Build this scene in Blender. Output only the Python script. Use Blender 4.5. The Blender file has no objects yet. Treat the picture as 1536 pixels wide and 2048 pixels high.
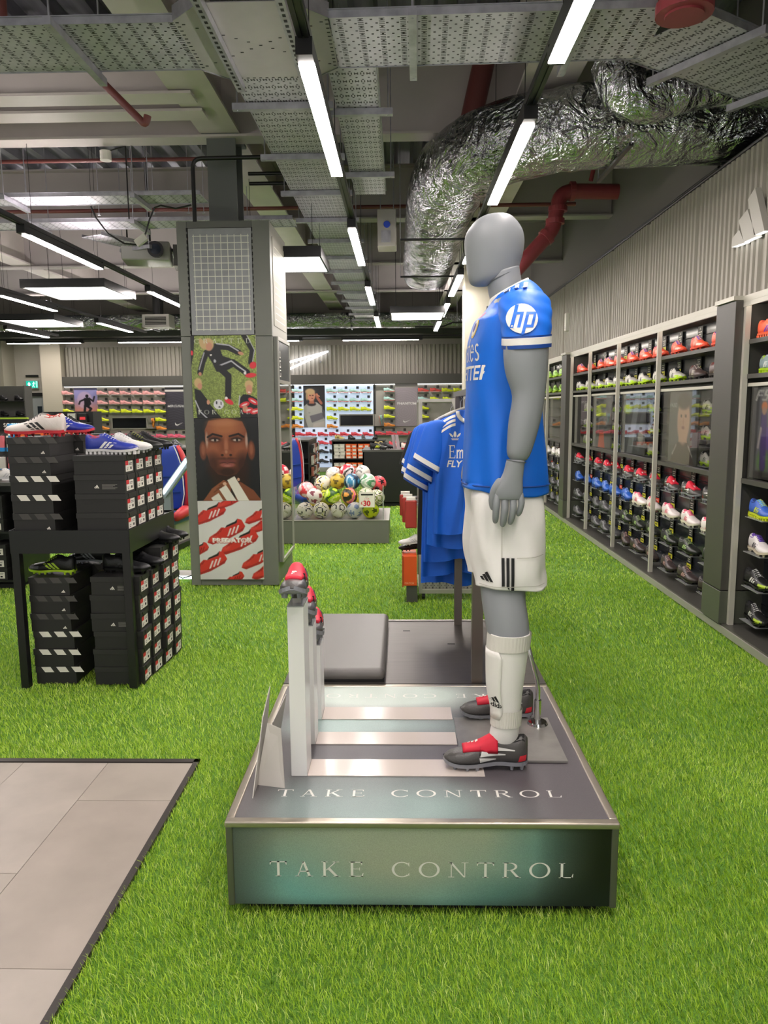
import bpy, math, random
import numpy as np
from mathutils import Vector, Matrix
from mathutils.bvhtree import BVHTree
random.seed(7); np.random.seed(7)
SC = bpy.context.scene
COL = SC.collection
R = math.radians
PI = math.pi
# ------------------------------------------------------------------ camera, world, exposure
CAM_H = 1.58
cam = bpy.data.cameras.new('camera'); cam_ob = bpy.data.objects.new('camera', cam); COL.objects.link(cam_ob)
cam.sensor_fit = 'VERTICAL'; cam.sensor_height = 36.0; cam.lens = 36.0 * 1500.0 / 2048.0
cam.clip_start = 0.05; cam.clip_end = 120
_yaw, _pitch, _roll = R(1.35), R(7.93), R(0.45)
cam_ob.rotation_mode = 'XYZ'
_m = Matrix.Rotation(_yaw, 4, 'Z') @ Matrix.Rotation(PI / 2 - _pitch, 4, 'X') @ Matrix.Rotation(-_roll, 4, 'Z')
cam_ob.matrix_world = Matrix.Translation((0, 0, CAM_H)) @ _m
SC.camera = cam_ob
world = bpy.data.worlds.new('world'); SC.world = world; world.use_nodes = True
_bg = world.node_tree.nodes['Background']; _bg.inputs[0].default_value = (1.0, 0.98, 0.95, 1); _bg.inputs[1].default_value = 0.70
SC.view_settings.view_transform = 'Standard'; SC.view_settings.look = 'None'
SC.view_settings.gamma = 1.0; SC.view_settings.use_curve_mapping = False
SC.view_settings.exposure = 0.35
LAMP_W = 26.0      # watts per metre of linear lamp
# ------------------------------------------------------------------ materials
def lin(c):
    if isinstance(c, str):
        c = [int(c[i:i + 2], 16) / 255 for i in (1, 3, 5)]
    return tuple((x / 12.92 if x <= 0.04045 else ((x + 0.055) / 1.055) ** 2.4) for x in c[:3]) + (1.0,)
MATS = {}
def mat(name, color='#808080', rough=0.5, metal=0.0, noise=0.0, nscale=20.0, bump=0.0, bscale=60.0, emit=0.0, emcol=None, coat=0.0, trans=0.0, ior=1.45, sheen=0.0, alpha=1.0, stretch=None, spec=None):
    if name in MATS: return MATS[name]
    m = bpy.data.materials.new(name); m.use_nodes = True; MATS[name] = m
    nt = m.node_tree; b = nt.nodes['Principled BSDF']
    b.inputs['Base Color'].default_value = lin(color); b.inputs['Roughness'].default_value = rough
    b.inputs['Metallic'].default_value = metal
    if coat: b.inputs['Coat Weight'].default_value = coat; b.inputs['Coat Roughness'].default_value = 0.1
    if trans: b.inputs['Transmission Weight'].default_value = trans; b.inputs['IOR'].default_value = ior
    if sheen: b.inputs['Sheen Weight'].default_value = sheen
    if spec is not None: b.inputs['Specular IOR Level'].default_value = spec
    if alpha < 1: b.inputs['Alpha'].default_value = alpha
    if emit: b.inputs['Emission Color'].default_value = lin(emcol or color); b.inputs['Emission Strength'].default_value = emit
    m.diffuse_color = lin(color)
    if noise or bump:
        tc = nt.nodes.new('ShaderNodeTexCoord'); src = tc.outputs['Object']
        if stretch:
            mp = nt.nodes.new('ShaderNodeMapping'); mp.inputs['Scale'].default_value = stretch
            nt.links.new(src, mp.inputs[0]); src = mp.outputs[0]
    if noise:
        n = nt.nodes.new('ShaderNodeTexNoise'); n.inputs['Scale'].default_value = nscale; n.inputs['Detail'].default_value = 6
        nt.links.new(src, n.inputs['Vector'])
        rp = nt.nodes.new('ShaderNodeValToRGB'); c = lin(color)
        rp.color_ramp.elements[0].position = 0.3; rp.color_ramp.elements[1].position = 0.7
        rp.color_ramp.elements[0].color = tuple(x * (1 - noise) for x in c[:3]) + (1,)
        rp.color_ramp.elements[1].color = tuple(min(1, x * (1 + noise)) for x in c[:3]) + (1,)
        nt.links.new(n.outputs[0], rp.inputs[0]); nt.links.new(rp.outputs[0], b.inputs['Base Color'])
    if bump:
        n2 = nt.nodes.new('ShaderNodeTexNoise'); n2.inputs['Scale'].default_value = bscale; n2.inputs['Detail'].default_value = 4
        nt.links.new(src, n2.inputs['Vector'])
        bp = nt.nodes.new('ShaderNodeBump'); bp.inputs['Strength'].default_value = bump; bp.inputs['Distance'].default_value = 0.01
        nt.links.new(n2.outputs[0], bp.inputs['Height']); nt.links.new(bp.outputs[0], b.inputs['Normal'])
    return m
def print_mat(name, rough=0.45, coat=0.0, grain=0.0):
    """flat print: colour comes from the mesh's own 'ink' colours"""
    if name in MATS: return MATS[name]
    m = bpy.data.materials.new(name); m.use_nodes = True; MATS[name] = m
    nt = m.node_tree; b = nt.nodes['Principled BSDF']; b.inputs['Roughness'].default_value = rough
    if coat: b.inputs['Coat Weight'].default_value = coat
    a = nt.nodes.new('ShaderNodeAttribute'); a.attribute_name = 'ink'
    out = a.outputs['Color']
    if grain:
        n = nt.nodes.new('ShaderNodeTexNoise'); n.inputs['Scale'].default_value = 450; n.inputs['Detail'].default_value = 2
        tc = nt.nodes.new('ShaderNodeTexCoord'); nt.links.new(tc.outputs['Object'], n.inputs['Vector'])
        mx = nt.nodes.new('ShaderNodeMix'); mx.data_type = 'RGBA'; mx.blend_type = 'OVERLAY'; mx.inputs['Factor'].default_value = grain
        nt.links.new(out, mx.inputs[6]); nt.links.new(n.outputs[0], mx.inputs[7]); out = mx.outputs[2]
    nt.links.new(out, b.inputs['Base Color'])
    return m
# ------------------------------------------------------------------ mesh builder
def rot2(p, a):
    c, s = math.cos(a), math.sin(a); return (p[0] * c - p[1] * s, p[0] * s + p[1] * c)
class MB:
    def __init__(s): s.v = []; s.f = []; s.m = []
    def add(s, vs, fs, m=0):
        o = len(s.v); s.v += [tuple(p) for p in vs]
        s.f += [tuple(i + o for i in q) for q in fs]; s.m += [m] * len(fs); return s
    def box(s, x0, x1, y0, y1, z0, z1, m=0):
        return s.add([(x0, y0, z0), (x1, y0, z0), (x1, y1, z0), (x0, y1, z0), (x0, y0, z1), (x1, y0, z1), (x1, y1, z1), (x0, y1, z1)],
              [(0, 3, 2, 1), (4, 5, 6, 7), (0, 1, 5, 4), (1, 2, 6, 5), (2, 3, 7, 6), (3, 0, 4, 7)], m)
    def bar(s, a, b, w, h, m=0, up=(0, 0, 1)):
        a, b = Vector(a), Vector(b); d = (b - a).normalized(); r = d.cross(Vector(up))
        if r.length < 1e-4: r = d.cross(Vector((1, 0, 0)))
        r.normalize(); u = r.cross(d)
        vs = [p + r * sx * w / 2 + u * sz * h / 2 for p in (a, b) for sx, sz in ((-1, -1), (1, -1), (1, 1), (-1, 1))]
        return s.add(vs, [(0, 1, 2, 3), (7, 6, 5, 4), (0, 4, 5, 1), (1, 5, 6, 2), (2, 6, 7, 3), (3, 7, 4, 0)], m)
    def loft(s, rings, cap0=True, cap1=True, m=0, closed=True):
        n = len(rings[0]); o = [p for r in rings for p in r]; fs = []
        for i in range(len(rings) - 1):
            for k in range(n if closed else n - 1):
                k2 = (k + 1) % n; fs.append((i * n + k, i * n + k2, (i + 1) * n + k2, (i + 1) * n + k))
        if cap0: fs.append(tuple(range(n - 1, -1, -1)))
        if cap1: fs.append(tuple((len(rings) - 1) * n + k for k in range(n)))
        return s.add(o, fs, m)
    def cyl(s, a, b, r, n=12, m=0, r1=None, cap=True):
        return s.tube([a, b], [r, r if r1 is None else r1], n, m, cap)
    def tube(s, path, r, n=10, m=0, cap=True, flat=1.0):
        P = [Vector(p) for p in path]
        if not isinstance(r, (list, tuple)): r = [r] * len(P)
        rings = []; u = None
        for i, p in enumerate(P):
            d = (P[min(i + 1, len(P) - 1)] - P[max(i - 1, 0)]).normalized()
            if u is None:
                u = d.cross(Vector((0, 0, 1)))
                if u.length < 1e-3: u = Vector((1, 0, 0))
            u = (u - d * u.dot(d)).normalized(); w = d.cross(u)
            rings.append([p + (u * math.cos(2 * PI * k / n) + w * math.sin(2 * PI * k / n) * flat) * r[i] for k in range(n)])
        return s.loft(rings, cap, cap, m)
    def prism(s, pts, f0, f1, m=0):
        """pts 2D polygon; f0/f1 map (a,b)->3D for the two faces"""
        n = len(pts); vs = [f0(*p) for p in pts] + [f1(*p) for p in pts]
        fs = [tuple(range(n - 1, -1, -1)), tuple(range(n, 2 * n))] + [(k, (k + 1) % n, n + (k + 1) % n, n + k) for k in range(n)]
        return s.add(vs, fs, m)
    def sphere(s, c, r, n=16, k=10, m=0, sq=(1, 1, 1)):
        rings = []
        for i in range(1, k):
            t = PI * i / k
            rings.append([(c[0] + r * sq[0] * math.sin(t) * math.cos(2 * PI * j / n), c[1] + r * sq[1] * math.sin(t) * math.sin(2 * PI * j / n), c[2] - r * sq[2] * math.cos(t)) for j in range(n)])
        return s.loft(rings, True, True, m)
    def polys(s, polys, fn, m=0):
        for p in polys:
            o = len(s.v); s.v += [tuple(fn(*q)) for q in p]; s.f.append(tuple(range(o, o + len(p)))); s.m.append(m)
        return s
    def xf(s, fn): s.v = [tuple(fn(Vector(p))) for p in s.v]; return s
    def mesh(s, name, mats, smooth=False):
        me = bpy.data.meshes.new(name); me.from_pydata(s.v, [], s.f)
        for q in (mats if isinstance(mats, (list, tuple)) else [mats]): me.materials.append(q)
        if any(s.m): me.polygons.foreach_set('material_index', s.m)
        if smooth: me.polygons.foreach_set('use_smooth', [True] * len(s.f))
        me.update(); return me
    def build(s, name, mats, parent=None, smooth=False, bevel=0.0, seg=2, auto=None):
        ob = bpy.data.objects.new(name, s.mesh(name, mats, smooth or bool(auto))); COL.objects.link(ob)
        if parent: ob.parent = parent
        if bevel:
            b = ob.modifiers.new('bevel', 'BEVEL'); b.width = bevel; b.segments = seg; b.limit_method = 'ANGLE'; b.angle_limit = R(40)
            for p in ob.data.polygons: p.use_smooth = True
            w = ob.modifiers.new('wn', 'WEIGHTED_NORMAL'); w.keep_sharp = True
        if auto:
            try: ob.data.set_sharp_from_angle(angle=R(auto))
            except Exception: pass
        return ob
def link_mesh(name, me, parent=None, loc=None, rot=None):
    o = bpy.data.objects.new(name, me); COL.objects.link(o)
    if parent: o.parent = parent
    if loc: o.location = loc
    if rot: o.rotation_euler = rot
    return o
def tag(o, label, cat, group=None, kind=None):
    o['label'] = label
    if cat: o['category'] = cat
    if group: o['group'] = group
    if kind: o['kind'] = kind
    return o
def thing(name, label, cat, loc=(0, 0, 0), rz=0.0, group=None, rot=None):
    o = bpy.data.objects.new(name, None); COL.objects.link(o); o.empty_display_size = 0.05
    o.location = loc; o.rotation_euler = rot or (0, 0, rz)
    return tag(o, label, cat, group)
def struct(o):
    o['kind'] = 'structure'; return o
def copy_tree(o, loc=None, rot=None, parent=None, label=None):
    c = o.copy(); COL.objects.link(c)
    if parent: c.parent = parent
    if loc is not None: c.location = loc
    if rot is not None: c.rotation_euler = rot
    if label: c['label'] = label
    for ch in list(o.children): copy_tree(ch, parent=c)
    return c
ORD = ['first', 'second', 'third', 'fourth', 'fifth', 'sixth', 'seventh', 'eighth', 'ninth', 'tenth', 'eleventh', 'twelfth', 'thirteenth', 'fourteenth', 'fifteenth', 'sixteenth', 'seventeenth', 'eighteenth', 'nineteenth', 'twentieth']
# ------------------------------------------------------------------ lettering
def text_polys(txt, size=1.0, shear=0.0, bold=0.0, space=1.0, align='LEFT'):
    cu = bpy.data.curves.new('lettering', 'FONT'); cu.body = txt; cu.size = size; cu.shear = shear; cu.offset = bold; cu.space_character = space
    cu.align_x = align; cu.resolution_u = 3
    o = bpy.data.objects.new('lettering', cu); COL.objects.link(o)
    bpy.context.view_layer.update()
    me = bpy.data.meshes.new_from_object(o.evaluated_get(bpy.context.evaluated_depsgraph_get()))
    V = [(v.co.x, v.co.y) for v in me.vertices]; F = [[V[i] for i in p.vertices] for p in me.polygons]
    bpy.data.objects.remove(o); bpy.data.curves.remove(cu); bpy.data.meshes.remove(me)
    return F
TN, TK = 0.06, 0.125
def _rect(x0, x1, y0, y1): return [(x0, y0), (x1, y0), (x1, y1), (x0, y1)]
def _arc(cx, cy, a, b, t0, t1, tk=TK, tn=TN, n=20):
    out = []
    for i in range(n):
        q = []
        for t in (t0 + (t1 - t0) * i / n, t0 + (t1 - t0) * (i + 1) / n): q.append(t)
        o = lambda t: (cx + a * math.cos(t), cy + b * math.sin(t)); k = lambda t: (cx + (a - tk) * math.cos(t), cy + (b - tn) * math.sin(t))
        out.append([o(q[0]), o(q[1]), k(q[1]), k(q[0])])
    return out
def _stem(x, w=TK, y0=0, y1=1, s=0.09, bot=True, top=True):
    r = [_rect(x, x + w, y0, y1)]
    if bot: r.append(_rect(x - s, x + w + s, y0, y0 + 0.035))
    if top: r.append(_rect(x - s, x + w + s, y1 - 0.035, y1))
    return r
def _diag(x0, y0, x1, y1, w): return [[(x0, y0), (x0 + w, y0), (x1 + w, y1), (x1, y1)]]
def serif(ch):
    if ch == 'T': return _stem(.36, top=False) + [_rect(0, .84, 1 - TN, 1), [(0, 1), (0, .78), (.03, .78), (.09, 1)], [(.84, 1), (.75, 1), (.81, .78), (.84, .78)]], .84
    if ch == 'A': return _diag(.1, 0, .40, 1, .05) + _diag(.66, 0, .36, 1, .13) + [_rect(.2, .68, .31, .375), _rect(0, .26, 0, .035), _rect(.56, .9, 0, .035)], .9
    if ch == 'K': return _stem(.09) + [[(.2, .42), (.27, .42), (.76, 1), (.69, 1)], [(.3, .5), (.42, .6), (.84, 0), (.69, 0)], _rect(.56, .88, .965, 1), _rect(.58, .95, 0, .035)], .95
    if ch in 'EF':
        r = _stem(.09, s=.09) + [_rect(.1, .66, 1 - TN, 1), _rect(.2, .52, .5, .54), [(.66, 1), (.57, 1), (.63, .78), (.66, .78)], [(.52, .42), (.55, .42), (.55, .62), (.52, .62)]]
        if ch == 'E': r += [_rect(.1, .68, 0, TN), [(.72, .25), (.69, .25), (.6, 0), (.69, 0)]]
        return r, (.74 if ch == 'E' else .68)
    if ch in 'CG':
        r = _arc(.5, .5, .5, .52, R(48), R(312)) + [[(.84, .98), (.87, .98), (.87, .68), (.8, .84)]]
        if ch == 'C': r += [[(.8, .16), (.87, .3), (.87, .08), (.84, .1)]]
        else: r += [_rect(.74, .85, .06, .42), _rect(.62, .95, .4, .435)]
        return r, .92
    if ch == 'O': return _arc(.52, .5, .52, .52, 0, 2 * PI, n=32), 1.04
    if ch == 'N': return [_rect(.13, .175, 0, 1), _rect(.8, .845, 0, 1), _rect(0, .3, 0, .035), _rect(.66, 1, .965, 1), _rect(0, .2, .965, 1), [(.05, 1), (.2, 1), (.845, 0), (.76, 0)]], 1.0
    if ch == 'R': return _stem(.09) + _arc(.4, .74, .33, .26, R(-90), R(90), n=12) + [_rect(.15, .42, .955, 1), _rect(.15, .42, .48, .52), [(.36, .5), (.5, .5), (.86, 0), (.7, 0)], _rect(.68, .92, 0, .035)], .9
    if ch == 'L': return _stem(.09) + [_rect(.1, .68, 0, TN), [(.72, .28), (.69, .28), (.6, 0), (.69, 0)]], .72
    if ch == 'D': return _stem(.09) + _arc(.36, .5, .52, .5, R(-90), R(90), n=16) + [_rect(.15, .38, .955, 1), _rect(.15, .38, 0, .045)], .9
    if ch == 'S': return _arc(.32, .74, .28, .27, R(30), R(270), .08, .05) + _arc(.32, .26, .28, .27, R(-150), R(90), .08, .05), .64
    if ch == 'm': return _stem(.06, .12, 0, .66, .06, True, False) + _stem(.36, .12, 0, .5, .05, True, False) + _stem(.66, .12, 0, .5, .05, True, False) + _arc(.33, .48, .17, .2, 0, PI, .12, .09, 10) + _arc(.62, .48, .17, .2, 0, PI, .12, .09, 10), .86
    if ch == 'i': return _stem(.06, .12, 0, .66, .05, True, False) + [_rect(.05, .19, .8, .94)], .26
    if ch == 'r': return _stem(.06, .12, 0, .66, .05, True, False) + _arc(.32, .46, .2, .22, R(50), R(180), .12, .1, 8), .5
    if ch == 'a': return _arc(.26, .46, .2, .22, 0, R(150), .12, .08, 10) + _arc(.25, .2, .22, .21, 0, 2 * PI, .11, .07, 16) + [_rect(.35, .47, 0, .48)], .54
    if ch == 't': return _stem(.12, .12, .05, .92, 0, False, False) + [_rect(0, .38, .58, .66)] + _arc(.3, .16, .18, .17, R(180), R(300), .12, .07, 8), .42
    if ch == 'e': return _arc(.28, .33, .27, .35, R(20), R(320), .12, .08) + [_rect(.1, .54, .33, .4)], .58
    if ch == 's': return _arc(.22, .5, .19, .18, R(30), R(270), .11, .08, 12) + _arc(.22, .17, .2, .18, R(-150), R(90), .11, .08, 12), .46
    return [], .5
def serif_text(txt, h=1.0, track=0.3, wx=1.0):
    x = 0; out = []
    for ch in txt:
        if ch == ' ': x += .55 + track; continue
        ps, w = serif(ch)
        out += [[((a + x) * h * wx, b * h) for a, b in p] for p in ps]; x += w + track
    return out, (x - track) * h * wx
def bars_logo(w, h):
    """three slanted bars rising to one side"""
    out = []
    for i, hh in enumerate((.38, .68, 1.0)):
        x1 = (.30 + .35 * i) * w; bw = .24 * w; sk = hh * h * .55
        out.append([(x1 - bw, 0), (x1, 0), (x1 - sk, hh * h), (x1 - sk - bw * .9, hh * h * .78)])
    return out
# ------------------------------------------------------------------ printed pictures (colour grid meshes)
class Paint:
    def __init__(s, w, h, bg):
        s.w, s.h = w, h; s.a = np.zeros((h, w, 3)); s.a[:] = s.c(bg)
        s.X, s.Y = np.meshgrid((np.arange(w) + .5) / w, 1 - (np.arange(h) + .5) / h)    # u right, v up
    def c(s, c): return np.array([int(c[i:i + 2], 16) / 255 for i in (1, 3, 5)]) if isinstance(c, str) else np.array(c)
    def mix(s, m, c): m = np.clip(m, 0, 1)[..., None]; s.a = s.a * (1 - m) + s.c(c) * m; return s
    def ell(s, cx, cy, rx, ry, c, soft=.12, rot=0, op=1.0):
        dx, dy = s.X - cx, s.Y - cy; a = R(rot); ar = s.h / s.w
        dy = dy * ar; x = dx * math.cos(a) + dy * math.sin(a); y = -dx * math.sin(a) + dy * math.cos(a)
        d = np.sqrt((x / rx) ** 2 + (y / (ry * ar)) ** 2); return s.mix(op * np.clip((1 - d) / soft + .5, 0, 1), c)
    def poly(s, pts, c, op=1.0):
        acc = np.zeros((s.h, s.w))
        for ox, oy in ((-.25, -.25), (.25, -.25), (-.25, .25), (.25, .25)):
            X = s.X + ox / s.w; Y = s.Y + oy / s.h; ins = np.zeros((s.h, s.w), bool); n = len(pts)
            for i in range(n):
                x0, y0 = pts[i]; x1, y1 = pts[(i + 1) % n]
                if y0 == y1: continue
                ins ^= ((y0 > Y) != (y1 > Y)) & (X < (x1 - x0) * (Y - y0) / (y1 - y0) + x0)
            acc += ins / 4
        return s.mix(acc * op, c)
    def line(s, pts, w, c, op=1.0):
        ar = s.h / s.w; D = np.full((s.h, s.w), 9.0)
        for (x0, y0), (x1, y1) in zip(pts[:-1], pts[1:]):
            y0 *= ar; y1 *= ar; dx, dy = x1 - x0, y1 - y0; L = dx * dx + dy * dy + 1e-9
            t = np.clip(((s.X - x0) * dx + (s.Y * ar - y0) * dy) / L, 0, 1)
            D = np.minimum(D, np.hypot(s.X - x0 - t * dx, s.Y * ar - y0 - t * dy))
        return s.mix(op * np.clip((w / 2 - D) * s.w + .5, 0, 1), c)
    def noise(s, amt, seed=1, sx=1, sy=1):
        r = np.random.RandomState(seed); n = r.rand(s.h // sy + 2, s.w // sx + 2); n = np.kron(n, np.ones((sy, sx)))[:s.h, :s.w]
        s.a = np.clip(s.a * (1 + amt * (n[..., None] - .5)), 0, 1); return s
    def polys(s, P, sx, sy, ox, oy, c):
        for p in P: s.poly([(ox + x * sx, oy + y * sy) for x, y in p], c)
        return s
    def build(s, name, fn, matl, parent=None):
        """fn(u,v)->3D ; u,v in 0..1"""
        W, H = s.w, s.h
        us = np.linspace(0, 1, W); vs = np.linspace(1, 0, H)
        V = [tuple(fn(u, v)) for v in vs for u in us]
        F = [(j * W + i, j * W + i + W, j * W + i + W + 1, j * W + i + 1) for j in range(H - 1) for i in range(W - 1)]
        me = bpy.data.meshes.new(name); me.from_pydata(V, [], F); me.materials.append(matl)
        at = me.color_attributes.new('ink', 'FLOAT_COLOR', 'POINT')
        a = s.a.reshape(-1, 3); l = np.where(a <= .04045, a / 12.92, ((a + .055) / 1.055) ** 2.4)
        at.data.foreach_set('color', np.concatenate([l, np.ones((len(l), 1))], 1).astype(np.float32).ravel())
        o = bpy.data.objects.new(name, me); COL.objects.link(o)
        if parent: o.parent = parent
        return o
# common materials
PALE = mat('pale_grey_paint', '#bfb8b2', .55, noise=.06, nscale=3)
GREY = mat('grey_cladding', '#75766f', .45, noise=.04, nscale=4)
GREYL = mat('light_grey_metal', '#a9a69e', .35, .3)
DARK = mat('dark_grey_panel', '#4b4a47', .4)
BLACK = mat('black_powder_coat', '#151516', .38)
BLACKM = mat('matt_black', '#0e0e0f', .7)
WHITE = mat('white_gloss', '#e9e6e0', .3)
WHITEM = mat('white_matt', '#e6e2da', .7)
CHROME = mat('polished_steel', '#d8d8d8', .12, 1.0)
STEEL = mat('galvanised_steel', '#a5a5ab', .42, .75, noise=.18, nscale=14)
GLOW = mat('lamp_diffuser', '#ffffff', .5, emit=9.0, emcol='#fffaf0')
ACRYL = mat('clear_acrylic', '#ffffff', .02, trans=1.0, ior=1.1)
# ================================================================== FLOOR
BACK_Y = 19.2
TX, TY = -0.945, 3.17
floor_mat = mat('turf_backing', '#5f8a2c', .9, noise=.35, nscale=160, bump=.6, bscale=260)
floor = MB()
floor.add([(-12, TY + .05, -.012), (4, TY + .05, -.012), (4, 20, -.012), (-12, 20, -.012), (TX + .03, -3.5, -.012), (4, -3.5, -.012), (TX + .03, TY + .05, -.012), (-12, -3.5, -.012), (TX + .03, -3.5, -.012), (-12, TY + .05, -.012)],
          [(0, 1, 2, 3), (4, 5, 1, 6), (7, 8, 6, 9)])
floor_ob = struct(floor.build('floor', floor_mat))
tile_mats = []
for i, c in enumerate(('#a59c91', '#a0968c', '#a89f95')):
    m = mat('stone_tile_%d' % i, c, .42, noise=.10, nscale=3.2 + i, bump=.05, bscale=300); tile_mats.append(m)
def floor_tile(x0, x1, y0, y1, i):
    b = MB().box(x0 + .0012, x1 - .0012, y0 + .0012, y1 - .0012, -.012, 0.0)
    o = b.build('tile', tile_mats[i % 3], floor_ob); return o
k = 0
cols = [TX - .385 * i for i in range(0, 8)]
for ci in range(7):
    x1, x0 = cols[ci], cols[ci + 1]
    js = [TY] + [j for j in ([2.844, 1.918, .99, .06, -.87] if ci % 2 == 0 else [2.358, 1.43, .5, -.43])]
    for a, b in zip(js[:-1], js[1:]):
        if ci < 5 or b > 1.2: floor_tile(x0, x1, b, a, k); k += 1
edge = mat('dark_edge_trim', '#37322f', .5)
b = MB().box(TX + .001, TX + .026, -1, TY + .035, -.012, .004).box(-3.8, TX + .026, TY + .004, TY + .035, -.012, .004)
struct(b.build('trim_1', edge))
# ---- turf blades
def turf():
    rng = np.random.RandomState(3); V = []; F = []; C = []; n0 = 0
    zones = [(1.0, 2.3, 30000, .0021, 1), (2.3, 3.4, 21000, .0024, 1), (3.4, 4.8, 11500, .003, 1), (4.8, 7.0, 5000, .0045, 1), (7.0, 10.5, 2000, .007, 1), (10.5, 15.0, 700, .012, 1)]
    for y0, y1, dens, w, _ in zones:
        xl = {1.0: -1.15, 2.3: -2.4}.get(y0, -.62 * y1); xr = min(2.32, .55 * y1 + .1)
        n = int((xr - xl) * (y1 - y0) * dens)
        x = rng.uniform(xl, xr, n); y = rng.uniform(y0, y1, n)
        keep = ~((x < TX + .028) & (y < TY + .037)) & ~((x > -.52) & (x < .63) & (y > 2.2) & (y < 4.35)) & ~((x > 2.24) & (y > 3))
        keep &= ~((x > -1.86) & (x < -1.12) & (y > 6.65) & (y < 7.4))
        x, y = x[keep], y[keep]; n = len(x)
        patch = np.sin(x * 3.1 + 1.3 * np.sin(y * 2.3)) * .5 + np.sin(y * 4.7 + x * 1.7) * .5
        a = rng.uniform(0, 2 * PI, n); h = rng.uniform(.014, .026, n) * (1 + .12 * patch); lean = rng.uniform(.25, 1.05, n)
        la = a * .55 + .9 + 1.2 * patch + rng.normal(0, .7, n)
        wx, wy = np.cos(a) * w * .5, np.sin(a) * w * .5
        dx, dy = np.cos(la) * h * lean, np.sin(la) * h * lean
        base = np.full(n, -.012)
        P = np.stack([np.stack([x - wx, y - wy, base], 1), np.stack([x + wx, y + wy, base], 1),
                      np.stack([x + wx * .8 + dx * .4, y + wy * .8 + dy * .4, base + h * .62], 1), np.stack([x - wx * .8 + dx * .4, y - wy * .8 + dy * .4, base + h * .62], 1),
                      np.stack([x + dx, y + dy, base + h], 1)], 1)
        V.append(P.reshape(-1, 3)); idx = n0 + np.arange(n)[:, None] * 5
        F.append(np.concatenate([idx + 0, idx + 1, idx + 2, idx + 0, idx + 2, idx + 3, idx + 3, idx + 2, idx + 4], 1).reshape(-1, 3))
        t = rng.rand(n)[:, None]; u = rng.rand(n)[:, None]
        g = np.array([.27, .48, .022]) * t + np.array([.53, .74, .065]) * (1 - t)
        g = np.where(u > .9, np.array([.68, .80, .24]), g); g = np.where(u < .1, np.array([.10, .25, .012]), g)
        C.append(np.repeat(g, 5, 0)); n0 += n * 5
    V = np.concatenate(V); F = np.concatenate(F); C = np.concatenate(C)
    me = bpy.data.meshes.new('turf'); me.vertices.add(len(V)); me.vertices.foreach_set('co', V.ravel())
    me.loops.add(F.size); me.loops.foreach_set('vertex_index', F.ravel()); me.polygons.add(len(F))
    me.polygons.foreach_set('loop_start', np.arange(len(F)) * 3); me.polygons.foreach_set('loop_total', np.full(len(F), 3))
    me.update(); at = me.color_attributes.new('ink', 'FLOAT_COLOR', 'POINT')
    at.data.foreach_set('color', np.concatenate([C, np.ones((len(C), 1))], 1).astype(np.float32).ravel())
    m = print_mat('turf_blade', .55); me.materials.append(m)
    o = bpy.data.objects.new('turf', me); COL.objects.link(o)
    tag(o, 'bright green artificial turf covering the shop floor', 'turf', kind='stuff'); return o
turf()
# ================================================================== CEILING
def corrugated(x0, x1, pitch, depth):
    pts = []; x = x0
    while x < x1:
        pts += [(x, 0), (x + pitch * .30, 0), (x + pitch * .42, depth), (x + pitch * .88, depth)]; x += pitch
    return pts
deck = mat('galvanised_deck', '#84848e', .45, .4, noise=.3, nscale=2.5, stretch=(6, .35, 1))
pts = corrugated(-12, 4, .32, .09)
b = MB(); n = len(pts)
b.add([(x, -3.5, 4.55 + z) for x, z in pts] + [(x, 20, 4.55 + z) for x, z in pts], [(i, i + 1, n + i + 1, n + i) for i in range(n - 1)])
b.add([(-12, -3.5, 4.8), (4, -3.5, 4.8), (4, 20, 4.8), (-12, 20, 4.8)], [(0, 1, 2, 3)])
ceiling = struct(b.build('ceiling', deck))
def ibeam_x(x0, x1, y, zb, h=.40, w=.2, t=.02, m=PALE):
    b = MB().box(x0, x1, y - w / 2, y + w / 2, zb, zb + t).box(x0, x1, y - .006, y + .006, zb + t, zb + h - t).box(x0, x1, y - w / 2, y + w / 2, zb + h - t, zb + h)
    return b.build('steel_beam', m, ceiling)
def ibeam_y(y0, y1, x, zb, h=.45, w=.3, t=.025, m=PALE):
    b = MB().box(x - w / 2, x + w / 2, y0, y1, zb, zb + t).box(x - .008, x + .008, y0, y1, zb + t, zb + h - t).box(x - w / 2, x + w / 2, y0, y1, zb + h - t, zb + h)
    return b.build('steel_beam', m, ceiling)
PALEB = mat('beam_paint', '#a9a3a0', .6, noise=.05, nscale=2)
for y in (4.0, 6.0, 6.33, 6.9, 9.8, 12.7, 15.6):
    ibeam_x(-11.5, -1.55 if 5 < y < 6.5 else 2.9, y, 3.9, m=PALEB if y > 8 else PALE, h=.42 if 5 < y < 6.5 else .64)
ibeam_y(-3, 18.6, -1.55, 3.93, w=.34, h=.6); ibeam_y(-3, 18.6, 1.08, 3.9, w=.40, h=.6); ibeam_y(-3, 18.6, -6.2, 3.93, w=.34, h=.6)
dk = mat('dark_soffit', '#3f3f3d', .7)
MB().box(-11.5, 2.6, 17.9, 19.2, 3.28, 3.34).box(-11.5, 2.6, 17.86, 17.9, 3.28, 3.62).build('soffit', dk, ceiling)
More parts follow.
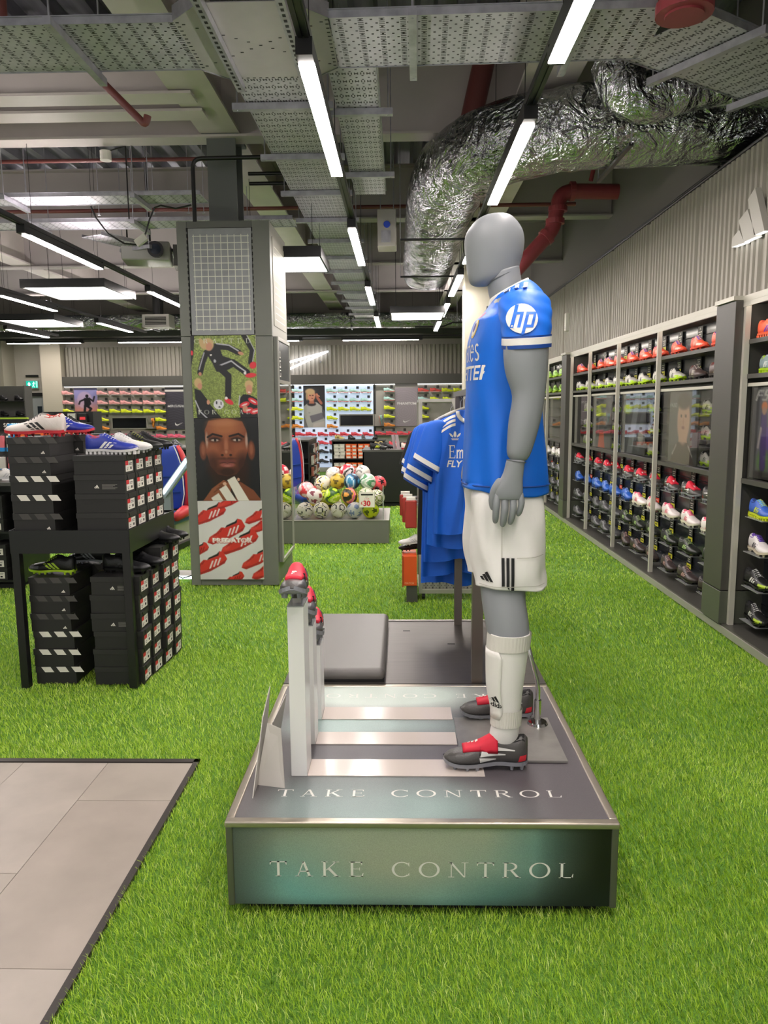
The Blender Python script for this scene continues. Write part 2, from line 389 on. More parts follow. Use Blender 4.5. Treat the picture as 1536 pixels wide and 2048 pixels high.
# ================================================================== WALLS
wallg = mat('wall_paint', '#a39e93', .7, noise=.03, nscale=2)
walld = mat('wall_paint_upper', '#726e6b', .75)
wb = struct(MB().box(-12, 4, BACK_Y, BACK_Y + .15, -.02, 4.8).build('wall_back', wallg))
wr = struct(MB().box(2.62, 2.75, -3.5, BACK_Y, -.02, 4.8).build('wall_right', walld))
wl = struct(MB().box(-11.7, -11.5, -3.5, BACK_Y, -.02, 4.8).build('wall_left', wallg))
slat = mat('ribbed_panel', '#9c978c', .5, .15)
slatb = mat('ribbed_panel_back', '#8e897f', .55)
def ribbed(p0, p1, z0, z1, pitch, depth, out, name, m, parent):
    """a trapezoid-ribbed sheet from p0 to p1 (xy), ribs standing out along `out`"""
    p0, p1, out = Vector((*p0, 0)), Vector((*p1, 0)), Vector((*out, 0)); L = (p1 - p0).length; d = (p1 - p0) / L
    pr = []; s = .012
    pr.append((0, 0)); 
    while s + pitch < L:
        pr += [(s, 0), (s + pitch * .1, depth), (s + pitch * .55, depth), (s + pitch * .65, 0)]; s += pitch
    pr.append((L, 0)); n = len(pr)
    vs = [p0 + d * a + out * (o + .02) + Vector((0, 0, z)) for z in (z0, z1) for a, o in pr]
    fs = [(i, i + 1, n + i + 1, n + i) for i in range(n - 1)]
    b = MB().add(vs, fs)
    # returns at both ends and a back so the sheet has thickness
    e = [p0 + Vector((0, 0, z0)), p0 + Vector((0, 0, z1)), p1 + Vector((0, 0, z0)), p1 + Vector((0, 0, z1))]
    b.add([e[0], e[1], e[3], e[2]], [(0, 1, 2, 3)])
    b.add([vs[0], vs[n], e[1], e[0]], [(0, 1, 2, 3)]); b.add([vs[n - 1], vs[-1], e[3], e[2]], [(3, 2, 1, 0)])
    return b.build(name, m, parent)
# right wall panels: seams measured along the wall
seams = [2.6, 3.8, 5.0, 6.09, 7.25, 8.45, 9.65, 10.85, 12.05, 13.25, 14.45, 15.65, 16.85, 18.05, 19.1]
for a, c in zip(seams[:-1], seams[1:]):
    ribbed((2.34, c - .006), (2.34, a + .006), 2.30, 3.245, .075, .022, (-1, 0), 'ribbed_panel', slat, wr)
MB().box(2.34, 2.62, 2.6, 19.1, 3.246, 3.275).build('wall_ledge', mat('ledge_dark', '#4a4845', .6), wr)
MB().tube([(2.36, 2.6, 3.30), (2.36, 19, 3.30)], .014, 8).build('conduit', BLACK, wr)
MB().box(2.36, 2.62, 3, 19.1, 2.24, 2.298).build('panel_rail', DARK, wr)
# back wall slats, in panels
xs = [-8.45, -7.0, -5.5, -4.0, -2.55, -1.1, .35, 1.8, 2.3]
for a, c in zip(xs[:-1], xs[1:]):
    ribbed((a + .006, BACK_Y - .12), (c - .006, BACK_Y - .12), 2.40, 3.13, .105, .035, (0, -1), 'ribbed_panel', slatb, wb)
MB().box(-8.47, 2.34, BACK_Y - .36, BACK_Y, 2.165, 2.40).build('fascia', mat('fascia_dark', '#46443f', .45), wb)
# back-left corner: pier, doorway recess, door, exit sign
MB().box(-8.99, -8.48, BACK_Y - .35, BACK_Y, 0, 3.6).build('pier', mat('pier_paint', '#b3ab9b', .7), wb)
MB().box(-10.35, -9.82, BACK_Y - .6, BACK_Y, 0, 3.6).build('pier', mat('pier_paint2', '#938d80', .7), wb)
d = struct(MB().box(-9.80, -9.02, BACK_Y - .06, BACK_Y - .01, 0, 1.93).build('door_1', mat('door_grey', '#8b8f90', .5)))
MB().box(-9.28, -9.16, BACK_Y - .065, BACK_Y - .055, 1.1, 1.68).build('vision_panel', mat('door_glass', '#1b2530', .1), d)
MB().box(-9.83, -9.0, BACK_Y - .10, BACK_Y - .0, 1.93, 2.02).box(-9.83, -9.72, BACK_Y - .10, BACK_Y, 0, 1.95).build('door_frame', BLACK, d)
MB().cyl((-9.65, BACK_Y - .07, 1.0), (-9.65, BACK_Y - .11, 1.0), .012).box(-9.66, -9.56, BACK_Y - .12, BACK_Y - .10, .99, 1.01).build('handle', CHROME, d)
ex = thing('exit_sign', 'lit green exit sign with arrow and running figure above the grey door', 'sign', (-9.38, BACK_Y - .03, 2.13))
MB().box(-.16, .16, -.04, 0, 0, .20).build('housing', GREYL, ex)
P = Paint(32, 20, '#0f9a86'); P.poly([(.12, .5), (.27, .85), (.42, .5), (.33, .5), (.33, .15), (.21, .15), (.21, .5)], '#d8fff4')
P.ell(.66, .78, .05, .08, '#d8fff4').line([(.66, .7), (.62, .42), (.7, .15)], .05, '#d8fff4').line([(.62, .42), (.54, .2)], .05, '#d8fff4').line([(.55, .6), (.76, .58)], .045, '#d8fff4').line([(.86, .12), (.86, .88), (.94, .88), (.94, .12)], .03, '#d8fff4')
pm = print_mat('exit_face', .4); nt = pm.node_tree; bs = nt.nodes['Principled BSDF']; nt.links.new(nt.nodes['Attribute'].outputs['Color'], bs.inputs['Emission Color']); bs.inputs['Emission Strength'].default_value = .9
P.build('face', lambda u, v: (-.15 + .30 * u, -.041, .01 + .18 * v), pm, ex)
pl = thing('door_closer_vent', 'small black slot vent above the exit sign', 'vent', (-9.38, BACK_Y - .02, 2.42))
MB().box(-.16, .16, -.03, 0, 0, .05).build('body', BLACK, pl); MB().box(-.14, .14, -.034, -.03, .018, .03).build('slot', BLACKM, pl)
# ================================================================== LAMPS
GLOW = mat('lamp_glow', '#ffffff', .5, emit=70.0, emcol='#fff5f0')
GLOWUP_ADDED = mat('added_ceiling_glow', '#ffffff', .5, emit=120.0, emcol='#fff1f2')  # made-up upward glow, added only to brighten the ceiling
GLOWP = mat('panel_glow', '#ffffff', .5, emit=11.0, emcol='#fffaf2')
def linear_lamp(x, y0, y1, label, z=3.1, axis='y', up=True):
    L = y1 - y0
    t = thing('linear_lamp', label, 'lamp', (x, (y0 + y1) / 2, z), 0 if axis == 'y' else PI / 2, 'linear ceiling lamps')
    MB().box(-.037, .037, -L / 2, L / 2, .004, .062).box(-.037, .037, -L / 2 - .09, -L / 2, .0, .075).box(-.037, .037, L / 2, L / 2 + .03, .0, .075).build('housing', BLACK, t)
    MB().box(-.036, .036, -L / 2 + .002, L / 2 - .002, -.006, .004).build('diffuser', GLOW, t)
    if up: MB().add([(-.014, -L / 2, .1118), (.014, -L / 2, .1118), (.014, L / 2, .1118), (-.014, L / 2, .1118)], [(0, 1, 2, 3)]).build('added_uplight_strip', GLOWUP_ADDED, t)  # added emitter hidden above the rail, not part of the real lamp
    for s in (-1, 1): MB().cyl((0, s * L * .42, .06), (0, s * L * .42, 4.55 - z), .0025, 6).build('wire', BLACK, t)
    return t
def rail(x, y0, y1, label, z=3.175):
    t = thing('lamp_rail', label, 'rail', (x, 0, z), 0, 'black lamp rails')
    MB().box(-.03, .03, y0, y1, 0, .036).box(-.024, -.006, y0, y1, -.008, 0).box(.006, .024, y0, y1, -.008, 0).build('rail_bar', BLACK, t)
    for y in np.arange(y0 + .3, y1, 2.4): MB().box(-.034, .034, y, y + .03, .036, .042).build('bracket', STEEL, t)
for i, y in enumerate([-2.72, .43, 3.58, 6.73, 9.88, 13.03]):
    linear_lamp(-.415, y, y + 1.63, 'bright linear lamp under the cable tray run, %s along its row' % ORD[i], up=False)
rail(-.415, -3, 15.4, 'black lamp rail beneath the middle cable tray')
for i, y in enumerate([-.37, 2.0, 4.36, 6.73, 9.1, 11.5, 13.85]):
    linear_lamp(.70, y, y + 1.61, 'bright linear lamp on the row above the mannequin, %s along its row' % ORD[i], up=i in (0, 6))
rail(.70, -3, 16, 'black lamp rail above the mannequin passing the foil duct')
for i, y in enumerate([.43, 3.55, 6.77, 10.05, 13.2]):
    linear_lamp(-3.28, y, y + 1.63, 'bright linear lamp near the shoe box rack, %s along its row' % ORD[i])
rail(-3.28, -1, 15.5, 'black lamp rail slanting past the projector')
for i, y in enumerate([7.0, 10.2, 13.5]):
    linear_lamp(-5.35, y, y + 1.63, 'bright linear lamp beside the square panel lamp, %s along its row' % ORD[i])
rail(-5.35, 4, 16, 'black lamp rail running below the grey air duct')
for i, y in enumerate([11.3, 14.4]):
    linear_lamp(-7.45, y, y + 1.63, 'bright linear lamp toward the exit door, %s along its row' % ORD[i])
rail(-7.45, 8, 16.5, 'black lamp rail leading toward the exit door')
for i, (a, c, w) in enumerate([(-9.33, -7.6, 'exit sign'), (-6.67, -4.95, 'sunset poster'), (-4.1, -2.4, 'tick emblem'), (-1.36, .42, 'patterned purple poster')]):
    linear_lamp((a + c) / 2, 18 - (c - a) / 2, 18 + (c - a) / 2, 'linear lamp crosswise before the back wall, above the %s' % w, 3.15, 'x', False)
t = thing('lamp_rail', 'black lamp rail running crosswise before the back wall', 'rail', (0, 18, 3.24), 0, 'black lamp rails')
MB().box(-11, 2.2, -.03, .03, -.02, .02).build('rail_bar', BLACK, t)
for x in (-9, -7, -5, -3, -1, 1): MB().cyl((x, 0, .03), (x, 0, .1), .012, 8).build('hanger', BLACK, t)
def panel_lamp(x0, x1, y0, y1, label, z=3.0):
    t = thing('panel_lamp', label, 'lamp', ((x0 + x1) / 2, (y0 + y1) / 2, z), 0, 'square panel lamps')
    a, c = (x1 - x0) / 2, (y1 - y0) / 2
    b = MB().box(-a, a, -c, -c + .02, 0, .10).box(-a, a, c - .02, c, 0, .10).box(-a, -a + .02, -c + .02, c - .02, 0, .10).box(a - .02, a, -c + .02, c - .02, 0, .10).box(-a + .02, a - .02, -c + .02, c - .02, .085, .1)
    b.build('frame', BLACK, t); MB().box(-a + .021, a - .021, -c + .021, c - .021, .008, .02).build('diffuser', GLOWP, t)
    for sx in (-1, 1):
        for sy in (-1, 1): MB().cyl((sx * a * .8, sy * c * .8, .1), (sx * a * .8, sy * c * .8, 1.57), .0025, 6).build('wire', BLACK, t)
panel_lamp(-4.45, -3.45, 8.95, 10.0, 'square glowing panel lamp in black frame below the projector')
panel_lamp(-6.45, -5.5, 12.1, 13.2, 'square glowing panel lamp over the exit side of the shop')
panel_lamp(-1.65, -.75, 7.35, 8.2, 'square glowing panel lamp just behind the clad pillar')
panel_lamp(-.16, .68, 11.7, 12.7, 'square glowing panel lamp at the end of the foil duct')
# ================================================================== CABLE TRAYS
def tray_mat(name, along='x', col='#abaab0', sc=1.0):
    m = mat(name, col, .45, .2, noise=.12, nscale=6)
    nt = m.node_tree; bs = nt.nodes['Principled BSDF']; src = bs.inputs['Base Color'].links[0].from_socket
    tc = nt.nodes.new('ShaderNodeTexCoord'); sp = nt.nodes.new('ShaderNodeSeparateXYZ'); nt.links.new(tc.outputs['Object'], sp.inputs[0])
    def M(op, a, b=None):
        n = nt.nodes.new('ShaderNodeMath'); n.operation = op
        for i, q in enumerate((a, b)):
            if q is None: continue
            if isinstance(q, (int, float)): n.inputs[i].default_value = q
            else: nt.links.new(q, n.inputs[i])
        return n.outputs[0]
    U, V = (sp.outputs[0], sp.outputs[1]) if along == 'x' else (sp.outputs[1], sp.outputs[0])
    def holes(pu, pv, ru, rv, ou=0.0):
        row = M('FLOOR', M('DIVIDE', V, pv)); u = M('ADD', U, M('MULTIPLY', M('MODULO', row, 2.0), pu * ou))
        a = M('SUBTRACT', M('FRACT', M('DIVIDE', u, pu)), .5); c = M('SUBTRACT', M('FRACT', M('DIVIDE', V, pv)), .5)
        return M('MULTIPLY', M('LESS_THAN', M('ABSOLUTE', a), ru / pu), M('LESS_THAN', M('ABSOLUTE', c), rv / pv))
    h = M('MAXIMUM', holes(.052 * sc, .036 * sc, .006 * sc, .006 * sc, .5), holes(.104 * sc, .018 * sc, .014 * sc, .0035 * sc))
    mx = nt.nodes.new('ShaderNodeMix'); mx.data_type = 'RGBA'; nt.links.new(h, mx.inputs['Factor']); nt.links.new(src, mx.inputs[6]); mx.inputs[7].default_value = (.02, .02, .02, 1)
    nt.links.new(mx.outputs[2], bs.inputs['Base Color']); return m
TRX, TRY = tray_mat('perforated_tray_x', 'x'), tray_mat('perforated_tray_y', 'y', '#9da3a6', .9)
def tray(p0, p1, w, label, m, up=.028):
    p0, p1 = Vector(p0), Vector(p1); L = (p1 - p0).length; ang = math.atan2(p1.y - p0.y, p1.x - p0.x)
    t = thing('cable_tray', label, 'cable tray', p0, ang, 'perforated cable trays')
    MB().box(0, L, -w / 2, w / 2, 0, .003).build('tray_base', m, t)
    MB().box(0, L, -w / 2 - .003, -w / 2, -.006, up).box(0, L, w / 2, w / 2 + .003, -.006, up).box(0, L, -w / 2 - .012, -w / 2, up, up + .004).box(0, L, w / 2, w / 2 + .012, up, up + .004).build('tray_flange', STEEL, t)
    n = max(2, int(L / .95))
    for i in range(n):
        x = L * (i + .5) / n
        MB().box(x - .02, x + .02, -w / 2 - .09, w / 2 + .09, -.046, -.006).build('strut', STEEL, t)
        for s in (-1, 1): MB().cyl((x, s * (w / 2 + .06), -.05), (x, s * (w / 2 + .06), 4.55 - p0.z), .005, 6).build('hanger_rod', STEEL, t)
    return t
tray((-4.6, 4.18, 3.45), (-1.1, 4.18, 3.45), .52, 'wide perforated cable tray crossing above the shoe box rack', TRX)
tray((-.34, 4.18, 3.45), (1.30, 4.14, 3.45), .54, 'wide perforated cable tray crossing above the mannequin', TRX)
tray((1.32, 4.16, 3.452), (2.58, 4.98, 3.452), .54, 'slanting perforated cable tray below the red pipe', TRX)
tray((-.74, 4.56, 3.5), (-.74, 17.2, 3.5), .46, 'long perforated cable tray running down the middle of the shop', TRX)
tray((-.27, 4.50, 3.5), (-.27, 7.15, 3.5), .27, 'narrow perforated cable tray beside the long middle tray', TRX)
tray((-6.5, 7.2, 3.5), (-1.8, 7.2, 3.5), .3, 'perforated cable tray crossing just above the clad pillar top', TRX)
tray((-6.5, 8.15, 3.5), (-1.1, 8.15, 3.5), .34, 'lower perforated cable tray behind the clad pillar', TRX)
tray((-3.35, 8.4, 3.45), (-2.2, 10.6, 3.45), .3, 'perforated cable tray slanting toward the projector', TRX)
t = thing('tray_junction', 'plain steel four-way cable tray junction with bolt rows', 'cable tray', (-.72, 4.18, 3.45))
b = MB(); pts = [(-.38, -.27), (-.22, -.42), (.22, -.42), (.38, -.27), (.38, .27), (.24, .40), (-.24, .40), (-.38, .27)]
b.prism(pts, lambda x, y: (x, y, 0), lambda x, y: (x, y, .004)); b.build('plate', mat('plain_zinc', '#aca9a8', .4, .35, noise=.08, nscale=4), t)
b = MB()
for (x0, y0, x1, y1) in ((-.36, -.24, .36, .24), (-.36, .24, .36, -.24), (-.365, -.26, -.365, .26), (.365, -.26, .365, .26), (-.23, .385, .23, .385)):
    for q in np.linspace(.03, .97, 13): x, y = x0 + (x1 - x0) * q, y0 + (y1 - y0) * q; b.box(x - .008, x + .008, y - .003, y + .003, -.0015, 0)
b.build('slots', BLACKM, t)
b = MB()
for a, c in ((pts[0], pts[1]), (pts[2], pts[3]), (pts[4], pts[5]), (pts[6], pts[7])): b.bar((*a, .03), (*c, .03), .004, .07)
b.build('rim', STEEL, t)
for x in (-.2, .18):
    o = MB().box(x - .022, x + .022, -.62, .46, -.047, -.005).build('strut', STEEL, t)
    b = MB()
    for y in np.arange(-.6, .44, .05): b.box(x - .008, x + .008, y, y + .022, -.0485, -.047)
    b.build('strut_slots', BLACKM, o)
for x in (-.2, .18): MB().cyl((x, -.55, -.05), (x, -.55, 1.1), .005, 6).build('hanger_rod', STEEL, t)
# ================================================================== DUCTS
def foil_mat(name, col):
    m = mat(name, col, .16, 1.0); nt = m.node_tree; bs = nt.nodes['Principled BSDF']
    tc = nt.nodes.new('ShaderNodeTexCoord'); mp = nt.nodes.new('ShaderNodeMapping'); mp.inputs['Scale'].default_value = (1.0, .7, 1.0); nt.links.new(tc.outputs['Object'], mp.inputs[0])
    v = nt.nodes.new('ShaderNodeTexNoise'); v.inputs['Scale'].default_value = 3.6; v.inputs['Detail'].default_value = 4; v.inputs['Distortion'].default_value = 2.2; nt.links.new(mp.outputs[0], v.inputs['Vector'])
    w = nt.nodes.new('ShaderNodeTexNoise'); w.inputs['Scale'].default_value = 14; w.inputs['Detail'].default_value = 2; w.inputs['Distortion'].default_value = 2.5; nt.links.new(mp.outputs[0], w.inputs['Vector'])
    ad = nt.nodes.new('ShaderNodeMath'); ad.operation = 'MULTIPLY_ADD'; nt.links.new(w.outputs[0], ad.inputs[0]); ad.inputs[1].default_value = .16; nt.links.new(v.outputs[0], ad.inputs[2])
    bp = nt.nodes.new('ShaderNodeBump'); bp.inputs['Strength'].default_value = .9; bp.inputs['Distance'].default_value = .12; nt.links.new(ad.outputs[0], bp.inputs['Height']); nt.links.new(bp.outputs[0], bs.inputs['Normal'])
    return m
FOIL = foil_mat('crinkled_foil', '#b2b3b8')
def duct(path, a, bh, name, parent, m=FOIL, n=28, wob=.006, closed_ends=True):
    P = [Vector(p) for p in path]
    # resample
    seg = [0]
    for i in range(1, len(P)): seg.append(seg[-1] + (P[i] - P[i - 1]).length)
    out = []; N = max(6, int(seg[-1] / .09)); rng = random.Random(len(path) + int(a * 100))
    for k in range(N + 1):
        s = seg[-1] * k / N; i = max(j for j in range(len(seg)) if seg[j] <= s + 1e-6); i = min(i, len(P) - 2)
        t = (s - seg[i]) / (seg[i + 1] - seg[i]); out.append(P[i].lerp(P[i + 1], t))
    for _ in range(6): out = [out[0]] + [(out[i - 1] + out[i] * 2 + out[i + 1]) / 4 for i in range(1, len(out) - 1)] + [out[-1]]
    rings = []
    for i, p in enumerate(out):
        d = (out[min(i + 1, N)] - out[max(i - 1, 0)]).normalized(); r = d.cross(Vector((0, 0, 1)))
        r = r.normalized() if r.length > .2 else Vector((1, 0, 0)); u = r.cross(d).normalized()
        pinch = 1 - .05 * (1 if (i % 11) == 5 else 0)
        ring = []
        for k in range(n):
            c, sn = math.cos(2 * PI * k / n), math.sin(2 * PI * k / n)
            x = a * math.copysign(abs(c) ** .72, c); z = bh * math.copysign(abs(sn) ** .85, sn)
            q = pinch + rng.uniform(-wob, wob) * 2.2; ring.append(p + r * x * q + u * z * q)
        rings.append(ring)
    return MB().loft(rings, True, True).build(name, m, parent, smooth=True)
t = thing('foil_duct', 'big crinkled foil air duct curving above the mannequin', 'air duct', (0, 0, 0))
duct([(2.6, 5.78, 3.6), (1.9, 5.80, 3.6), (1.25, 5.86, 3.6), (.72, 6.15, 3.58), (.46, 6.75, 3.57), (.40, 7.6, 3.57), (.39, 9.5, 3.57), (.38, 11.6, 3.57)], .34, .27, 'duct_body', t)
for (p, q) in (((1.55, 5.35, 3.315), (1.55, 6.2, 3.315)), ((.0, 8.0, 3.28), (.8, 8.0, 3.28)), ((.0, 10.2, 3.28), (.8, 10.2, 3.28))):
    MB().bar(p, q, .03, .02).build('support_bar', BLACK, t)
    for e in (p, q): MB().cyl(e, (e[0], e[1], 4.5), .004, 6).build('hanger_rod', STEEL, t)
t = thing('branch_duct', 'foil branch duct bending down beside the wide tray', 'air duct', (0, 0, 0))
duct([(1.36, 5.2, 3.95), (1.38, 5.2, 3.75), (1.44, 5.22, 3.52), (1.62, 5.2, 3.5), (1.78, 5.2, 3.62), (2.0, 5.2, 3.66), (2.6, 5.2, 3.62)], .15, .15, 'duct_body', t, n=20)
t = thing('long_foil_duct', 'long foil air duct crossing the shop near the back', 'air duct', (0, 0, 0))
duct([(-11, 17.2, 3.52), (-5, 17.2, 3.52), (-1, 17.2, 3.52), (1.4, 17.25, 3.5)], .2, .17, 'duct_body', t, n=20)
for x in (-8, -5.5, -1.1): MB().cyl((x, 17.0, 3.33), (x, 17.0, 4.5), .006, 6).bar((x, 16.98, 3.34), (x, 17.42, 3.34), .02, .02).build('hanger', BLACK, t)
t = thing('air_grille', 'grey air grille box hanging in front of the long duct', 'vent', (-5.1, 15.9, 3.28))
MB().box(-.28, .28, 0, .4, 0, .26).build('casing', GREYL, t); MB().box(-.22, .22, -.006, 0, .05, .21).build('opening', BLACKM, t)
for z in (.07, .10, .13, .16, .19): MB().box(-.22, .22, -.012, -.004, z, z + .008).build('slat', GREYL, t)
MB().cyl((0, .2, .26), (0, .2, 1.3), .11, 14).build('duct_neck', BLACK, t)
t = thing('duct_damper', 'grey control box attached beside the foil duct', 'box', (-.08, 8.35, 3.42))
MB().box(-.16, .04, -.15, .15, -.16, .22).build('casing', GREYL, t, bevel=.01); MB().cyl((-.06, -.165, .06), (-.06, -.15, .06), .035).build('dial', mat('blue_dial', '#1f3fae', .4), t)
MB().box(-.12, -.02, -.16, -.15, -.12, .0).build('cover', STEEL, t)
for x in (-.13, .01): MB().cyl((x, 0, .22), (x, 0, 1.14), .005, 6).build('hanger_rod', STEEL, t)
# projector
t = thing('projector', 'grey ceiling projector with round lens above the panel lamp', 'projector', (-2.98, 9.2, 3.30), R(12))
MB().box(-.3, .25, -.22, .22, 0, .22).build('body', mat('projector_grey', '#8f8e89', .45), t, bevel=.02)
MB().cyl((.1, -.22, .1), (.1, -.34, .1), .075, 20).cyl((.1, -.34, .1), (.1, -.36, .1), .09, 20).build('lens', BLACK, t, smooth=False)
MB().cyl((.1, -.362, .1), (.1, -.365, .1), .06, 20).build('lens_glass', mat('lens_glass', '#20262e', .05), t)
MB().tube([(0, 0, .22), (0, 0, .5), (0, .0, 1.2)], .02, 10).build('mount_pole', BLACK, t); MB().tube([(-.25, 0, .22), (-.25, 0, .42), (0, 0, .42)], .012, 8).build('mount_arm', BLACK, t)
MB().box(.28, .55, -.15, .2, -.04, .2).build('lens_shroud', DARK, t)
# ================================================================== PIPES
RED = mat('red_pipe', '#7d3136', .45); REDD = mat('dark_red_pipe', '#6d3a36', .5)
def pipe(path, r, label, m=RED, coll=(), name='pipe_run', flange=()):
    t = thing(name, label, 'pipe', path[0]); o = Vector(path[0]); pp = [Vector(p) - o for p in path]
    MB().tube(pp, r, 16).build('pipe', m, t, auto=50)
    for a, d, rr, w in flange:
        a = Vector(a) - o; d = Vector(d).normalized(); MB().cyl(a - d * w / 2, a + d * w / 2, rr, 18).build('coupling', m, t)
    return t
def elbow(a, c, b, k=6):
    a, c, b = Vector(a), Vector(c), Vector(b); return [a * (1 - s) ** 2 + c * 2 * s * (1 - s) + b * s * s for s in [i / k for i in range(k + 1)]]
pipe([(1.275, 3.66, 3.30), (1.275, 3.66, 3.42)] + elbow((1.275, 3.66, 3.6), (1.28, 3.66, 3.85), (1.6, 3.5, 3.9)) + [(2.6, 3.2, 3.95)], .085, 'thick red pipe stub with flange at the ceiling corner', RED, flange=[((1.275, 3.66, 3.335), (0, 0, 1), .125, .05), ((1.275, 3.66, 3.40), (0, 0, 1), .115, .02)])
pipe([(2.2, 8.0, 3.72)] + elbow((1.75, 8.0, 3.73), (1.60, 8.0, 3.73), (1.60, 8, 3.58)) + elbow((1.58, 8, 3.5), (1.57, 8, 3.38), (1.50, 8, 3.3)) + [(1.2, 8, 2.98), (1.0, 8.0, 2.75)], .075, 'thick red pipe with couplings elbowing down behind the mannequin head', RED,
     flange=[((1.74, 8, 3.73), (1, 0, 0), .095, .05), ((1.60, 8, 3.56), (0, 0, 1), .095, .05), ((1.575, 8, 3.44), (0, 0, 1), .095, .05), ((1.49, 8, 3.29), (1, 0, 1), .09, .05)])
pipe([(2.0, 7.85, 4.3), (1.9, 7.9, 3.8)], .022, 'thin red pipe drop joining the thick red elbow', RED)
pipe([(-2.25, 5.5, 4.02), (-1.80, 5.5, 3.57)] + elbow((-1.79, 5.5, 3.56), (-1.765, 5.5, 3.53), (-1.75, 5.5, 3.6)), .026, 'slanting dark red pipe with open end beside the pale beam', REDD)
pipe([(-9, 7.55, 3.96), (-1.7, 7.55, 3.955)], .018, 'thin dark red sprinkler pipe crossing behind the pillar top', REDD)
pipe([(-9, 9.0, 3.86), (2, 9.0, 3.86)], .022, 'dark red sprinkler pipe crossing beyond the lower cable tray', REDD)
pipe([(-2.35, 4.75, 3.7), (-2.35, 4.75, 4.55)], .03, 'short dark red drop pipe above the wide tray', REDD)
pipe([(.56, 6.6, 3.80), (.72, 6.6, 4.5)], .09, 'stout red pipe rising behind the wide tray', REDD)
def conduit(path, r, label, m=BLACK):
    t = thing('conduit_run', label, 'conduit', path[0]); o = Vector(path[0]); MB().tube([Vector(p) - o for p in path], r, 10).build('tube', m, t, auto=50)
    if len(path) == 4: MB().cyl((.9, 0, 0), (.9, 0, .7), .006, 6).build('hanger_rod', STEEL, t)
    MB().cyl(Vector(path[-1]) - o, Vector(path[-1]) - o + (Vector(path[-1]) - Vector(path[-2])).normalized() * .05, r * 1.5, 10).build('end_fitting', m, t)
conduit([(-1.74, 6.60, 3.15), (-1.74, 6.60, 3.55)] + elbow((-1.74, 6.6, 3.58), (-1.74, 6.6, 3.66), (-1.66, 6.6, 3.66)) + [(-1.08, 6.62, 3.67)], .018, 'black conduit elbowing around the steel column')
conduit([(-1.35, 7.0, 3.65), (-.98, 7.0, 3.65)], .016, 'upper black conduit stub behind the steel column')
conduit([(-1.35, 7.05, 3.58), (-.96, 7.05, 3.58)], .016, 'lower black conduit stub behind the steel column')
conduit([(2.4, 6.0, 3.35), (2.42, 9, 3.36), (2.42, 13, 3.36)], .012, 'thin black conduit along the top of the ribbed wall')
_c = conduit([(.3, 16.4, 3.28), (.9, 16.4, 3.28), (1.1, 16.4, 3.36), (1.6, 16.4, 3.36)], .02, 'black conduit crank below the far duct')
# hanging cable with junction box
t = thing('hanging_cable', 'loose black cable with white junction box hanging from a tray', 'cable', (-2.9, 7.3, 3.47))
MB().tube([(0, 0, 0), (.04, 0, -.1), (.15, 0, -.25), (.3, 0, -.34), (.42, 0, -.35)], .008, 8).build('cable', BLACK, t); MB().tube([(.5, 0, -.26), (.55, 0, -.12), (.6, 0, -.02), (.66, 0, 0), (.8, 0, -.03), (.95, 0, 0)], .008, 8).build('cable', BLACK, t)
o = MB().box(-.06, .06, -.02, .02, -.035, .035).build('junction_box', WHITEM, t, bevel=.006); o.location = (.46, 0, -.31); o.rotation_euler = (0, R(-35), 0)
t = thing('ceiling_sensor', 'small white sensor with black cable hanging below the beam', 'sensor', (-2.62, 7.0, 3.78))
MB().cyl((0, 0, 0), (0, 0, .08), .05, 14).build('body', WHITEM, t); MB().tube([(.03, 0, .08), (.1, 0, .1), (.18, 0, .12), (.18, 0, -.5)], .006, 6).build('cable', BLACK, t)
# wires from the beams
for i, x in enumerate((-3.0, -2.45, -2.1, -1.95)):
    t = thing('hanger_rod', 'thin steel hanger rod between beam and tray, %s from the slanting rail' % ORD[i], 'rod', (x, 7.75, 3.5), 0, 'thin hanger rods')
    MB().cyl((0, 0, 0), (0, 0, 1.05), .004, 6).build('rod', STEEL, t); MB().box(-.012, .012, -.012, .012, 0, .02).build('nut', STEEL, t)
# ================================================================== COLUMNS
t = thing('pale_column', 'pale painted square column rising behind the mannequin', 'column', (1.01, 10.2, 0))
MB().box(-.18, .18, -.18, .18, 0, 3.9).build('shaft', mat('column_cream', '#c9c3b2', .6), t, bevel=.01); MB().box(-.22, .22, -.22, .22, 0, .12).build('base_plate', DARK, t); MB().box(-.22, .22, -.22, .22, 3.86, 3.9).build('cap_plate', PALE, t)
# ================================================================== BOOT LIBRARY
BS = [0, .03, .08, .15, .22, .30, .38, .46, .55, .64, .73, .81, .88, .94, .98, 1.0]
BW = [.014, .024, .031, .0335, .033, .032, .032, .0345, .039, .0435, .0455, .0445, .040, .031, .019, .006]
BT = [.098, .107, .106, .098, .097, .106, .108, .095, .080, .069, .063, .059, .055, .049, .041, .034]
BZ = [.022, .019, .018, .018, .019, .020, .020, .018, .016, .015, .015, .016, .018, .021, .025, .029]
BL = .285
def boot_ring(i, n=20, grow=1.0):
    s = BS[i]; x = (s - .5) * BL; r = []
    for k in range(n):
        th = 2 * PI * k / n - PI / 2; c, sn = math.cos(th), math.sin(th)
        zr = .5 + .5 * math.copysign(abs(sn) ** .8, sn); w = BW[i] * (1 - (.20 if s < .40 else .30) * zr ** 2.0)
        side = .012 * math.sin(PI * min(1, s * 1.1)) * (1 if c > 0 else 0)
        r.append((x, math.copysign(abs(c) ** .7, c) * w * grow - .004 * math.sin(s * PI), BZ[i] + (BT[i] - BZ[i]) * zr))
    return r
def boot_upper(): return MB().loft([boot_ring(i) for i in range(len(BS))], True, True)
_ub = boot_upper(); _tri = []
BBVH = BVHTree.FromPolygons([Vector(v) for v in _ub.v], _ub.f)
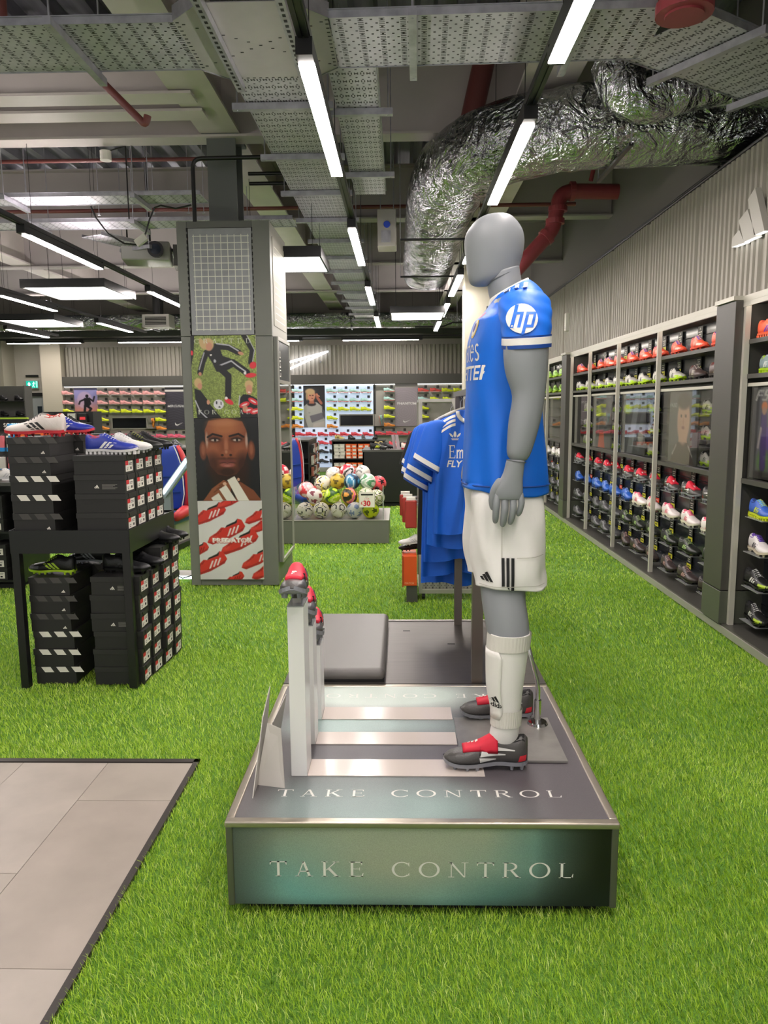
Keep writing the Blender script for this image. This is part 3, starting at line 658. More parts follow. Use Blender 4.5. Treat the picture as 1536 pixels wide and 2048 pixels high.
def boot_top(s, y):
    x = (s - .5) * BL; h = BBVH.ray_cast(Vector((x, y, .5)), Vector((0, 0, -1))); return Vector((x, y, h[0].z if h[0] else .06))
def boot_side(s, z, sg, off=.0012):
    x = (s - .5) * BL; h = BBVH.ray_cast(Vector((x, sg * .3, z)), Vector((0, -sg, 0)))
    return (h[0] + h[1] * off * (1 if h[1].y * sg > 0 else -1)) if h[0] else Vector((x, sg * .03, z))
def strip_top(s0, s1, w0, w1, off, n=8, m=4):
    b = MB(); g = []
    for i in range(n + 1):
        s = s0 + (s1 - s0) * i / n; w = w0 + (w1 - w0) * i / n
        g.append([boot_top(s, -.003 + w * (2 * j / m - 1)) + Vector((0, 0, off)) for j in range(m + 1)])
    low = [[p - Vector((0, 0, off + .004)) for p in r] for r in g]
    b.loft([r + lr[::-1] for r, lr in zip(g, low)], True, True); return b
def side_patch(poly4, sg, n=6, m=2):
    """poly4: (s,z) corners a,b,c,d ; grid-projected on the side"""
    a, b_, c, d = poly4; b = MB(); g = []
    for i in range(n + 1):
        u = i / n; row = []
        for j in range(m + 1):
            v = j / m; s = (a[0] * (1 - u) + b_[0] * u) * (1 - v) + (d[0] * (1 - u) + c[0] * u) * v; z = (a[1] * (1 - u) + b_[1] * u) * (1 - v) + (d[1] * (1 - u) + c[1] * u) * v
            row.append(boot_side(s, z, sg))
        g.append(row)
    b.loft(g, False, False, closed=False); return b
def merge(*bs):
    o = MB()
    for b in bs: o.add(b.v, b.f)
    return o
def boot_sole(studs=True):
    b = MB(); n = len(BS); rings = []
    for i in range(n):
        x = (BS[i] - .5) * BL; w = BW[i] * 1.03 + .0008; z = BZ[i]; yo = -.004 * math.sin(BS[i] * PI)
        rings.append([(x, -w + yo, z + .010), (x, -w * .96 + yo, z - .003), (x, w * .96 + yo, z - .003), (x, w + yo, z + .010), (x, w * .8 + yo, z + .004), (x, -w * .8 + yo, z + .004)])
    b.loft(rings, True, True)
    if studs:
        for s, y in ((.07, .018), (.07, -.02), (.19, .02), (.19, -.024), (.60, .028), (.60, -.034), (.72, .03), (.72, -.036), (.86, .018), (.86, -.024)):
            x = (s - .5) * BL; z = .017; b.cyl((x, y, z), (x, y, 0), .0085, 8, r1=.0055)
    else:
        for s in np.linspace(.04, .95, 12):
            for sg in (-1, 1):
                w = np.interp(s, BS, BW) * .8; x = (s - .5) * BL; b.box(x - .006, x + .006, sg * w - .006, sg * w + .006, 0, .018)
    return b
_cache = {}
def boot_proto(key, upper, sole, stripe, tongue, lining='#1a1a1b', accent=None, fold=False, studs=True, laces=None, gloss=.35, toe=None, simple=False):
    """returns list of (part name, mesh, parent index)"""
    if key in _cache: return _cache[key]
    U = mat('boot_%s_upper' % key, upper, gloss, noise=.05, nscale=40, bump=.15, bscale=180); S = mat('boot_%s_sole' % key, sole, .3); T = mat('boot_%s_stripe' % key, stripe, .4); G = mat('boot_%s_tongue' % key, tongue, .6); K = mat('boot_%s_lining' % key, lining, .8)
    out = [('upper', boot_upper().mesh('upper', U, True)), ('sole', boot_sole(studs).mesh('sole', S)),
           ('lining', strip_top(.04, .30, .022, .024, .0012).mesh('lining', K, True))]
    if fold:
        out.append(('tongue', strip_top(.36, .77, .035, .026, .010, 12, 8).mesh('tongue', G, True)))
        lg = MB()
        for i, h in enumerate((.35, .65, 1.0)):
            s0 = .68 - .045 * i
            q = [boot_top(s0 + a, y) + Vector((0, 0, .0125)) for a, y in ((0, -.012), (.03, -.012), (.03, -.012 + .017 * h), (0, -.012 + .013 * h))]; lg.add(q, [(0, 1, 2, 3)])
        out.append(('tongue_logo', lg.mesh('tongue_logo', WHITEM)))
        out.append(('lace_band', merge(side_patch(((.56, .028), (.585, .028), (.57, .078), (.545, .078)), -1), side_patch(((.56, .028), (.585, .028), (.57, .078), (.545, .078)), 1)).mesh('lace_band', K)))
    else:
        out.append(('tongue', strip_top(.28, .57, .015, .014, .003, 8, 4).mesh('tongue', G, True)))
        if not simple:
            LM = mat('boot_%s_lace' % key, laces or stripe, .7); lb = MB()
            for i, s in enumerate((.36, .41, .46, .51, .555)):
                a, c = boot_top(s, -.022), boot_top(s + .012, .018); mid = boot_top(s + .005, -.002) + Vector((0, 0, .005)); lb.tube([a, mid, c], .0024, 6)
            out.append(('laces', lb.mesh('laces', LM, True)))
    st = []
    for sg in (-1, 1):
        for i in range(3):
            s0 = .36 + .085 * i
            st.append(side_patch(((s0 - .02 - .05, .034), (s0 + .03 - .045, .034), (s0 + .045 + .06, .066 - .003 * i), (s0 - .005 + .055, .068 - .003 * i)) if not fold else (((.57, .027), (.38, .036), (.38, .039), (.58, .043)), ((.57, .046), (.27, .051), (.27, .054), (.55, .062)), ((.50, .065), (.16, .064), (.16, .067), (.46, .080)))[i], sg))
    out.append(('stripes', merge(*st).mesh('stripes', T)))
    if accent: out.append(('heel_counter', merge(side_patch(((.03, .03), (.12, .026), (.10, .048), (.02, .05)), -1), side_patch(((.03, .03), (.12, .026), (.10, .048), (.02, .05)), 1)).mesh('heel_counter', mat('boot_%s_accent' % key, accent, .4))))
    if toe: out.append(('toe_cap', merge(side_patch(((.72, .022), (.97, .03), (.95, .044), (.72, .048)), -1), side_patch(((.72, .022), (.97, .03), (.95, .044), (.72, .048)), 1)).mesh('toe_cap', mat('boot_%s_toe' % key, toe, .35))))
    _cache[key] = out; return out
def place_boot(proto, loc, rz, label=None, group=None, parent=None, name='football_boot', rot=None, scale=1.0):
    o = bpy.data.objects.new(name, None); COL.objects.link(o); o.empty_display_size = .05; o.location = loc; o.rotation_euler = rot or (0, 0, rz); o.scale = (scale,) * 3
    if parent: o.parent = parent
    else: tag(o, label, 'boot', group)
    for nm, me in proto: link_mesh(nm, me, o)
    return o
PRED = dict(upper='#4d4a48', sole='#85868c', stripe='#dcdad6', tongue='#d81f3a', accent='#e23440', fold=True, lining='#201f20')
pred = boot_proto('grey_red', **PRED)
# ================================================================== DISPLAY PLATFORM
X0, X1, Y0, Y1, ZT = -.552, .664, 2.16, 3.325, .31
brush = mat('brushed_trim', '#b3aa9c', .3, .8)
plat = thing('display_platform', 'low display platform printed TAKE CONTROL with white lettering', 'platform', ((X0 + X1) / 2, (Y0 + Y1) / 2, 0))
px, py = (X0 + X1) / 2, (Y0 + Y1) / 2
def PL(b): return b.xf(lambda v: (v.x - px, v.y - py, v.z))
PL(MB().box(X0 + .02, X1 - .02, Y0 + .02, Y1 - .02, .045, ZT - .004)).build('core', DARK, plat)
PL(MB().box(X0 + .05, X1 - .05, Y0 + .05, Y1 - .05, -.01, .045)).build('plinth_foot', BLACKM, plat)
SIDE = mat('side_panel_grey', '#6a6b66', .35, .2)
for nm, bb in (('side_panel', (X0 + .004, X0 + .02, Y0 + .02, Y1 - .02)), ('side_panel', (X1 - .02, X1 - .004, Y0 + .02, Y1 - .02)), ('back_panel', (X0 + .02, X1 - .02, Y1 - .02, Y1 - .004))):
    PL(MB().box(*bb, .03, ZT - .02)).build(nm, SIDE, plat)
for x, y in ((X0, Y0), (X1 - .022, Y0), (X0, Y1 - .022), (X1 - .022, Y1 - .022)): PL(MB().box(x, x + .022, y, y + .022, .028, ZT - .016)).build('corner_post', mat('corner_metal', '#6e6f64', .35, .6), plat, bevel=.004)
for bb in ((X0 - .002, X1 + .002, Y0 - .004, Y0 + .026), (X0 - .002, X1 + .002, Y1 - .026, Y1 + .002)): PL(MB().box(*bb, ZT - .018, ZT + .003)).build('edge_trim', brush, plat, bevel=.005)
for bb in ((X0 - .003, X0 + .026, Y0 + .026, Y1 - .026), (X1 - .026, X1 + .003, Y0 + .026, Y1 - .026)): PL(MB().box(*bb, ZT - .018, ZT + .003)).build('edge_trim', brush, plat, bevel=.005)
P = Paint(90, 26, '#59635c')
P.ell(.5, .75, .50, .6, '#9aa590', 1.1).ell(.22, .22, .16, .45, '#76aaa2', 1.2).ell(.62, .12, .24, .45, '#6f9f97', 1.2).ell(.45, .6, .22, .42, '#a2aa94', 1.2).ell(.83, .75, .1, .3, '#5f8a84', 1.3, op=.7)
P.mix(np.clip((P.X - .80) / .17, 0, 1) ** .8, '#141613').mix(np.clip((.13 - P.X) / .15, 0, 1) * .75, '#3a4340').mix(np.clip((.12 - P.Y) / .3, 0, 1), '#3f4a45').mix(np.clip((P.X - .55) / .4, 0, 1) * np.clip((.5 - P.Y) / .5, 0, 1), '#1b211e')
P.build('front_panel', lambda u, v: (X0 + .022 + (X1 - X0 - .044) * u - px, Y0 + .004 - py, .032 + (ZT - .05) * v), print_mat('platform_front_print', .35, grain=.35), plat)
P = Paint(84, 80, '#575255')
P.ell(.40, .06, .30, .14, '#94ada6', 1.2).ell(.30, .16, .2, .2, '#76807f', 1.2, op=.6).ell(.36, .9, .50, .16, '#c3d0c6', .9).ell(.2, .62, .45, .1, '#a9c3bd', 1.0, op=.85).ell(.40, .40, .2, .06, '#4d484d', 1)
P.mix(np.clip((P.X - .62) / .3, 0, 1) * .8, '#5a5558').mix(np.clip((.12 - P.X) / .1, 0, 1) * .8, '#5d5758')
P.build('top_print', lambda u, v: (X0 + .024 + (X1 - X0 - .048) * u - px, Y0 + .024 - py + (Y1 - Y0 - .048) * v, ZT + .0005), print_mat('platform_top_print', .42, grain=.3), plat)
INKW = mat('white_ink', '#e8e6df', .5)
def letters(txt, h, track, total, fn):
    _, w = serif_text(txt, h, track); k = total / w; x = 0
    for ch in txt:
        if ch == ' ': x += (.55 + track) * h; continue
        q, cw = serif(ch); MB().polys([[((a * h + x) * k, b * h) for a, b in p] for p in q], fn).build('letter', INKW, plat); x += (cw + track) * h
letters('TAKE CONTROL', .05, .42, .945, lambda a, b: (-.417 + a - px, Y0 + .0025 - py, .128 + b))
letters('TAKE CONTROL', .045, .42, .94, lambda a, b: (-.418 + a - px, 2.315 + b - py, ZT + .0012))
letters('TAKE CONTROL', .045, .42, .94, lambda a, b: (.53 - a - px, 3.21 - b - py, ZT + .0012))
# ---- white stands with boots
stand_m = mat('white_stand', '#ecebe8', .3)
for i, (ya, yb, xe, zt, nm) in enumerate([(2.452, 2.575, .285, .915, 'tallest'), (2.700, 2.806, .207, .775, 'middle'), (2.930, 3.054, .205, .626, 'shortest')]):
    t = thing('boot_stand', '%s white L-shaped boot stand on the platform' % nm, 'display stand', (-.345, (ya + yb) / 2, ZT + .001), 0, 'white boot stands')
    h = (yb - ya) / 2
    MB().box(-.043, .013, -h, h, 0, zt - ZT).build('post', stand_m, t, bevel=.002)
    MB().box(.014, xe + .345, -h, h, 0, .003).build('floor_strip', mat('strip_gloss', '#d3c8c0', .14), t)
    MB().box(-.043, .013, -h, h, zt - ZT, zt - ZT + .004).build('top_plate', mat('clear_plate', '#9a9b9c', .15), t)
    place_boot(pred, (-.360, (ya + yb) / 2 - .02, zt + .024), 0, 'grey boot with red fold-over tongue on the %s white stand' % nm, 'grey boots with red tongues on stands', rot=(0, R(-13), R(-88)), scale=1.04)
    MB().box(-.03, .0, -.02, .04, zt - ZT + .004, zt - ZT + .020).build('boot_peg', GREYL, t)
# ---- folded card sign
CARD = mat('grey_card', '#c4bfb7', .55)
t = thing('card_sign', 'folded grey card sign seen edge on at the platform corner', 'sign', (-.45, 2.40, ZT + .001))
def CS(b): return b.xf(lambda v: v - Vector((-.45, 2.40, ZT + .001)))
def sheet(c, th, nrm):
    nrm = Vector(nrm).normalized() * th; b = MB(); v = [Vector(q) for q in c]; n = len(v)
    b.add(v + [q + nrm for q in v], [tuple(range(n - 1, -1, -1)), tuple(range(n, 2 * n))] + [(k, (k + 1) % n, n + (k + 1) % n, n + k) for k in range(n)]); return b
CS(sheet([(-.498, 2.391, ZT + .001), (-.398, 2.368, ZT + .001), (-.412, 2.405, .505), (-.462, 2.43, .515)], .003, (.2, 1, 0))).build('front_flap', CARD, t)
CS(sheet([(-.492, 2.302, ZT + .001), (-.497, 2.55, ZT + .001), (-.470, 2.55, .60), (-.478, 2.44, .53)], .003, (-1, 0, 0))).build('side_flap', CARD, t)
CS(sheet([(-.496, 2.56, ZT + .001), (-.48, 2.78, ZT + .001), (-.45, 2.78, .48), (-.466, 2.56, .46)], .003, (-1, 0, 0))).build('rear_flap', CARD, t)
# ================================================================== BENCH PLINTH BEHIND
t = thing('steel_plinth', 'brushed steel plinth carrying the clothes rail behind the platform', 'plinth', (.056, 3.87, 0))
brs = mat('brushed_steel', '#55504c', .38, .6, noise=.12, nscale=5, stretch=(1, 14, 14))
MB().box(-.606, .606, -.52, .52, .05, .30).build('body', DARK, t); MB().box(-.61, .61, -.525, .525, .30, .308).build('top_sheet', brs, t); MB().box(-.61, .61, .50, .525, .3085, .312).build('edge_strip', GREYL, t)
MB().box(-.56, .56, -.47, .47, -.01, .05).build('foot', BLACKM, t)
for x, y in ((.19, .06), (-.05, .3)): MB().box(x, x + .04, y, y + .012, .3082, .309).build('slot', BLACKM, t)
t = thing('bench_cushion', 'grey padded bench cushion on the steel plinth', 'cushion', (-.285, 3.85, .309))
MB().box(-.205, .205, -.49, .49, 0, .062).build('pad', mat('grey_vinyl', '#676360', .4, bump=.06, bscale=300), t, bevel=.028, seg=4)
MB().box(-.20, .20, -.485, .485, 0, .012).build('base_board', BLACK, t)
# ================================================================== MANNEQUIN
SKIN = mat('mannequin_grey', '#878a8d', .42)
BLUE = mat('jersey_blue', '#0668d6', .5, bump=.6, bscale=8, stretch=(1, 1, .55), noise=.06, nscale=7); BLUED = mat('jersey_navy', '#0b3f8f', .6)
WCL = mat('white_cloth', '#e4e1dc', .75, bump=.1, bscale=300, sheen=.1); SHC = mat('shorts_cloth', '#e4e1dc', .7, bump=.75, bscale=9, stretch=(1, 1, .5))
man = thing('mannequin', 'grey headless-faced mannequin in blue jersey, white shorts and socks', 'mannequin', (.38, 2.74, ZT))
man['label'] = 'smooth grey mannequin wearing blue jersey, white shorts and long socks'
MO = Vector((.38, 2.74, ZT))
def MN(b): return b.xf(lambda v: v - MO)
def sring(cx, cy, z, a, b, n=28, e=.85, tilt=0.0, sh=0.0):
    """superellipse ring; a along x, b along y; tilt = dz per x"""
    r = []
    for k in range(n):
        t = 2 * PI * k / n; c, s = math.cos(t), math.sin(t); x = a * math.copysign(abs(c) ** e, c); y = b * math.copysign(abs(s) ** e, s)
        r.append((cx + x, cy + y + sh * x, z + tilt * x))
    return r
def spl(keys, n):
    """Catmull-Rom through rows of numbers"""
    K = np.array(keys, float); out = []
    for i in range(len(K) - 1):
        p0, p1, p2, p3 = K[max(i - 1, 0)], K[i], K[i + 1], K[min(i + 2, len(K) - 1)]
        for j in range(n):
            t = j / n; out.append(.5 * (2 * p1 + (p2 - p0) * t + (2 * p0 - 5 * p1 + 4 * p2 - p3) * t * t + (3 * p1 - p0 - 3 * p2 + p3) * t ** 3))
    out.append(K[-1]); return out
# ---- body : one continuous surface grown on a skeleton
def skin_body():
    V = []; E = []; Rd = []
    def add(p, r, prev=None):
        V.append(p); Rd.append(r); i = len(V) - 1
        if prev is not None: E.append((prev, i))
        return i
    pel = add((.372, 2.74, 1.22), (.115, .150))
    w = add((.372, 2.74, 1.42), (.115, .150), pel); ch = add((.372, 2.74, 1.64), (.115, .160), w); uc = add((.385, 2.74, 1.83), (.115, .155), ch); nb = add((.39, 2.74, 1.93), (.062, .075), uc)
    for sg, dx, legs in ((-1, 0.0, (2.64, 2.625, 2.59, 2.555, 2.546, 2.538, 2.532)), (1, .03, (2.84, 2.87, 2.90, 2.925, 2.93, 2.94, 2.948))):
        p = pel
        for (x, z, rx, ry), y in zip(((.372, 1.12, .105, .095), (.362, 1.0, .094, .084), (.355, .90, .082, .074), (.376, .81, .084, .072), (.372, .70, .072, .062), (.362, .56, .056, .048), (.362, .40, .048, .040)), legs):
            p = add((x + dx * (1.12 - z) / .35 + (.012 if sg > 0 else 0), y, z), (rx, ry), p)
        s = add((.400, 2.74 + sg * .17, 1.90), (.075, .07), uc); p = s
        for x, y, z, rx, ry in ((.406, .245, 1.815, .080, .064), (.405, .252, 1.745, .082, .066), (.408, .252, 1.68, .076, .060), (.420, .254, 1.615, .054, .050), (.404, .256, 1.54, .060, .050), (.390, .260, 1.45, .047, .040), (.377, .264, 1.395 if sg < 0 else 1.43, .039, .031)):
            p = add((x - (.045 * (1.62 - z) / .22 if sg > 0 and z < 1.62 else 0), 2.74 + sg * y, z), (rx, ry), p)
    me = bpy.data.meshes.new('body'); me.from_pydata([tuple(Vector(p) - MO) for p in V], E, []); o = bpy.data.objects.new('body', me); COL.objects.link(o); o.parent = man
    sk = o.modifiers.new('skin', 'SKIN'); sk.use_smooth_shade = True
    for i, r in enumerate(Rd): me.skin_vertices[0].data[i].radius = r if V[i][2] > .1 else r
    me.skin_vertices[0].data[0].use_root = True
    sd = o.modifiers.new('subdiv', 'SUBSURF'); sd.levels = 2; sd.render_levels = 2; me.materials.append(SKIN); return o
body = skin_body()
# ---- head and neck (z, front x, back x, half width y)
hk = [(1.90, .300, .475, .100), (1.955, .318, .438, .066), (2.00, .310, .426, .061), (2.05, .303, .417, .060)]
b = MB(); rings = [sring((f + k) / 2, 2.74, z, (k - f) / 2, w, 28, .95, tilt=.3) for z, f, k, w in spl(hk, 5)]
MN(b.loft(rings, True, True)).build('neck', SKIN, man, smooth=True)
MN(MB().loft([sring(.358, 2.74, z, .0585, .0612, 40, .95, tilt=.42) for z in (2.030, 2.0325)], True, True)).build('neck_joint', mat('joint_line', '#55585b', .6), man)
hd = [(2.022, .300, .408, .034), (2.026, .272, .414, .048), (2.036, .249, .417, .058), (2.055, .238, .420, .064), (2.085, .231, .425, .070), (2.115, .227, .430, .075), (2.15, .2245, .4335, .078), (2.18, .231, .429, .077), (2.205, .247, .417, .072), (2.225, .268, .400, .062), (2.238, .294, .382, .046), (2.244, .322, .358, .018)]
rings = [sring((f + k) / 2, 2.74, z, (k - f) / 2, w, 32, .92, tilt=max(0, (.40 * (2.10 - z) / .08)) if z < 2.10 else 0) for z, f, k, w in spl(hd, 4)]
MN(MB().loft(rings, True, True)).build('head', SKIN, man, smooth=True)
# ---- hands
def hand(wr, mirror, name='hand'):
    """relaxed hand hanging from the wrist: palm plus five separate fingers"""
    V = []; b = MB(); wx, wy, wz = wr
    pr = [(.012, 0, .031, .025), (-.03, -.007, .033, .024), (-.06, -.015, .039, .023), (-.085, -.020, .045, .022), (-.108, -.022, .047, .020), (-.124, -.022, .044, .015)]
    b.loft([sring(wx + c, wy, wz + z, a, w, 18, .85) for z, c, a, w in spl(pr, 3)][::-1], True, True)
    sg = mirror
    F = [(-.059, -.110, .092, .0118), (-.034, -.116, .098, .0122), (-.009, -.114, .093, .0116), (.0155, -.106, .072, .0104)]
    for k, (fx, fz, L, r) in enumerate(F):
        p0 = Vector((wx + fx, wy, wz + fz + .012)); d1 = Vector((-.10 + .075 * k, -.16 * sg, -1)).normalized(); d2 = Vector((-.02 - .06 * k, .20 * sg, -1)).normalized(); d3 = Vector((-.10 * k + .02, .5 * sg, -1)).normalized()
        p1 = p0 + d1 * (.012 + L * .42); p2 = p1 + d2 * L * .34; p3 = p2 + d3 * L * .24
        b.tube([p0, p0.lerp(p1, .5), p1, p1.lerp(p2, .5), p2, p3, p3 + d3 * .007], [r * .95, r * .98, r * 1.08, r * .96, r * 1.02, r * .88, r * .35], 12)
    q0 = Vector((wx - .040, wy + .004 * sg, wz - .055)); q1 = q0 + Vector((-.030, .004 * sg, -.040)); q2 = q1 + Vector((-.006, .006 * sg, -.036)); q3 = q2 + Vector((.004, .004 * sg, -.024))
    b.tube([q0, q0.lerp(q1, .6), q1, q2, q3, q3 + Vector((.003, 0, -.007))], [.020, .0175, .0145, .0135, .0105, .004], 12)
    o = MN(b).build(name, SKIN, man, smooth=True)
    sb = o.modifiers.new('subdiv', 'SUBSURF'); sb.levels = 1; sb.render_levels = 1
    MN(MB().loft([sring(wx + .001, wy, wz + z, .0325, .0265, 20, .95, tilt=-.15) for z in (.002, .005)], True, True)).build('wrist_joint', mat('joint_line', '#55585b', .6), man)
    return o
hand((.377, 2.476, 1.398), 1); hand((.325, 3.004, 1.435), -1)
# ---- jersey: torso loft with cloth ripple (z, front x, back x, half y)
tk = [(1.283, .226, .523, .192), (1.34, .229, .521, .190), (1.42, .233, .515, .185), (1.49, .237, .506, .182), (1.57, .238, .500, .182), (1.65, .239, .500, .187), (1.73, .240, .507, .196), (1.80, .244, .516, .208), (1.86, .260, .520, .214), (1.905, .281, .512, .200), (1.938, .300, .496, .165), (1.962, .314, .476, .120), (1.978, .320, .458, .088), (1.986, .322, .448, .074)]
rng = random.Random(4); rings = []
for z, f, k, w in spl(tk, 6):
    ring = []
    for q, (x, y, zz) in enumerate(sring((f + k) / 2, 2.74, z, (k - f) / 2, w, 72, .80 if z < 1.88 else .9, tilt=.5 * min(1, max(0, (z - 1.88) / .1)))):
        th = 2 * PI * q / 72; d = max(0, (1.62 - z) / .34)
        r = .0055 * d * math.sin(3 * th * 2 + z * 9) + .004 * math.sin(th * 9 + z * 22 + 2 * math.sin(z * 11)) * min(1, max(0, (1.75 - z) / .3))
        dx, dy = x - (f + k) / 2, y - 2.74; L = math.hypot(dx, dy) + 1e-6; ring.append((x + dx / L * r, y + dy / L * r, zz + (.012 * math.sin(th * 2 + .6) if z < 1.30 else 0)))
    rings.append(ring)
jb = MB().loft(rings, False, False); JB = BVHTree.FromPolygons([Vector(v) for v in jb.v], jb.f)
jv = MN(jb).build('jersey', BLUE, man, smooth=True); so = jv.modifiers.new('solid', 'SOLIDIFY'); so.thickness = .004; so.offset = 1
def JP(b, name, m, parent=jv, smooth=False): return MN(b).build(name, m, parent, smooth=smooth)
# hem line and collar
JP(MB().loft([[(x * 1, y, z) for x, y, z in sring(.3765, 2.74, zz, .1545 + o, .1935 + o, 72, .8)] for zz, o in ((1.305, .0015), (1.308, .003), (1.311, .0015))], False, False), 'hem_seam', BLUED)
cr = [[(p[0], p[1], p[2]) for p in sring(.383, 2.74, 1.982 + dz, .064 + o, .074 + o, 40, .92, tilt=.52)] for dz, o in ((-.014, .008), (.000, .006), (.010, .002), (.011, -.004))]
JP(MB().loft(cr, False, False), 'collar', WCL, smooth=True)
# ---- sleeves
SLV = {}
def sleeve(sg):
    kk = [(1.966, .404, 2.74 + sg * .150, .020, .02), (1.960, .405, 2.74 + sg * .160, .048, .045), (1.940, .406, 2.74 + sg * .178, .074, .062), (1.905, .407, 2.74 + sg * .200, .084, .066), (1.865, .407, 2.74 + sg * .222, .083, .066), (1.82, .407, 2.74 + sg * .238, .079, .064), (1.772, .4075, 2.74 + sg * .246, .074, .064)]
    rings = []
    for i, (z, x, y, a, w) in enumerate(spl(kk, 6)):
        tilt = .06 * min(1, i / 12); ring = []
        for q, p in enumerate(sring(x, y, z, a, w, 48, .9, tilt=.05)):
            th = 2 * PI * q / 48; r = .003 * math.sin(th * 4 + z * 60) * math.sin(i * .5); ring.append((p[0] + math.cos(th) * r, p[1] + math.sin(th) * r, p[2] + sg * (p[1] - y) * -.12))
        rings.append(ring)
    b = MB().loft(rings, True, False); SLV[sg] = BVHTree.FromPolygons([Vector(v) for v in b.v], b.f)
    o = MN(b).build('sleeve', BLUE, jv, smooth=True); s2 = o.modifiers.new('solid', 'SOLIDIFY'); s2.thickness = .004; s2.offset = 1
    last = rings[-1]; cx = sum(p[0] for p in last) / 48; cy = sum(p[1] for p in last) / 48
    def band(z0, z1, g, m, nm):
        lo = [(cx + (p[0] - cx) * g, cy + (p[1] - cy) * g, p[2] + z0) for p in last]; hi = [(cx + (p[0] - cx) * g, cy + (p[1] - cy) * g, p[2] + z1) for p in last]
        MN(MB().loft([lo, hi], False, False)).build(nm, m, o, smooth=True)
    band(.008, .030, 1.055, WCL, 'cuff_band'); band(-.004, .007, 1.05, BLUED, 'cuff_edge'); band(.031, .036, 1.05, BLUED, 'cuff_edge')
    return o
sl_n = sleeve(-1); sl_f = sleeve(1)
def decal_side(polys, x0, z0, bvh, name, m, parent, off=.006, flip=False, sub=1):
    """2-D polys (a right, b up) projected along +y on the camera-side surface"""
    b = MB()
    for p in polys:
        q = []
        for a, c in p:
            h = bvh.ray_cast(Vector((x0 + a, 1.5, z0 + c)), Vector((0, 1, 0)))
            if h[0] is None: q = []; break
            q.append(h[0] + Vector((0, -off, 0)))
        if len(q) >= 3: o = len(b.v); b.v += [tuple(v) for v in q]; b.f.append(tuple(range(o, o + len(q)))); b.m.append(0)
    return MN(b).build(name, m, parent)
def decal_front(polys, y0, z0, bvh, name, m, parent, off=.006):
    """polys (a right as seen from the front, b up) projected along +x on the chest"""
    b = MB()
    for p in polys:
        q = []
        for a, c in p:
            h = bvh.ray_cast(Vector((-.5, y0 - a, z0 + c)), Vector((1, 0, 0)))
            if h[0] is None: q = []; break
            q.append(h[0] + Vector((-off, 0, 0)))
        if len(q) >= 3: o = len(b.v); b.v += [tuple(v) for v in q]; b.f.append(tuple(range(o, o + len(q)))); b.m.append(0)
    return MN(b).build(name, m, parent)
def disc(r, n=28, rr=6):
    out = []
    for i in range(rr):
        for k in range(n):
            a0, a1 = 2 * PI * k / n, 2 * PI * (k + 1) / n; r0, r1 = r * i / rr, r * (i + 1) / rr
            out.append([(r0 * math.cos(a0), r0 * math.sin(a0)), (r1 * math.cos(a0), r1 * math.sin(a0)), (r1 * math.cos(a1), r1 * math.sin(a1)), (r0 * math.cos(a1), r0 * math.sin(a1))][(1 if i == 0 else 0):])
    return out
def dense(p4, n=6):
    a, b, c, d = [Vector((*q, 0)) for q in p4]; out = []
    for i in range(n):
        u0, u1 = i / n, (i + 1) / n; out.append([tuple(a.lerp(d, u0))[:2], tuple(b.lerp(c, u0))[:2], tuple(b.lerp(c, u1))[:2], tuple(a.lerp(d, u1))[:2]])
    return out
decal_side(disc(.049), .386, 1.857, SLV[-1], 'sleeve_emblem', WHITEM, sl_n)
E = []
def slant(x0, x1, z0, z1, sl=.28): return dense([(x0 + z0 * sl, z0), (x1 + z0 * sl, z0), (x1 + z1 * sl, z1), (x0 + z1 * sl, z1)])
E += slant(-.030, -.019, -.030, .046) + slant(-.019, -.006, .012, .021) + slant(-.008, .002, -.030, .021)      # h
E += slant(.010, .020, -.052, .021) + slant(.020, .034, .012, .021) + slant(.020, .034, -.030, -.021) + slant(.034, .043, -.030, .021)   # p
decal_side(E, .384, 1.857, SLV[-1], 'sleeve_letters', BLUE, sl_n, off=.0075)
# shoulder stripes (three white bars along the shoulder)
b = MB()
for i in range(3):
    xs = .362 + .030 * i
    for j in range(8):
        q = []
        for a, t in ((0, j), (.014, j), (.014, j + 1), (0, j + 1)):
            y = 2.655 - .0125 * t; h = JB.ray_cast(Vector((xs + a - .003 * t, y, 2.3)), Vector((0, 0, -1)))
            g = SLV[-1].ray_cast(Vector((xs + a - .003 * t, y, 2.3)), Vector((0, 0, -1)))
            z = max([v[0].z for v in (h, g) if v[0]] or [1.86]); q.append((xs + a - .003 * t, y, z + .0085))
        b.add(q, [(0, 1, 2, 3)])
JP(b, 'shoulder_stripes', WHITEM)
# crest, sponsor lettering on the chest
CR = []
for c, r0, m in (((0, 0), .034, '#e7c35a'), ((0, 0), .027, '#f0ead8'), ((0, .002), .016, '#4a3f9a')):
    decal_front([[(c[0] + x * .85, c[1] + y) for x, y in p] for p in disc(r0, 20, 3)], 2.655, 1.848, JB, 'crest', mat('crest_' + m[1:], m, .5), jv, off=.006 + .001 * len(CR)); CR.append(1)
decal_front([[(x * .85, .036 + y * .6) for x, y in p] for p in disc(.018, 14, 2)], 2.655, 1.855, JB, 'crest_crown', mat('crest_red', '#c8404e', .5), jv, off=.0075)
ps, w = serif_text('Emirates', .085, .06); k = .30 / w
def subdiv(ps, L=.008):
    out = []
    for p in ps:
        if len(p) != 4: out.append(p); continue
        v = [Vector((*q, 0)) for q in p]; n = max(1, int(max((v[0] - v[1]).length, (v[2] - v[3]).length) / L)); mm = max(1, int(max((v[1] - v[2]).length, (v[3] - v[0]).length) / L))
        for i in range(n):
            for j in range(mm):
                g = lambda u, t: tuple(v[0].lerp(v[1], u).lerp(v[3].lerp(v[2], u), t))[:2]
                out.append([g(i / n, j / mm), g((i + 1) / n, j / mm), g((i + 1) / n, (j + 1) / mm), g(i / n, (j + 1) / mm)])
    return out
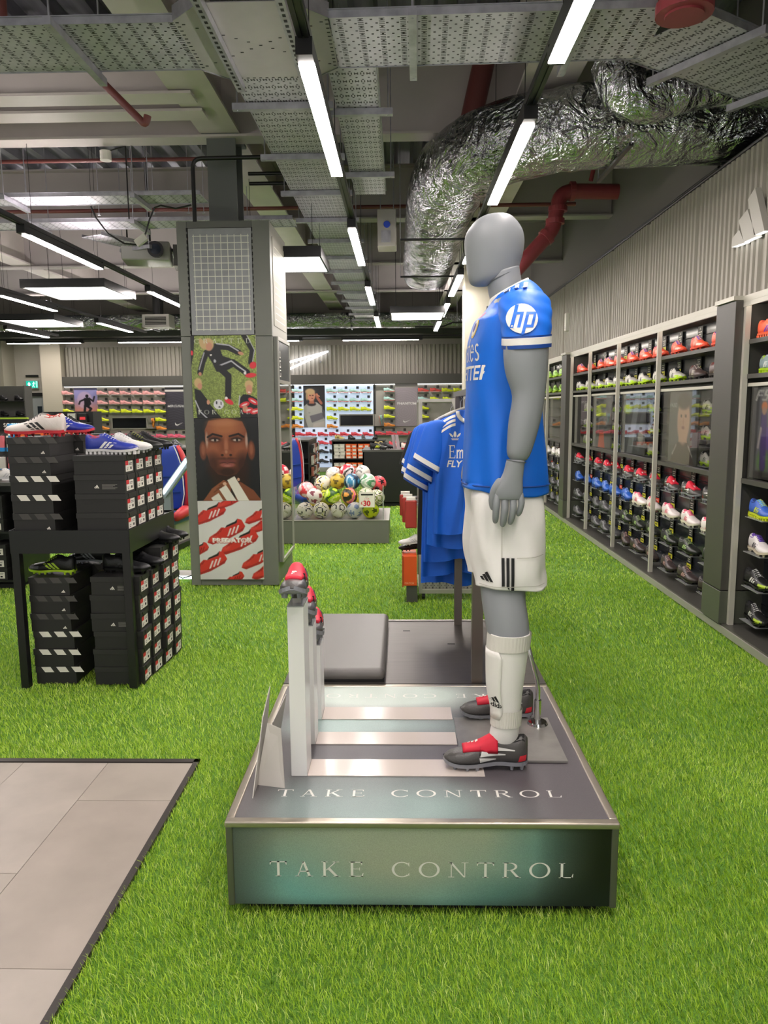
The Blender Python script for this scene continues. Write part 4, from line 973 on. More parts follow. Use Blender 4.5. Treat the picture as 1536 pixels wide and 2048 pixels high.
decal_front(subdiv([[(x * k - .15, y) for x, y in p] for p in ps]), 2.74, 1.735, JB, 'sponsor_lettering', WHITEM, jv)
ps = text_polys('FLY BETTER', .068, .25, .0012, 1.0, 'CENTER')
decal_front(ps, 2.735, 1.672, JB, 'sponsor_slogan', WHITEM, jv)
# ---- shorts: waist loft + two legs
def shorts_leg(sg):
    cy = 2.74 + sg * .105
    o = 0 if sg < 0 else -.008; kk = [(1.33, .372, 2.74 + sg * .082, .105, .080), (1.285, .372 + o, 2.74 + sg * .085, .120, .090), (1.255, .373 + o, 2.74 + sg * .090, .127, .098), (1.19, .377 + o, 2.74 + sg * .098, .127, .104), (1.09, .378 + o, cy, .128, .108), (1.02, .382 + o, cy + sg * .004, .126, .110), (.953, .387 + o, cy + sg * .008, .1235, .110)]
    rings = []
    for i, (z, x, y, a, w) in enumerate(spl(kk, 8)):
        ring = []
        for q, p in enumerate(sring(x, y, z, a, w, 56, .82)):
            th = 2 * PI * q / 56; g = min(1, max(0, (1.28 - z) / .2)); r = g * (.005 * math.sin(th * 6 + z * 14) + .004 * math.sin(th * 3 - z * 30 + 1.5 * math.sin(z * 17)))
            ring.append((p[0] + math.cos(th) * r, p[1] + math.sin(th) * r, p[2] + (.006 * math.sin(th * 2) if i > 36 else 0)))
        rings.append(ring)
    return rings
SHV = {}
sr = {sg: shorts_leg(sg) for sg in (-1, 1)}
b = MB()
for sg in (-1, 1):
    b.loft(sr[sg], False, False); SHV[sg] = BVHTree.FromPolygons([Vector(v) for r in sr[sg] for v in r], MB().loft(sr[sg], False, False).f)
sh = MN(b).build('shorts', SHC, man, smooth=True); s2 = sh.modifiers.new('solid', 'SOLIDIFY'); s2.thickness = .004; s2.offset = 1
def dsh(polys, x0, z0, nm, m, off=.0065): return decal_side(subdiv(polys, .015), x0, z0, SHV[-1], nm, m, sh, off)
for i in range(3): dsh([[(i * .0165, 0), (i * .0165 + .0105, 0), (i * .0165 + .0105, .112), (i * .0165, .112)]], .341, .955, 'side_stripe', BLACKM)
dsh([[(x * 1, y) for x, y in p] for p in bars_logo(.036, .034)], .277, .984, 'brand_bars', BLACKM)
seam = mat('seam_white', '#b9b5ab', .8)
dsh([[(0, 0), (.10, .004), (.10, .0065), (0, .0025)]], .392, 1.066, 'panel_seam', seam); dsh([[(0, 0), (.0025, 0), (.0025, .27), (0, .27)]], .341, 1.066, 'panel_seam', seam); dsh([[(0, 0), (.23, .0), (.23, .002), (0, .002)]], .270, .967, 'hem_seam', seam)
# ---- socks with shin pad
RIB = mat('sock_rib', '#d6d2c9', .8); 
def sock(cyk, kk, near):
    rings = [sring((f + bk) / 2, y, z, (bk - f) / 2, w, 40, .95) for z, f, bk, y, w in spl(kk, 6)]
    o = MN(MB().loft(rings, False, False)).build('sock', WCL, man, smooth=True); s3 = o.modifiers.new('solid', 'SOLIDIFY'); s3.thickness = .003; s3.offset = 1
    # ribbed bands
    def ribs(z0, z1, nm):
        rr = []
        for z in np.linspace(z0, z1, 4):
            f, bk, y, w = [np.interp(z, [q[0] for q in kk][::-1], [q[i] for q in kk][::-1]) for i in (1, 2, 3, 4)]
            ring = []
            for q in range(120):
                t = 2 * PI * q / 120; r = .0045 + .0012 * math.cos(t * 40); ring.append(((f + bk) / 2 + ((bk - f) / 2 + r) * math.copysign(abs(math.cos(t)) ** .95, math.cos(t)), y + (w + r) * math.copysign(abs(math.sin(t)) ** .95, math.sin(t)), z))
            rr.append(ring)
        MN(MB().loft(rr, False, False)).build(nm, RIB, o, smooth=True)
    ribs(.745, .80, 'rib_cuff'); ribs(.47, .53, 'rib_ankle')
    return o, rings
near_k = [(.80, .304, .447, 2.55, .070), (.73, .300, .440, 2.548, .068), (.66, .301, .432, 2.545, .064), (.60, .303, .424, 2.541, .058), (.53, .318, .417, 2.536, .049), (.478, .317, .414, 2.533, .045), (.445, .310, .411, 2.531, .040), (.415, .306, .408, 2.530, .034), (.39, .305, .405, 2.53, .026)]
far_k = [(z, f + .03 * (1.12 - z) / .35 + .012, k + .03 * (1.12 - z) / .35 + .012, 2.93 + .02 * (.8 - z) / .4, w) for z, f, k, y, w in near_k]
so_n, rn = sock(0, near_k, True); so_f, rf = sock(0, far_k, False)
def guard(kk, parent, sg):
    rings = []
    for z in np.linspace(.745, .50, 12):
        f, bk, y, w = [np.interp(z, [q[0] for q in kk][::-1], [q[i] for q in kk][::-1]) for i in (1, 2, 3, 4)]
        e = 1.0 if .52 < z < .73 else .86; out = []
        for t in np.linspace(-1.18 * e, 1.18 * e, 15): out.append(((f + bk) / 2 - ((bk - f) / 2 + .008) * math.cos(t), y - (w + .008) * math.sin(t) * 1.0, z))
        inn = [((p[0] - (f + bk) / 2) * .94 + (f + bk) / 2, (p[1] - y) * .94 + y, p[2]) for p in out[::-1]]
        rings.append(out + inn)
    return MN(MB().loft(rings, True, True)).build('shin_guard', mat('guard_white', '#e4e1da', .45), parent, smooth=True, auto=None)
gn = guard(near_k, so_n, -1); guard(far_k, so_f, 1)
GB = BVHTree.FromPolygons([Vector(v.co) + MO for v in gn.data.vertices], [tuple(p.vertices) for p in gn.data.polygons])
decal_side(subdiv(bars_logo(.032, .022), .004), .303, .566, GB, 'guard_bars', BLACKM, gn, .001)
ps = text_polys('adidas', .026, 0, .0006, 1.0); decal_side([[(x * .85, y) for x, y in p] for p in ps], .299, .546, GB, 'guard_lettering', BLACKM, gn, .001)
# ---- boots worn
for (x, y, a) in ((.292, 2.522, 180), (.385, 2.948, 180)):
    o = place_boot(pred, (x - MO.x, y - MO.y, .003), R(a), parent=man, name='boot'); o.scale = (1.04, 1.04, 1.14)
# ---- base plate and rod
bp = mat('base_plate_grey', '#8f8c87', .3, .25, noise=.2, nscale=9)
MN(MB().box(.21, .592, 2.553, 2.932, ZT + .0035, ZT + .011)).build('base_plate', bp, man)
MN(MB().tube([(.541, 2.875, ZT + .012), (.541, 2.875, .40), (.541, 2.875, .46), (.536, 2.876, .50), (.510, 2.885, .60), (.492, 2.892, .67)], .009, 12)).build('support_rod', CHROME, man, smooth=True)
MN(MB().cyl((.541, 2.875, ZT + .011), (.541, 2.875, ZT + .02), .042, 24, r1=.036).cyl((.541, 2.875, ZT + .02), (.541, 2.875, ZT + .11), .0135, 16)).build('rod_socket', CHROME, man, auto=40)
# ================================================================== CLAD PILLAR WITH POSTERS
PX0, PX1, PY0, PY1, PH = -1.900, -1.108, 6.59, 7.46, 3.155
pil = thing('clad_pillar', 'grey clad pillar with slotted uprights carrying posters', 'pillar', ((PX0 + PX1) / 2, (PY0 + PY1) / 2, 0))
cx, cy = (PX0 + PX1) / 2, (PY0 + PY1) / 2
def PP(b): return b.xf(lambda v: (v.x - cx, v.y - cy, v.z))
PP(MB().box(PX0 + .03, PX1 - .03, PY0 + .03, PY1 - .03, 0, PH - .01)).build('core', GREY, pil)
for x0, x1 in ((PX0, -1.812), (-1.258, PX1)):
    for z0, z1 in ((.0, 2.198), (2.202, PH)): PP(MB().box(x0, x1, PY0, PY0 + .05, z0, z1)).build('front_panel', GREY, pil, bevel=.003)
PP(MB().box(-1.81, -1.26, PY0 + .003, PY0 + .05, 3.10, PH)).build('head_panel', mat('dark_cladding', '#62635d', .45), pil)
PP(MB().box(-1.81, -1.26, PY0 + .006, PY0 + .05, 0, .085)).build('kick_panel', GREY, pil)
side = mat('side_cladding', '#8b897f', .45)
for z0, z1 in ((0, .2), (.202, 2.198), (2.202, PH)): PP(MB().box(PX1 - .05, PX1 - .001, PY0 + .052, PY1, z0, z1)).build('side_cladding_panel', GREY if z1 < 2.3 else side, pil, bevel=.003)
PP(MB().box(PX0 + .001, PX0 + .05, PY0 + .052, PY1, 0, PH)).build('side_cladding_panel', GREY, pil)
for x in (-1.8125, -1.2575):
    b = MB()
    for z in np.arange(.12, 3.1, .05): b.box(x - .005, x + .005, PY0 - .0006, PY0 + .004, z, z + .03)
    o = PP(b).build('slot_strip', BLACKM, pil); o['kind'] = 'stuff'
PP(MB().box(-1.80, -1.262, PY0 - .004, PY0 + .02, 2.212, 3.095)).build('concrete_panel', mat('concrete_print', '#96979a', .6, noise=.10, nscale=9), pil)
b = MB()
for i in range(9):
    x = -1.755 + .4635 * i / 8; b.box(x - .003, x + .003, PY0 - .0052, PY0 - .004, 2.248, 3.045)
for j in range(15):
    z = 2.258 + .772 * j / 14; b.box(-1.765, -1.283, PY0 - .0056, PY0 - .0045, z - .003, z + .003)
PP(b).build('printed_grid', mat('grid_white', '#dcdccf', .5), pil)
PP(MB().box(PX1 - .001, PX1 + .004, PY0 + .12, PY1 - .08, 2.3, 3.05)).build('side_graphic', mat('side_graphic_grey', '#98958a', .5), pil)
b = MB()
for j in range(12): z = 2.36 + .62 * j / 11; b.box(PX1 + .0042, PX1 + .005, PY0 + .2, PY1 - .15, z - .003, z + .003)
PP(b).build('side_grid', mat('grid_white', '#dcdccf', .5), pil)
# steel column above
t = thing('steel_column', 'dark grey steel column rising out of the clad pillar', 'column', (-1.549, 6.98, PH))
cm = mat('column_grey', '#5f635f', .5)
MB().box(-.125, .125, -.14, -.12, 0, .775).build('front_flange', cm, t); MB().box(-.125, .125, .12, .14, 0, .775).build('rear_flange', cm, t); MB().box(-.01, .01, -.12, .12, 0, .775).build('web', cm, t)
MB().box(-.16, .16, -.17, .17, .75, .775).build('cap_plate', cm, t)
# ---- posters
def PF(x0, x1, z0, z1, off): return lambda u, v: (x0 + (x1 - x0) * u, PY0 - off, z0 + (z1 - z0) * v)
def poster(name, label, P, x0, x1, z0, z1, off=.012, cat='poster', group=None, y=None, gm='poster_print'):
    yy = PY0 if y is None else y
    t = thing(name, label, cat, ((x0 + x1) / 2, yy - off / 2 - .0008, z0), 0, group)
    MB().box(-(x1 - x0) / 2, (x1 - x0) / 2, -off / 2, off / 2, 0, z1 - z0).build('board', WHITEM, t)
    P.build('print', lambda u, v: ((x1 - x0) * (u - .5), -off / 2 - .0006, (z1 - z0) * v), print_mat(gm, .4, coat=.1), t); return t
Z1 = lambda pts: [((x - 185) / 585, 1 - (y - 1115) / 745) for x, y in pts]
P = Paint(124, 150, '#84924a'); P.noise(.5, 2, 2, 2).noise(.35, 5)
P.ell(.55, .5, .5, .3, '#8f9a52', 1.2, op=.35).ell(.2, .4, .3, .3, '#6a7a38', 1.2, op=.3)
K, KW, SKN, BL_, RD = '#17171b', '#b9b7c0', '#c98f74', '#c8a878', '#d8313c'
P.line(Z1([(660, 1115), (735, 1250), (715, 1360)]), .07, K).line(Z1([(690, 1115), (755, 1250), (735, 1350)]), .012, KW).ell(*Z1([(738, 1385)])[0], .055, .04, RD, .2, 40)
P.poly(Z1([(185, 1115), (225, 1115), (210, 1280), (185, 1400)]), K).ell(*Z1([(195, 1270)])[0], .02, .03, RD)
P.line(Z1([(325, 1270), (290, 1350), (262, 1450)]), .085, K).line(Z1([(305, 1270), (275, 1360), (255, 1420)]), .016, KW).ell(*Z1([(262, 1460)])[0], .025, .022, SKN)
P.line(Z1([(400, 1215), (520, 1222), (615, 1270)]), .085, K).line(Z1([(420, 1190), (530, 1205), (610, 1255)]), .02, KW).ell(*Z1([(632, 1278)])[0], .045, .02, SKN, .2, -20)
P.poly(Z1([(310, 1250), (395, 1185), (440, 1215), (470, 1300), (545, 1325), (580, 1390), (480, 1440), (410, 1440), (375, 1360)]), K)
P.line(Z1([(450, 1400), (560, 1360), (680, 1450)]), .10, K).line(Z1([(440, 1385), (545, 1345), (600, 1390), (670, 1440)]), .022, KW)
P.line(Z1([(440, 1410), (515, 1480), (505, 1670)]), .095, K).ell(*Z1([(715, 1475)])[0], .085, .028, RD, .2, 5).ell(*Z1([(665, 1455)])[0], .02, .02, '#e9e3e0').ell(*Z1([(512, 1710)])[0], .075, .03, RD, .2, -30).ell(*Z1([(488, 1680)])[0], .022, .018, '#e9e3e0')
P.ell(*Z1([(345, 1195)])[0], .085, .075, BL_, .25).ell(*Z1([(290, 1190)])[0], .04, .07, BL_, .4, 20).ell(*Z1([(352, 1215)])[0], .05, .05, SKN, .3).ell(*Z1([(365, 1290)])[0], .015, .01, '#e9e3e0').ell(*Z1([(398, 1345)])[0], .02, .02, KW)
P.ell(*Z1([(418, 1735)])[0], .078, .06, '#d9d6dc', .1).ell(*Z1([(400, 1720)])[0], .015, .02, '#3c3946').ell(*Z1([(440, 1725)])[0], .01, .02, '#3c3946').ell(*Z1([(425, 1760)])[0], .02, .01, '#3c3946')
P.poly(Z1([(205, 1590), (260, 1610), (330, 1710), (345, 1740), (440, 1860), (220, 1860)]), K).line(Z1([(210, 1700), (250, 1800), (310, 1860)]), .02, KW).ell(*Z1([(240, 1540)])[0], .06, .06, BL_, .3).ell(*Z1([(255, 1570)])[0], .035, .04, SKN, .3).ell(*Z1([(325, 1715)])[0], .025, .03, SKN)
P.poly(Z1([(600, 1700), (640, 1645), (700, 1650), (770, 1690), (775, 1860), (610, 1860)]), K).line(Z1([(610, 1660), (600, 1740)]), .018, KW).ell(*Z1([(696, 1560)])[0], .065, .055, BL_, .25).ell(*Z1([(696, 1605)])[0], .05, .06, SKN, .25).ell(*Z1([(696, 1628)])[0], .02, .008, '#efe2dc')
for (x, y, r) in ((650, 1740, 20), (730, 1710, -30), (680, 1790, 10), (745, 1800, 15)): P.ell(*Z1([(x, y)])[0], .085, .033, RD, .2, r).ell(*Z1([(x, y)])[0], .05, .01, '#e9c9cb', .3, r)
P.ell(*Z1([(655, 1775)])[0], .04, .04, SKN, .3)
ps, w = serif_text('CRAFTED', .054, .75); P.polys(ps, .86 / w, .98, .06, .903, '#d9dccb')
ps, w = serif_text('FOR GOALS', .05, .6); P.polys(ps, .88 / w, .98, .08, .05, '#dfe2d4')
poster('action_poster', 'poster of women kicking a football on grass, printed CRAFTED FOR GOALS', P, -1.815, -1.250, 1.502, 2.206)
Z2 = lambda pts: [((x - 285) / 690, 1 - (y - 100) / 872) for x, y in pts]
P = Paint(124, 158, '#1b1b1e')
P.ell(*Z2([(620, 250)])[0], .36, .25, '#0f0e0f', .3)
for x in (372, 888): P.ell(*Z2([(x, 440)])[0], .058, .115, '#6d3a26', .3).ell(*Z2([(x, 430)])[0], .03, .07, '#8f563c', .6)
P.ell(*Z2([(650, 740)])[0], .28, .20, '#2c1a13', .5)
P.poly(Z2([(395, 230), (440, 130), (640, 108), (800, 140), (845, 240), (855, 430), (800, 600), (720, 690), (620, 712), (520, 690), (440, 600), (400, 430)]), '#7d442c')
P.ell(*Z2([(610, 200)])[0], .24, .11, '#a4643f', 1.0).ell(*Z2([(600, 150)])[0], .2, .04, '#b67a55', 1.0, op=.6).ell(*Z2([(480, 430)])[0], .10, .08, '#96573a', 1.0).ell(*Z2([(750, 430)])[0], .10, .08, '#8d5136', 1.0)
P.ell(*Z2([(415, 330)])[0], .02, .08, '#c9b4a8', .9, op=.7).ell(*Z2([(840, 340)])[0], .02, .08, '#c9b4a8', .9, op=.7).ell(*Z2([(470, 590)])[0], .10, .13, '#3b1f15', 1.0, op=.8).ell(*Z2([(790, 590)])[0], .10, .13, '#331b13', 1.0, op=.85)
P.ell(*Z2([(625, 665)])[0], .16, .06, '#2e1911', .9, op=.9).ell(*Z2([(620, 525)])[0], .15, .016, '#47271b', .9, op=.8)
for x, s in ((500, 1), (735, -1)):
    P.line(Z2([(x - 75 * s, 300), (x - 20 * s, 268), (x + 75 * s, 292)]), .03, '#1c100c').ell(*Z2([(x, 325)])[0], .10, .035, '#4a281b', .8).ell(*Z2([(x, 332)])[0], .058, .013, '#b9a79c', .4).ell(*Z2([(x + 4, 331)])[0], .020, .016, '#120c0a', .3).line(Z2([(x - 55, 322), (x, 312), (x + 55, 324)]), .012, '#1c100c')
P.ell(*Z2([(620, 400)])[0], .032, .11, '#a5664a', .9).ell(*Z2([(622, 470)])[0], .085, .045, '#8c5038', .5).ell(*Z2([(575, 488)])[0], .022, .014, '#2a140e', .5).ell(*Z2([(665, 488)])[0], .022, .014, '#2a140e', .5).ell(*Z2([(618, 455)])[0], .02, .02, '#c08a6c', .9, op=.7)
P.ell(*Z2([(628, 555)])[0], .125, .022, '#6b3630', .4).ell(*Z2([(628, 592)])[0], .11, .028, '#8f5147', .4).line(Z2([(545, 572), (590, 568), (628, 574), (665, 568), (712, 572)]), .008, '#2a1210').ell(*Z2([(628, 600)])[0], .05, .01, '#b27a6c', .8, op=.6)
P.poly(Z2([(350, 972), (450, 840), (580, 750), (660, 790), (640, 972)]), '#8a5236').poly(Z2([(700, 800), (760, 770), (900, 860), (985, 972), (700, 972)]), '#7a452d')
for a in (0, 1, 2): P.line(Z2([(470 + 30 * a, 880 - 35 * a), (560 + 30 * a, 820 - 25 * a)]), .012, '#5b311f')
P.ell(*Z2([(590, 790)])[0], .03, .02, '#d0a58c').ell(*Z2([(740, 745)])[0], .02, .02, '#c79a80')
for q in ([(438, 940), (520, 888), (578, 985), (465, 985)], [(528, 848), (603, 803), (720, 985), (615, 985)], [(618, 752), (698, 710), (858, 985), (735, 985)]): P.poly(Z2(q), '#ddd8cc')
poster('portrait_poster', 'poster of a stern man resting his chin above three white bars', P, -1.812, -1.248, .772, 1.500)
P = Paint(124, 156, '#cfcdcb'); P.ell(.5, .5, .6, .5, '#dddbd9', 1.1)
def shoe(x, y, s, r):
    def T(pts): return [(x + s * (a * math.cos(R(r)) - b * math.sin(R(r))), y + s * (a * math.sin(R(r)) + b * math.cos(R(r))) * .80) for a, b in pts]
    P.poly(T([(-.25, -.03), (-.20, -.075), (0, -.085), (.20, -.06), (.25, -.02), (.24, .07), (.20, .10), (.17, .055), (.02, .055), (-.02, .075), (-.10, .04), (-.20, .02)]), '#d2372f')
    P.poly(T([(-.25, -.03), (-.20, -.075), (0, -.085), (.20, -.06), (.25, -.02), (.1, -.05), (-.1, -.055)]), '#a82a26').poly(T([(.02, .055), (.17, .055), (.20, .10), (.16, .08), (.05, .075)]), '#221a1c')
    for k in range(3): P.poly(T([(.0 + .05 * k, -.05), (.02 + .05 * k, -.055), (.09 + .05 * k, .02), (.07 + .05 * k, .025)]), '#e8dcda' if s > .9 else '#8f1f20')
    for k in range(4): P.line(T([(-.16 + .035 * k, .0 + .01 * k), (-.12 + .035 * k, .03 + .01 * k)]), .008, '#7c1d1d')
    P.ell(*T([(-.16, -.005)])[0], .06, .02, '#e2584c', .9, r, .5)
for q in ((.14, .82, 1.25, 20), (.50, 1.0, .9, 22), (.95, .82, 1, 22), (1.02, .70, 1, 20), (.42, .60, 1.3, 22), (.62, .47, 1.3, 22), (.90, .27, 1.15, 24), (1.06, .13, 1.15, 22), (-.06, .36, .9, 22), (.12, .19, 1.3, 22), (.5, .0, .8, 22)): shoe(*q)
ps = text_polys('PREDATOR', .12, 0, .008, 1.05, 'CENTER'); P.polys(ps, .99, .66, .525, .468, '#a02622').polys(ps, .97, .62, .52, .475, '#f8f6f2')
poster('boots_poster', 'poster of scattered red boots on white, printed PREDATOR', P, -1.812, -1.240, .058, .770, off=.016)
# ---- mirror on the pillar side
t = thing('wall_mirror', 'tall framed mirror on the side of the clad pillar', 'mirror', (PX1 + .001, 6.985, .20))
MB().box(.001, .03, -.34, .34, 0, 2.0).build('backing', GREY, t)
MB().box(.03, .034, -.32, .32, .03, 1.60).build('mirror_glass', mat('mirror', '#d9dcd9', .02, 1.0), t); MB().box(.03, .034, -.32, .32, 1.63, 1.97).build('header_panel', mat('header_dark', '#45484a', .25), t)
for bb in ((-.34, -.32, 0, 2.0), (.32, .34, 0, 2.0)): MB().box(.03, .042, bb[0], bb[1], bb[2], bb[3]).build('frame_bar', GREYL, t)
for z in (0, 1.6, 1.97): MB().box(.03, .042, -.32, .32, z, z + .03).build('frame_bar', GREYL, t)
ps = text_polys('FIND', .1, 0, 0, 1.1); MB().polys(ps, lambda a, b: (.0346, -.25 + b, 1.65 + a)).build('header_lettering', WHITEM, t)
# ================================================================== SHOE BOXES
BXK = mat('shoe_box_black', '#201f1e', .6); BXL = mat('shoe_box_lid', '#262524', .6); PRW = mat('box_print_white', '#ded9cf', .6); PRG = mat('box_print_grey', '#464341', .6); LBR = mat('label_red', '#c9323a', .5)
_bx = {}
def bx(kind):
    """meshes of a box; origin at bottom centre. A: bars on the lid front, B: label on the +x end"""
    if kind in _bx: return _bx[kind]
    W, D, Hh, lid = (.236, .325, .1045, .036) if kind[0] == 'A' else (.285, .162, .1055, .030)
    g = .003
    out = [('box_body', MB().box(-W / 2 + g, W / 2 - g, -D / 2 + g, D / 2 - g, 0, Hh - .004).mesh('box_body', BXK)),
           ('box_lid', MB().box(-W / 2, W / 2, -D / 2, D / 2, Hh - lid, Hh - .0005).mesh('box_lid', BXL))]
    if kind[0] == 'A':
        bars = [[(-.075 + .087 * i, .002), (-.022 + .087 * i, .002), (-.043 + .087 * i, lid - .002), (-.097 + .087 * i, lid - .002)] for i in range(3)]
        white = kind == 'Aw'
        out.append(('lid_bars', MB().polys([[(x, y) for x, y in q] for q in bars], lambda a, b: (a + .012, -D / 2 - .0006, Hh - lid + b)).mesh('lid_bars', PRW if white else PRG)))
        if not white: out.append(('box_logo', MB().polys(bars_logo(.022, .016), lambda a, b: (W / 2 - .05 + a, -D / 2 + g - .0006, .014 + b)).mesh('box_logo', PRW)))
        out.append(('lid_logo', MB().polys(bars_logo(.022, .018), lambda a, b: (W / 2 + .0006, -D / 2 + .04 + a, Hh - lid + .008 + b)).mesh('lid_logo', PRW)))
    else:
        if kind == 'Bt':
            m = MB().polys(bars_logo(.026, .020), lambda a, b: (-.03 + a, -D / 2 + g - .0006, .03 + b))
            for j in range(5): m.polys([_rect(0, .085 - .012 * (j % 3), 0, .002)], lambda a, b: (.012 + a, -D / 2 + g - .0006, .05 - .006 * j + b), 1)
            out.append(('box_logo', m.mesh('box_logo', [PRW, mat('print_dim', '#8a8781', .6)])))
        m = MB(); X = W / 2 - g + .0007
        m.polys([_rect(-.055, .055, .012, .070)], lambda a, b: (X, a, b)); m.polys([_rect(-.055, -.012, .048, .072)], lambda a, b: (X + .0004, a, b), 1)
        for (a0, a1, b0, b1) in ((.015, .035, .022, .036), (-.04, -.02, .02, .024), (-.04, -.015, .03, .033), (.0, .045, .055, .058), (.0, .04, .047, .05)): m.polys([_rect(a0, a1, b0, b1)], lambda a, b: (X + .0006, a, b), 2)
        out.append(('price_label', m.mesh('price_label', [PRW, LBR, BLACKM])))
        out.append(('lid_flap', MB().prism([(-.05, 0), (.05, 0), (.035, -.028), (-.035, -.028)], lambda a, b: (W / 2 + .0005, a, Hh - .002 + b), lambda a, b: (W / 2 + .0025, a, Hh - .002 + b)).mesh('lid_flap', BXL)))
    _bx[kind] = out; return out
def place_box(kind, x, y, z, rz, label, group):
    o = thing('shoe_box', label, 'shoe box', (x, y, z), rz, group)
    for nm, me in bx(kind): link_mesh(nm, me, o)
    return o
# ---- two-tier rack
rk = thing('shoe_rack', 'black two-tier metal rack loaded with shoe boxes', 'rack', (-1.85, 4.49, 0))
def RK(b): return b.xf(lambda v: (v.x + 1.85, v.y - 4.49, v.z))
RX0, RX1, RY0, RY1 = -2.185, -1.515, 4.075, 4.90
for x, y in ((RX0, RY0), (RX1 - .045, RY0), (RX0, RY1 - .045), (RX1 - .045, RY1 - .045)): RK(MB().box(x, x + .045, y, y + .045, 0, .79)).build('leg', BLACK, rk, bevel=.002)
RK(MB().box(RX0, RX1, RY0, RY1, .895, .905)).build('tray_floor', BLACK, rk)
for bb in ((RX0, RX1, RY0 - .003, RY0), (RX0, RX1, RY1, RY1 + .003), (RX0 - .003, RX0, RY0, RY1), (RX1, RX1 + .003, RY0, RY1)): RK(MB().box(*bb, .787, .917)).build('tray_side', BLACK, rk)
rng = random.Random(11)
gA, gB = 'shoe boxes stacked on the rack', 'shoe boxes stacked on the rack'
def jit(s=.004): return rng.uniform(-s, s)
for j, kd in enumerate(['Ag', 'Aw', 'Aw', 'Ag', 'Ag']):
    place_box(kd, -2.052 + jit(), 4.255 + jit(), .9055 + .1055 * j, R(jit(1.2)), 'black shoe box with %s lid bars, %s from bottom in the front tray stack' % ('white' if kd == 'Aw' else 'grey', ORD[j]), gA)
for j, kd in enumerate(['Ag', 'Aw', 'Ag', 'Ag', 'Ag']):
    place_box(kd, -2.012 + jit(), 4.60 + jit(), .9055 + .1055 * j, R(jit(1.2)), 'black shoe box, %s from bottom of the rear tray stack behind the barred boxes' % ORD[j], gA)
for c in range(4):
    for j in range(4):
        place_box('Bt' if (j == 2 and c == 0) else 'Bp', -1.669 + jit(.002), 4.175 + .168 * c, .9055 + .1065 * j, 0, 'black shoe box with price label on the tray, %s column back, %s from bottom' % (ORD[c], ORD[j]), gB)
for j, kd in enumerate(['Aw', 'Aw', 'Aw', 'Ag', 'Ag', 'Ag']):
    place_box(kd, -2.02 + jit(.006), 4.31 + jit(), .0005 + .1055 * j, R(jit(1.5)), 'black shoe box with %s lid bars, %s from the turf in the front floor stack' % ('white' if kd == 'Aw' else 'grey', ORD[j]), gA)
for j in range(6):
    place_box('Ag', -1.99 + jit(.01), 4.665 + jit(), .0005 + .1055 * j, R(jit(2)), 'black shoe box, %s from the turf in the rear floor stack under the tray' % ORD[j], gA)
for c, n in enumerate((6, 6, 7, 7)):
    for j in range(n):
        place_box('Bt' if c == 0 and j in (3, 5) else 'Bp', -1.635 + .012 * c + jit(.008), 4.215 + .168 * c, .0005 + .1065 * j, R(jit(2)), 'black shoe box with price label on the turf, %s column back, %s from bottom' % (ORD[c], ORD[j]), gB)
# ---- boots on the rack
bw = boot_proto('white_black', '#d9cfc8', '#c8303c', '#141214', '#8a8580', lining='#c0473c', gloss=.4)
bb_ = boot_proto('blue_white', '#2b3a9a', '#dcdad8', '#eceae6', '#2b3a9a', lining='#b03a3a', studs=False, laces='#d8d8d8')
bb2 = boot_proto('navy_white', '#26349a', '#d8414a', '#e8e6e2', '#26349a')
bk = boot_proto('black_plain', '#19191b', '#101011', '#2b2b2d', '#1b1b1d', laces='#232325')
bkg = boot_proto('black_lime', '#1b1c1b', '#a9cf2e', '#b4d838', '#202020', laces='#a8d02e', toe='#55565a')
bks = boot_proto('black_silver', '#1d1d1f', '#b9bcc4', '#b9bcc4', '#1d1d1f')
bye = boot_proto('black_yellow', '#1a1b1a', '#26282a', '#c8d52e', '#222', laces='#8c9430') if False else boot_proto('black_yellow', '#1a1b1a', '#26282a', '#c8d52e', '#222222', laces='#8c9430')
bgold = boot_proto('gold', '#c9b568', '#e0dccb', '#1d1d1d', '#b9a558'); bww = boot_proto('plain_white', '#dcdad6', '#cfcfcf', '#b8b8ba', '#d5d5d3')
gR = 'boots displayed on the rack'
place_boot(bw, (-2.055, 4.19, 1.4335), R(180), 'big white boot with three black bars on the tallest box stack', gR, scale=1.2)
place_boot(bb2, (-1.99, 4.47, 1.4335), R(2), 'navy boot with white bars behind the big white boot', gR, scale=1.1)
place_boot(bk, (-2.04, 4.68, 1.4335), R(-20), 'black boot behind the navy one on the tallest boxes', gR)
place_boot(bb_, (-1.625, 4.20, 1.3318), R(-3), 'blue turf boot with white bars on the labelled boxes', gR, scale=1.06)
place_boot(bww, (-1.60, 4.36, 1.3318), R(-4), 'white boot behind the blue turf boot', gR, scale=1.05)
place_boot(bye, (-1.58, 4.52, 1.3318), R(-6), 'black boot with yellow bars behind the white one', gR)
place_boot(bk, (-1.57, 4.68, 1.3318), R(-4), 'black boot at the rear of the labelled boxes on the tray', gR)
place_boot(bkg, (-2.04, 4.25, .6338), R(172), 'black boot with lime bars under the tray', gR, scale=1.03)
place_boot(bks, (-1.95, 4.55, .6338), R(170), 'black boot with silver bars under the tray', gR)
place_boot(bk, (-1.60, 4.25, .640), R(-8), 'plain black boot on the front labelled floor stack', gR, scale=1.02)
place_boot(bk, (-1.57, 4.42, .640), R(-10), 'plain black boot on the second labelled floor stack', gR, scale=1.02)
place_boot(bk, (-1.53, 4.62, .7465), R(-8), 'plain black boot on the taller third labelled floor stack', gR, scale=1.02)
place_boot(bk, (-1.52, 4.76, .7465), R(-8), 'plain black boot on the rearmost labelled floor stack', gR, scale=1.02)
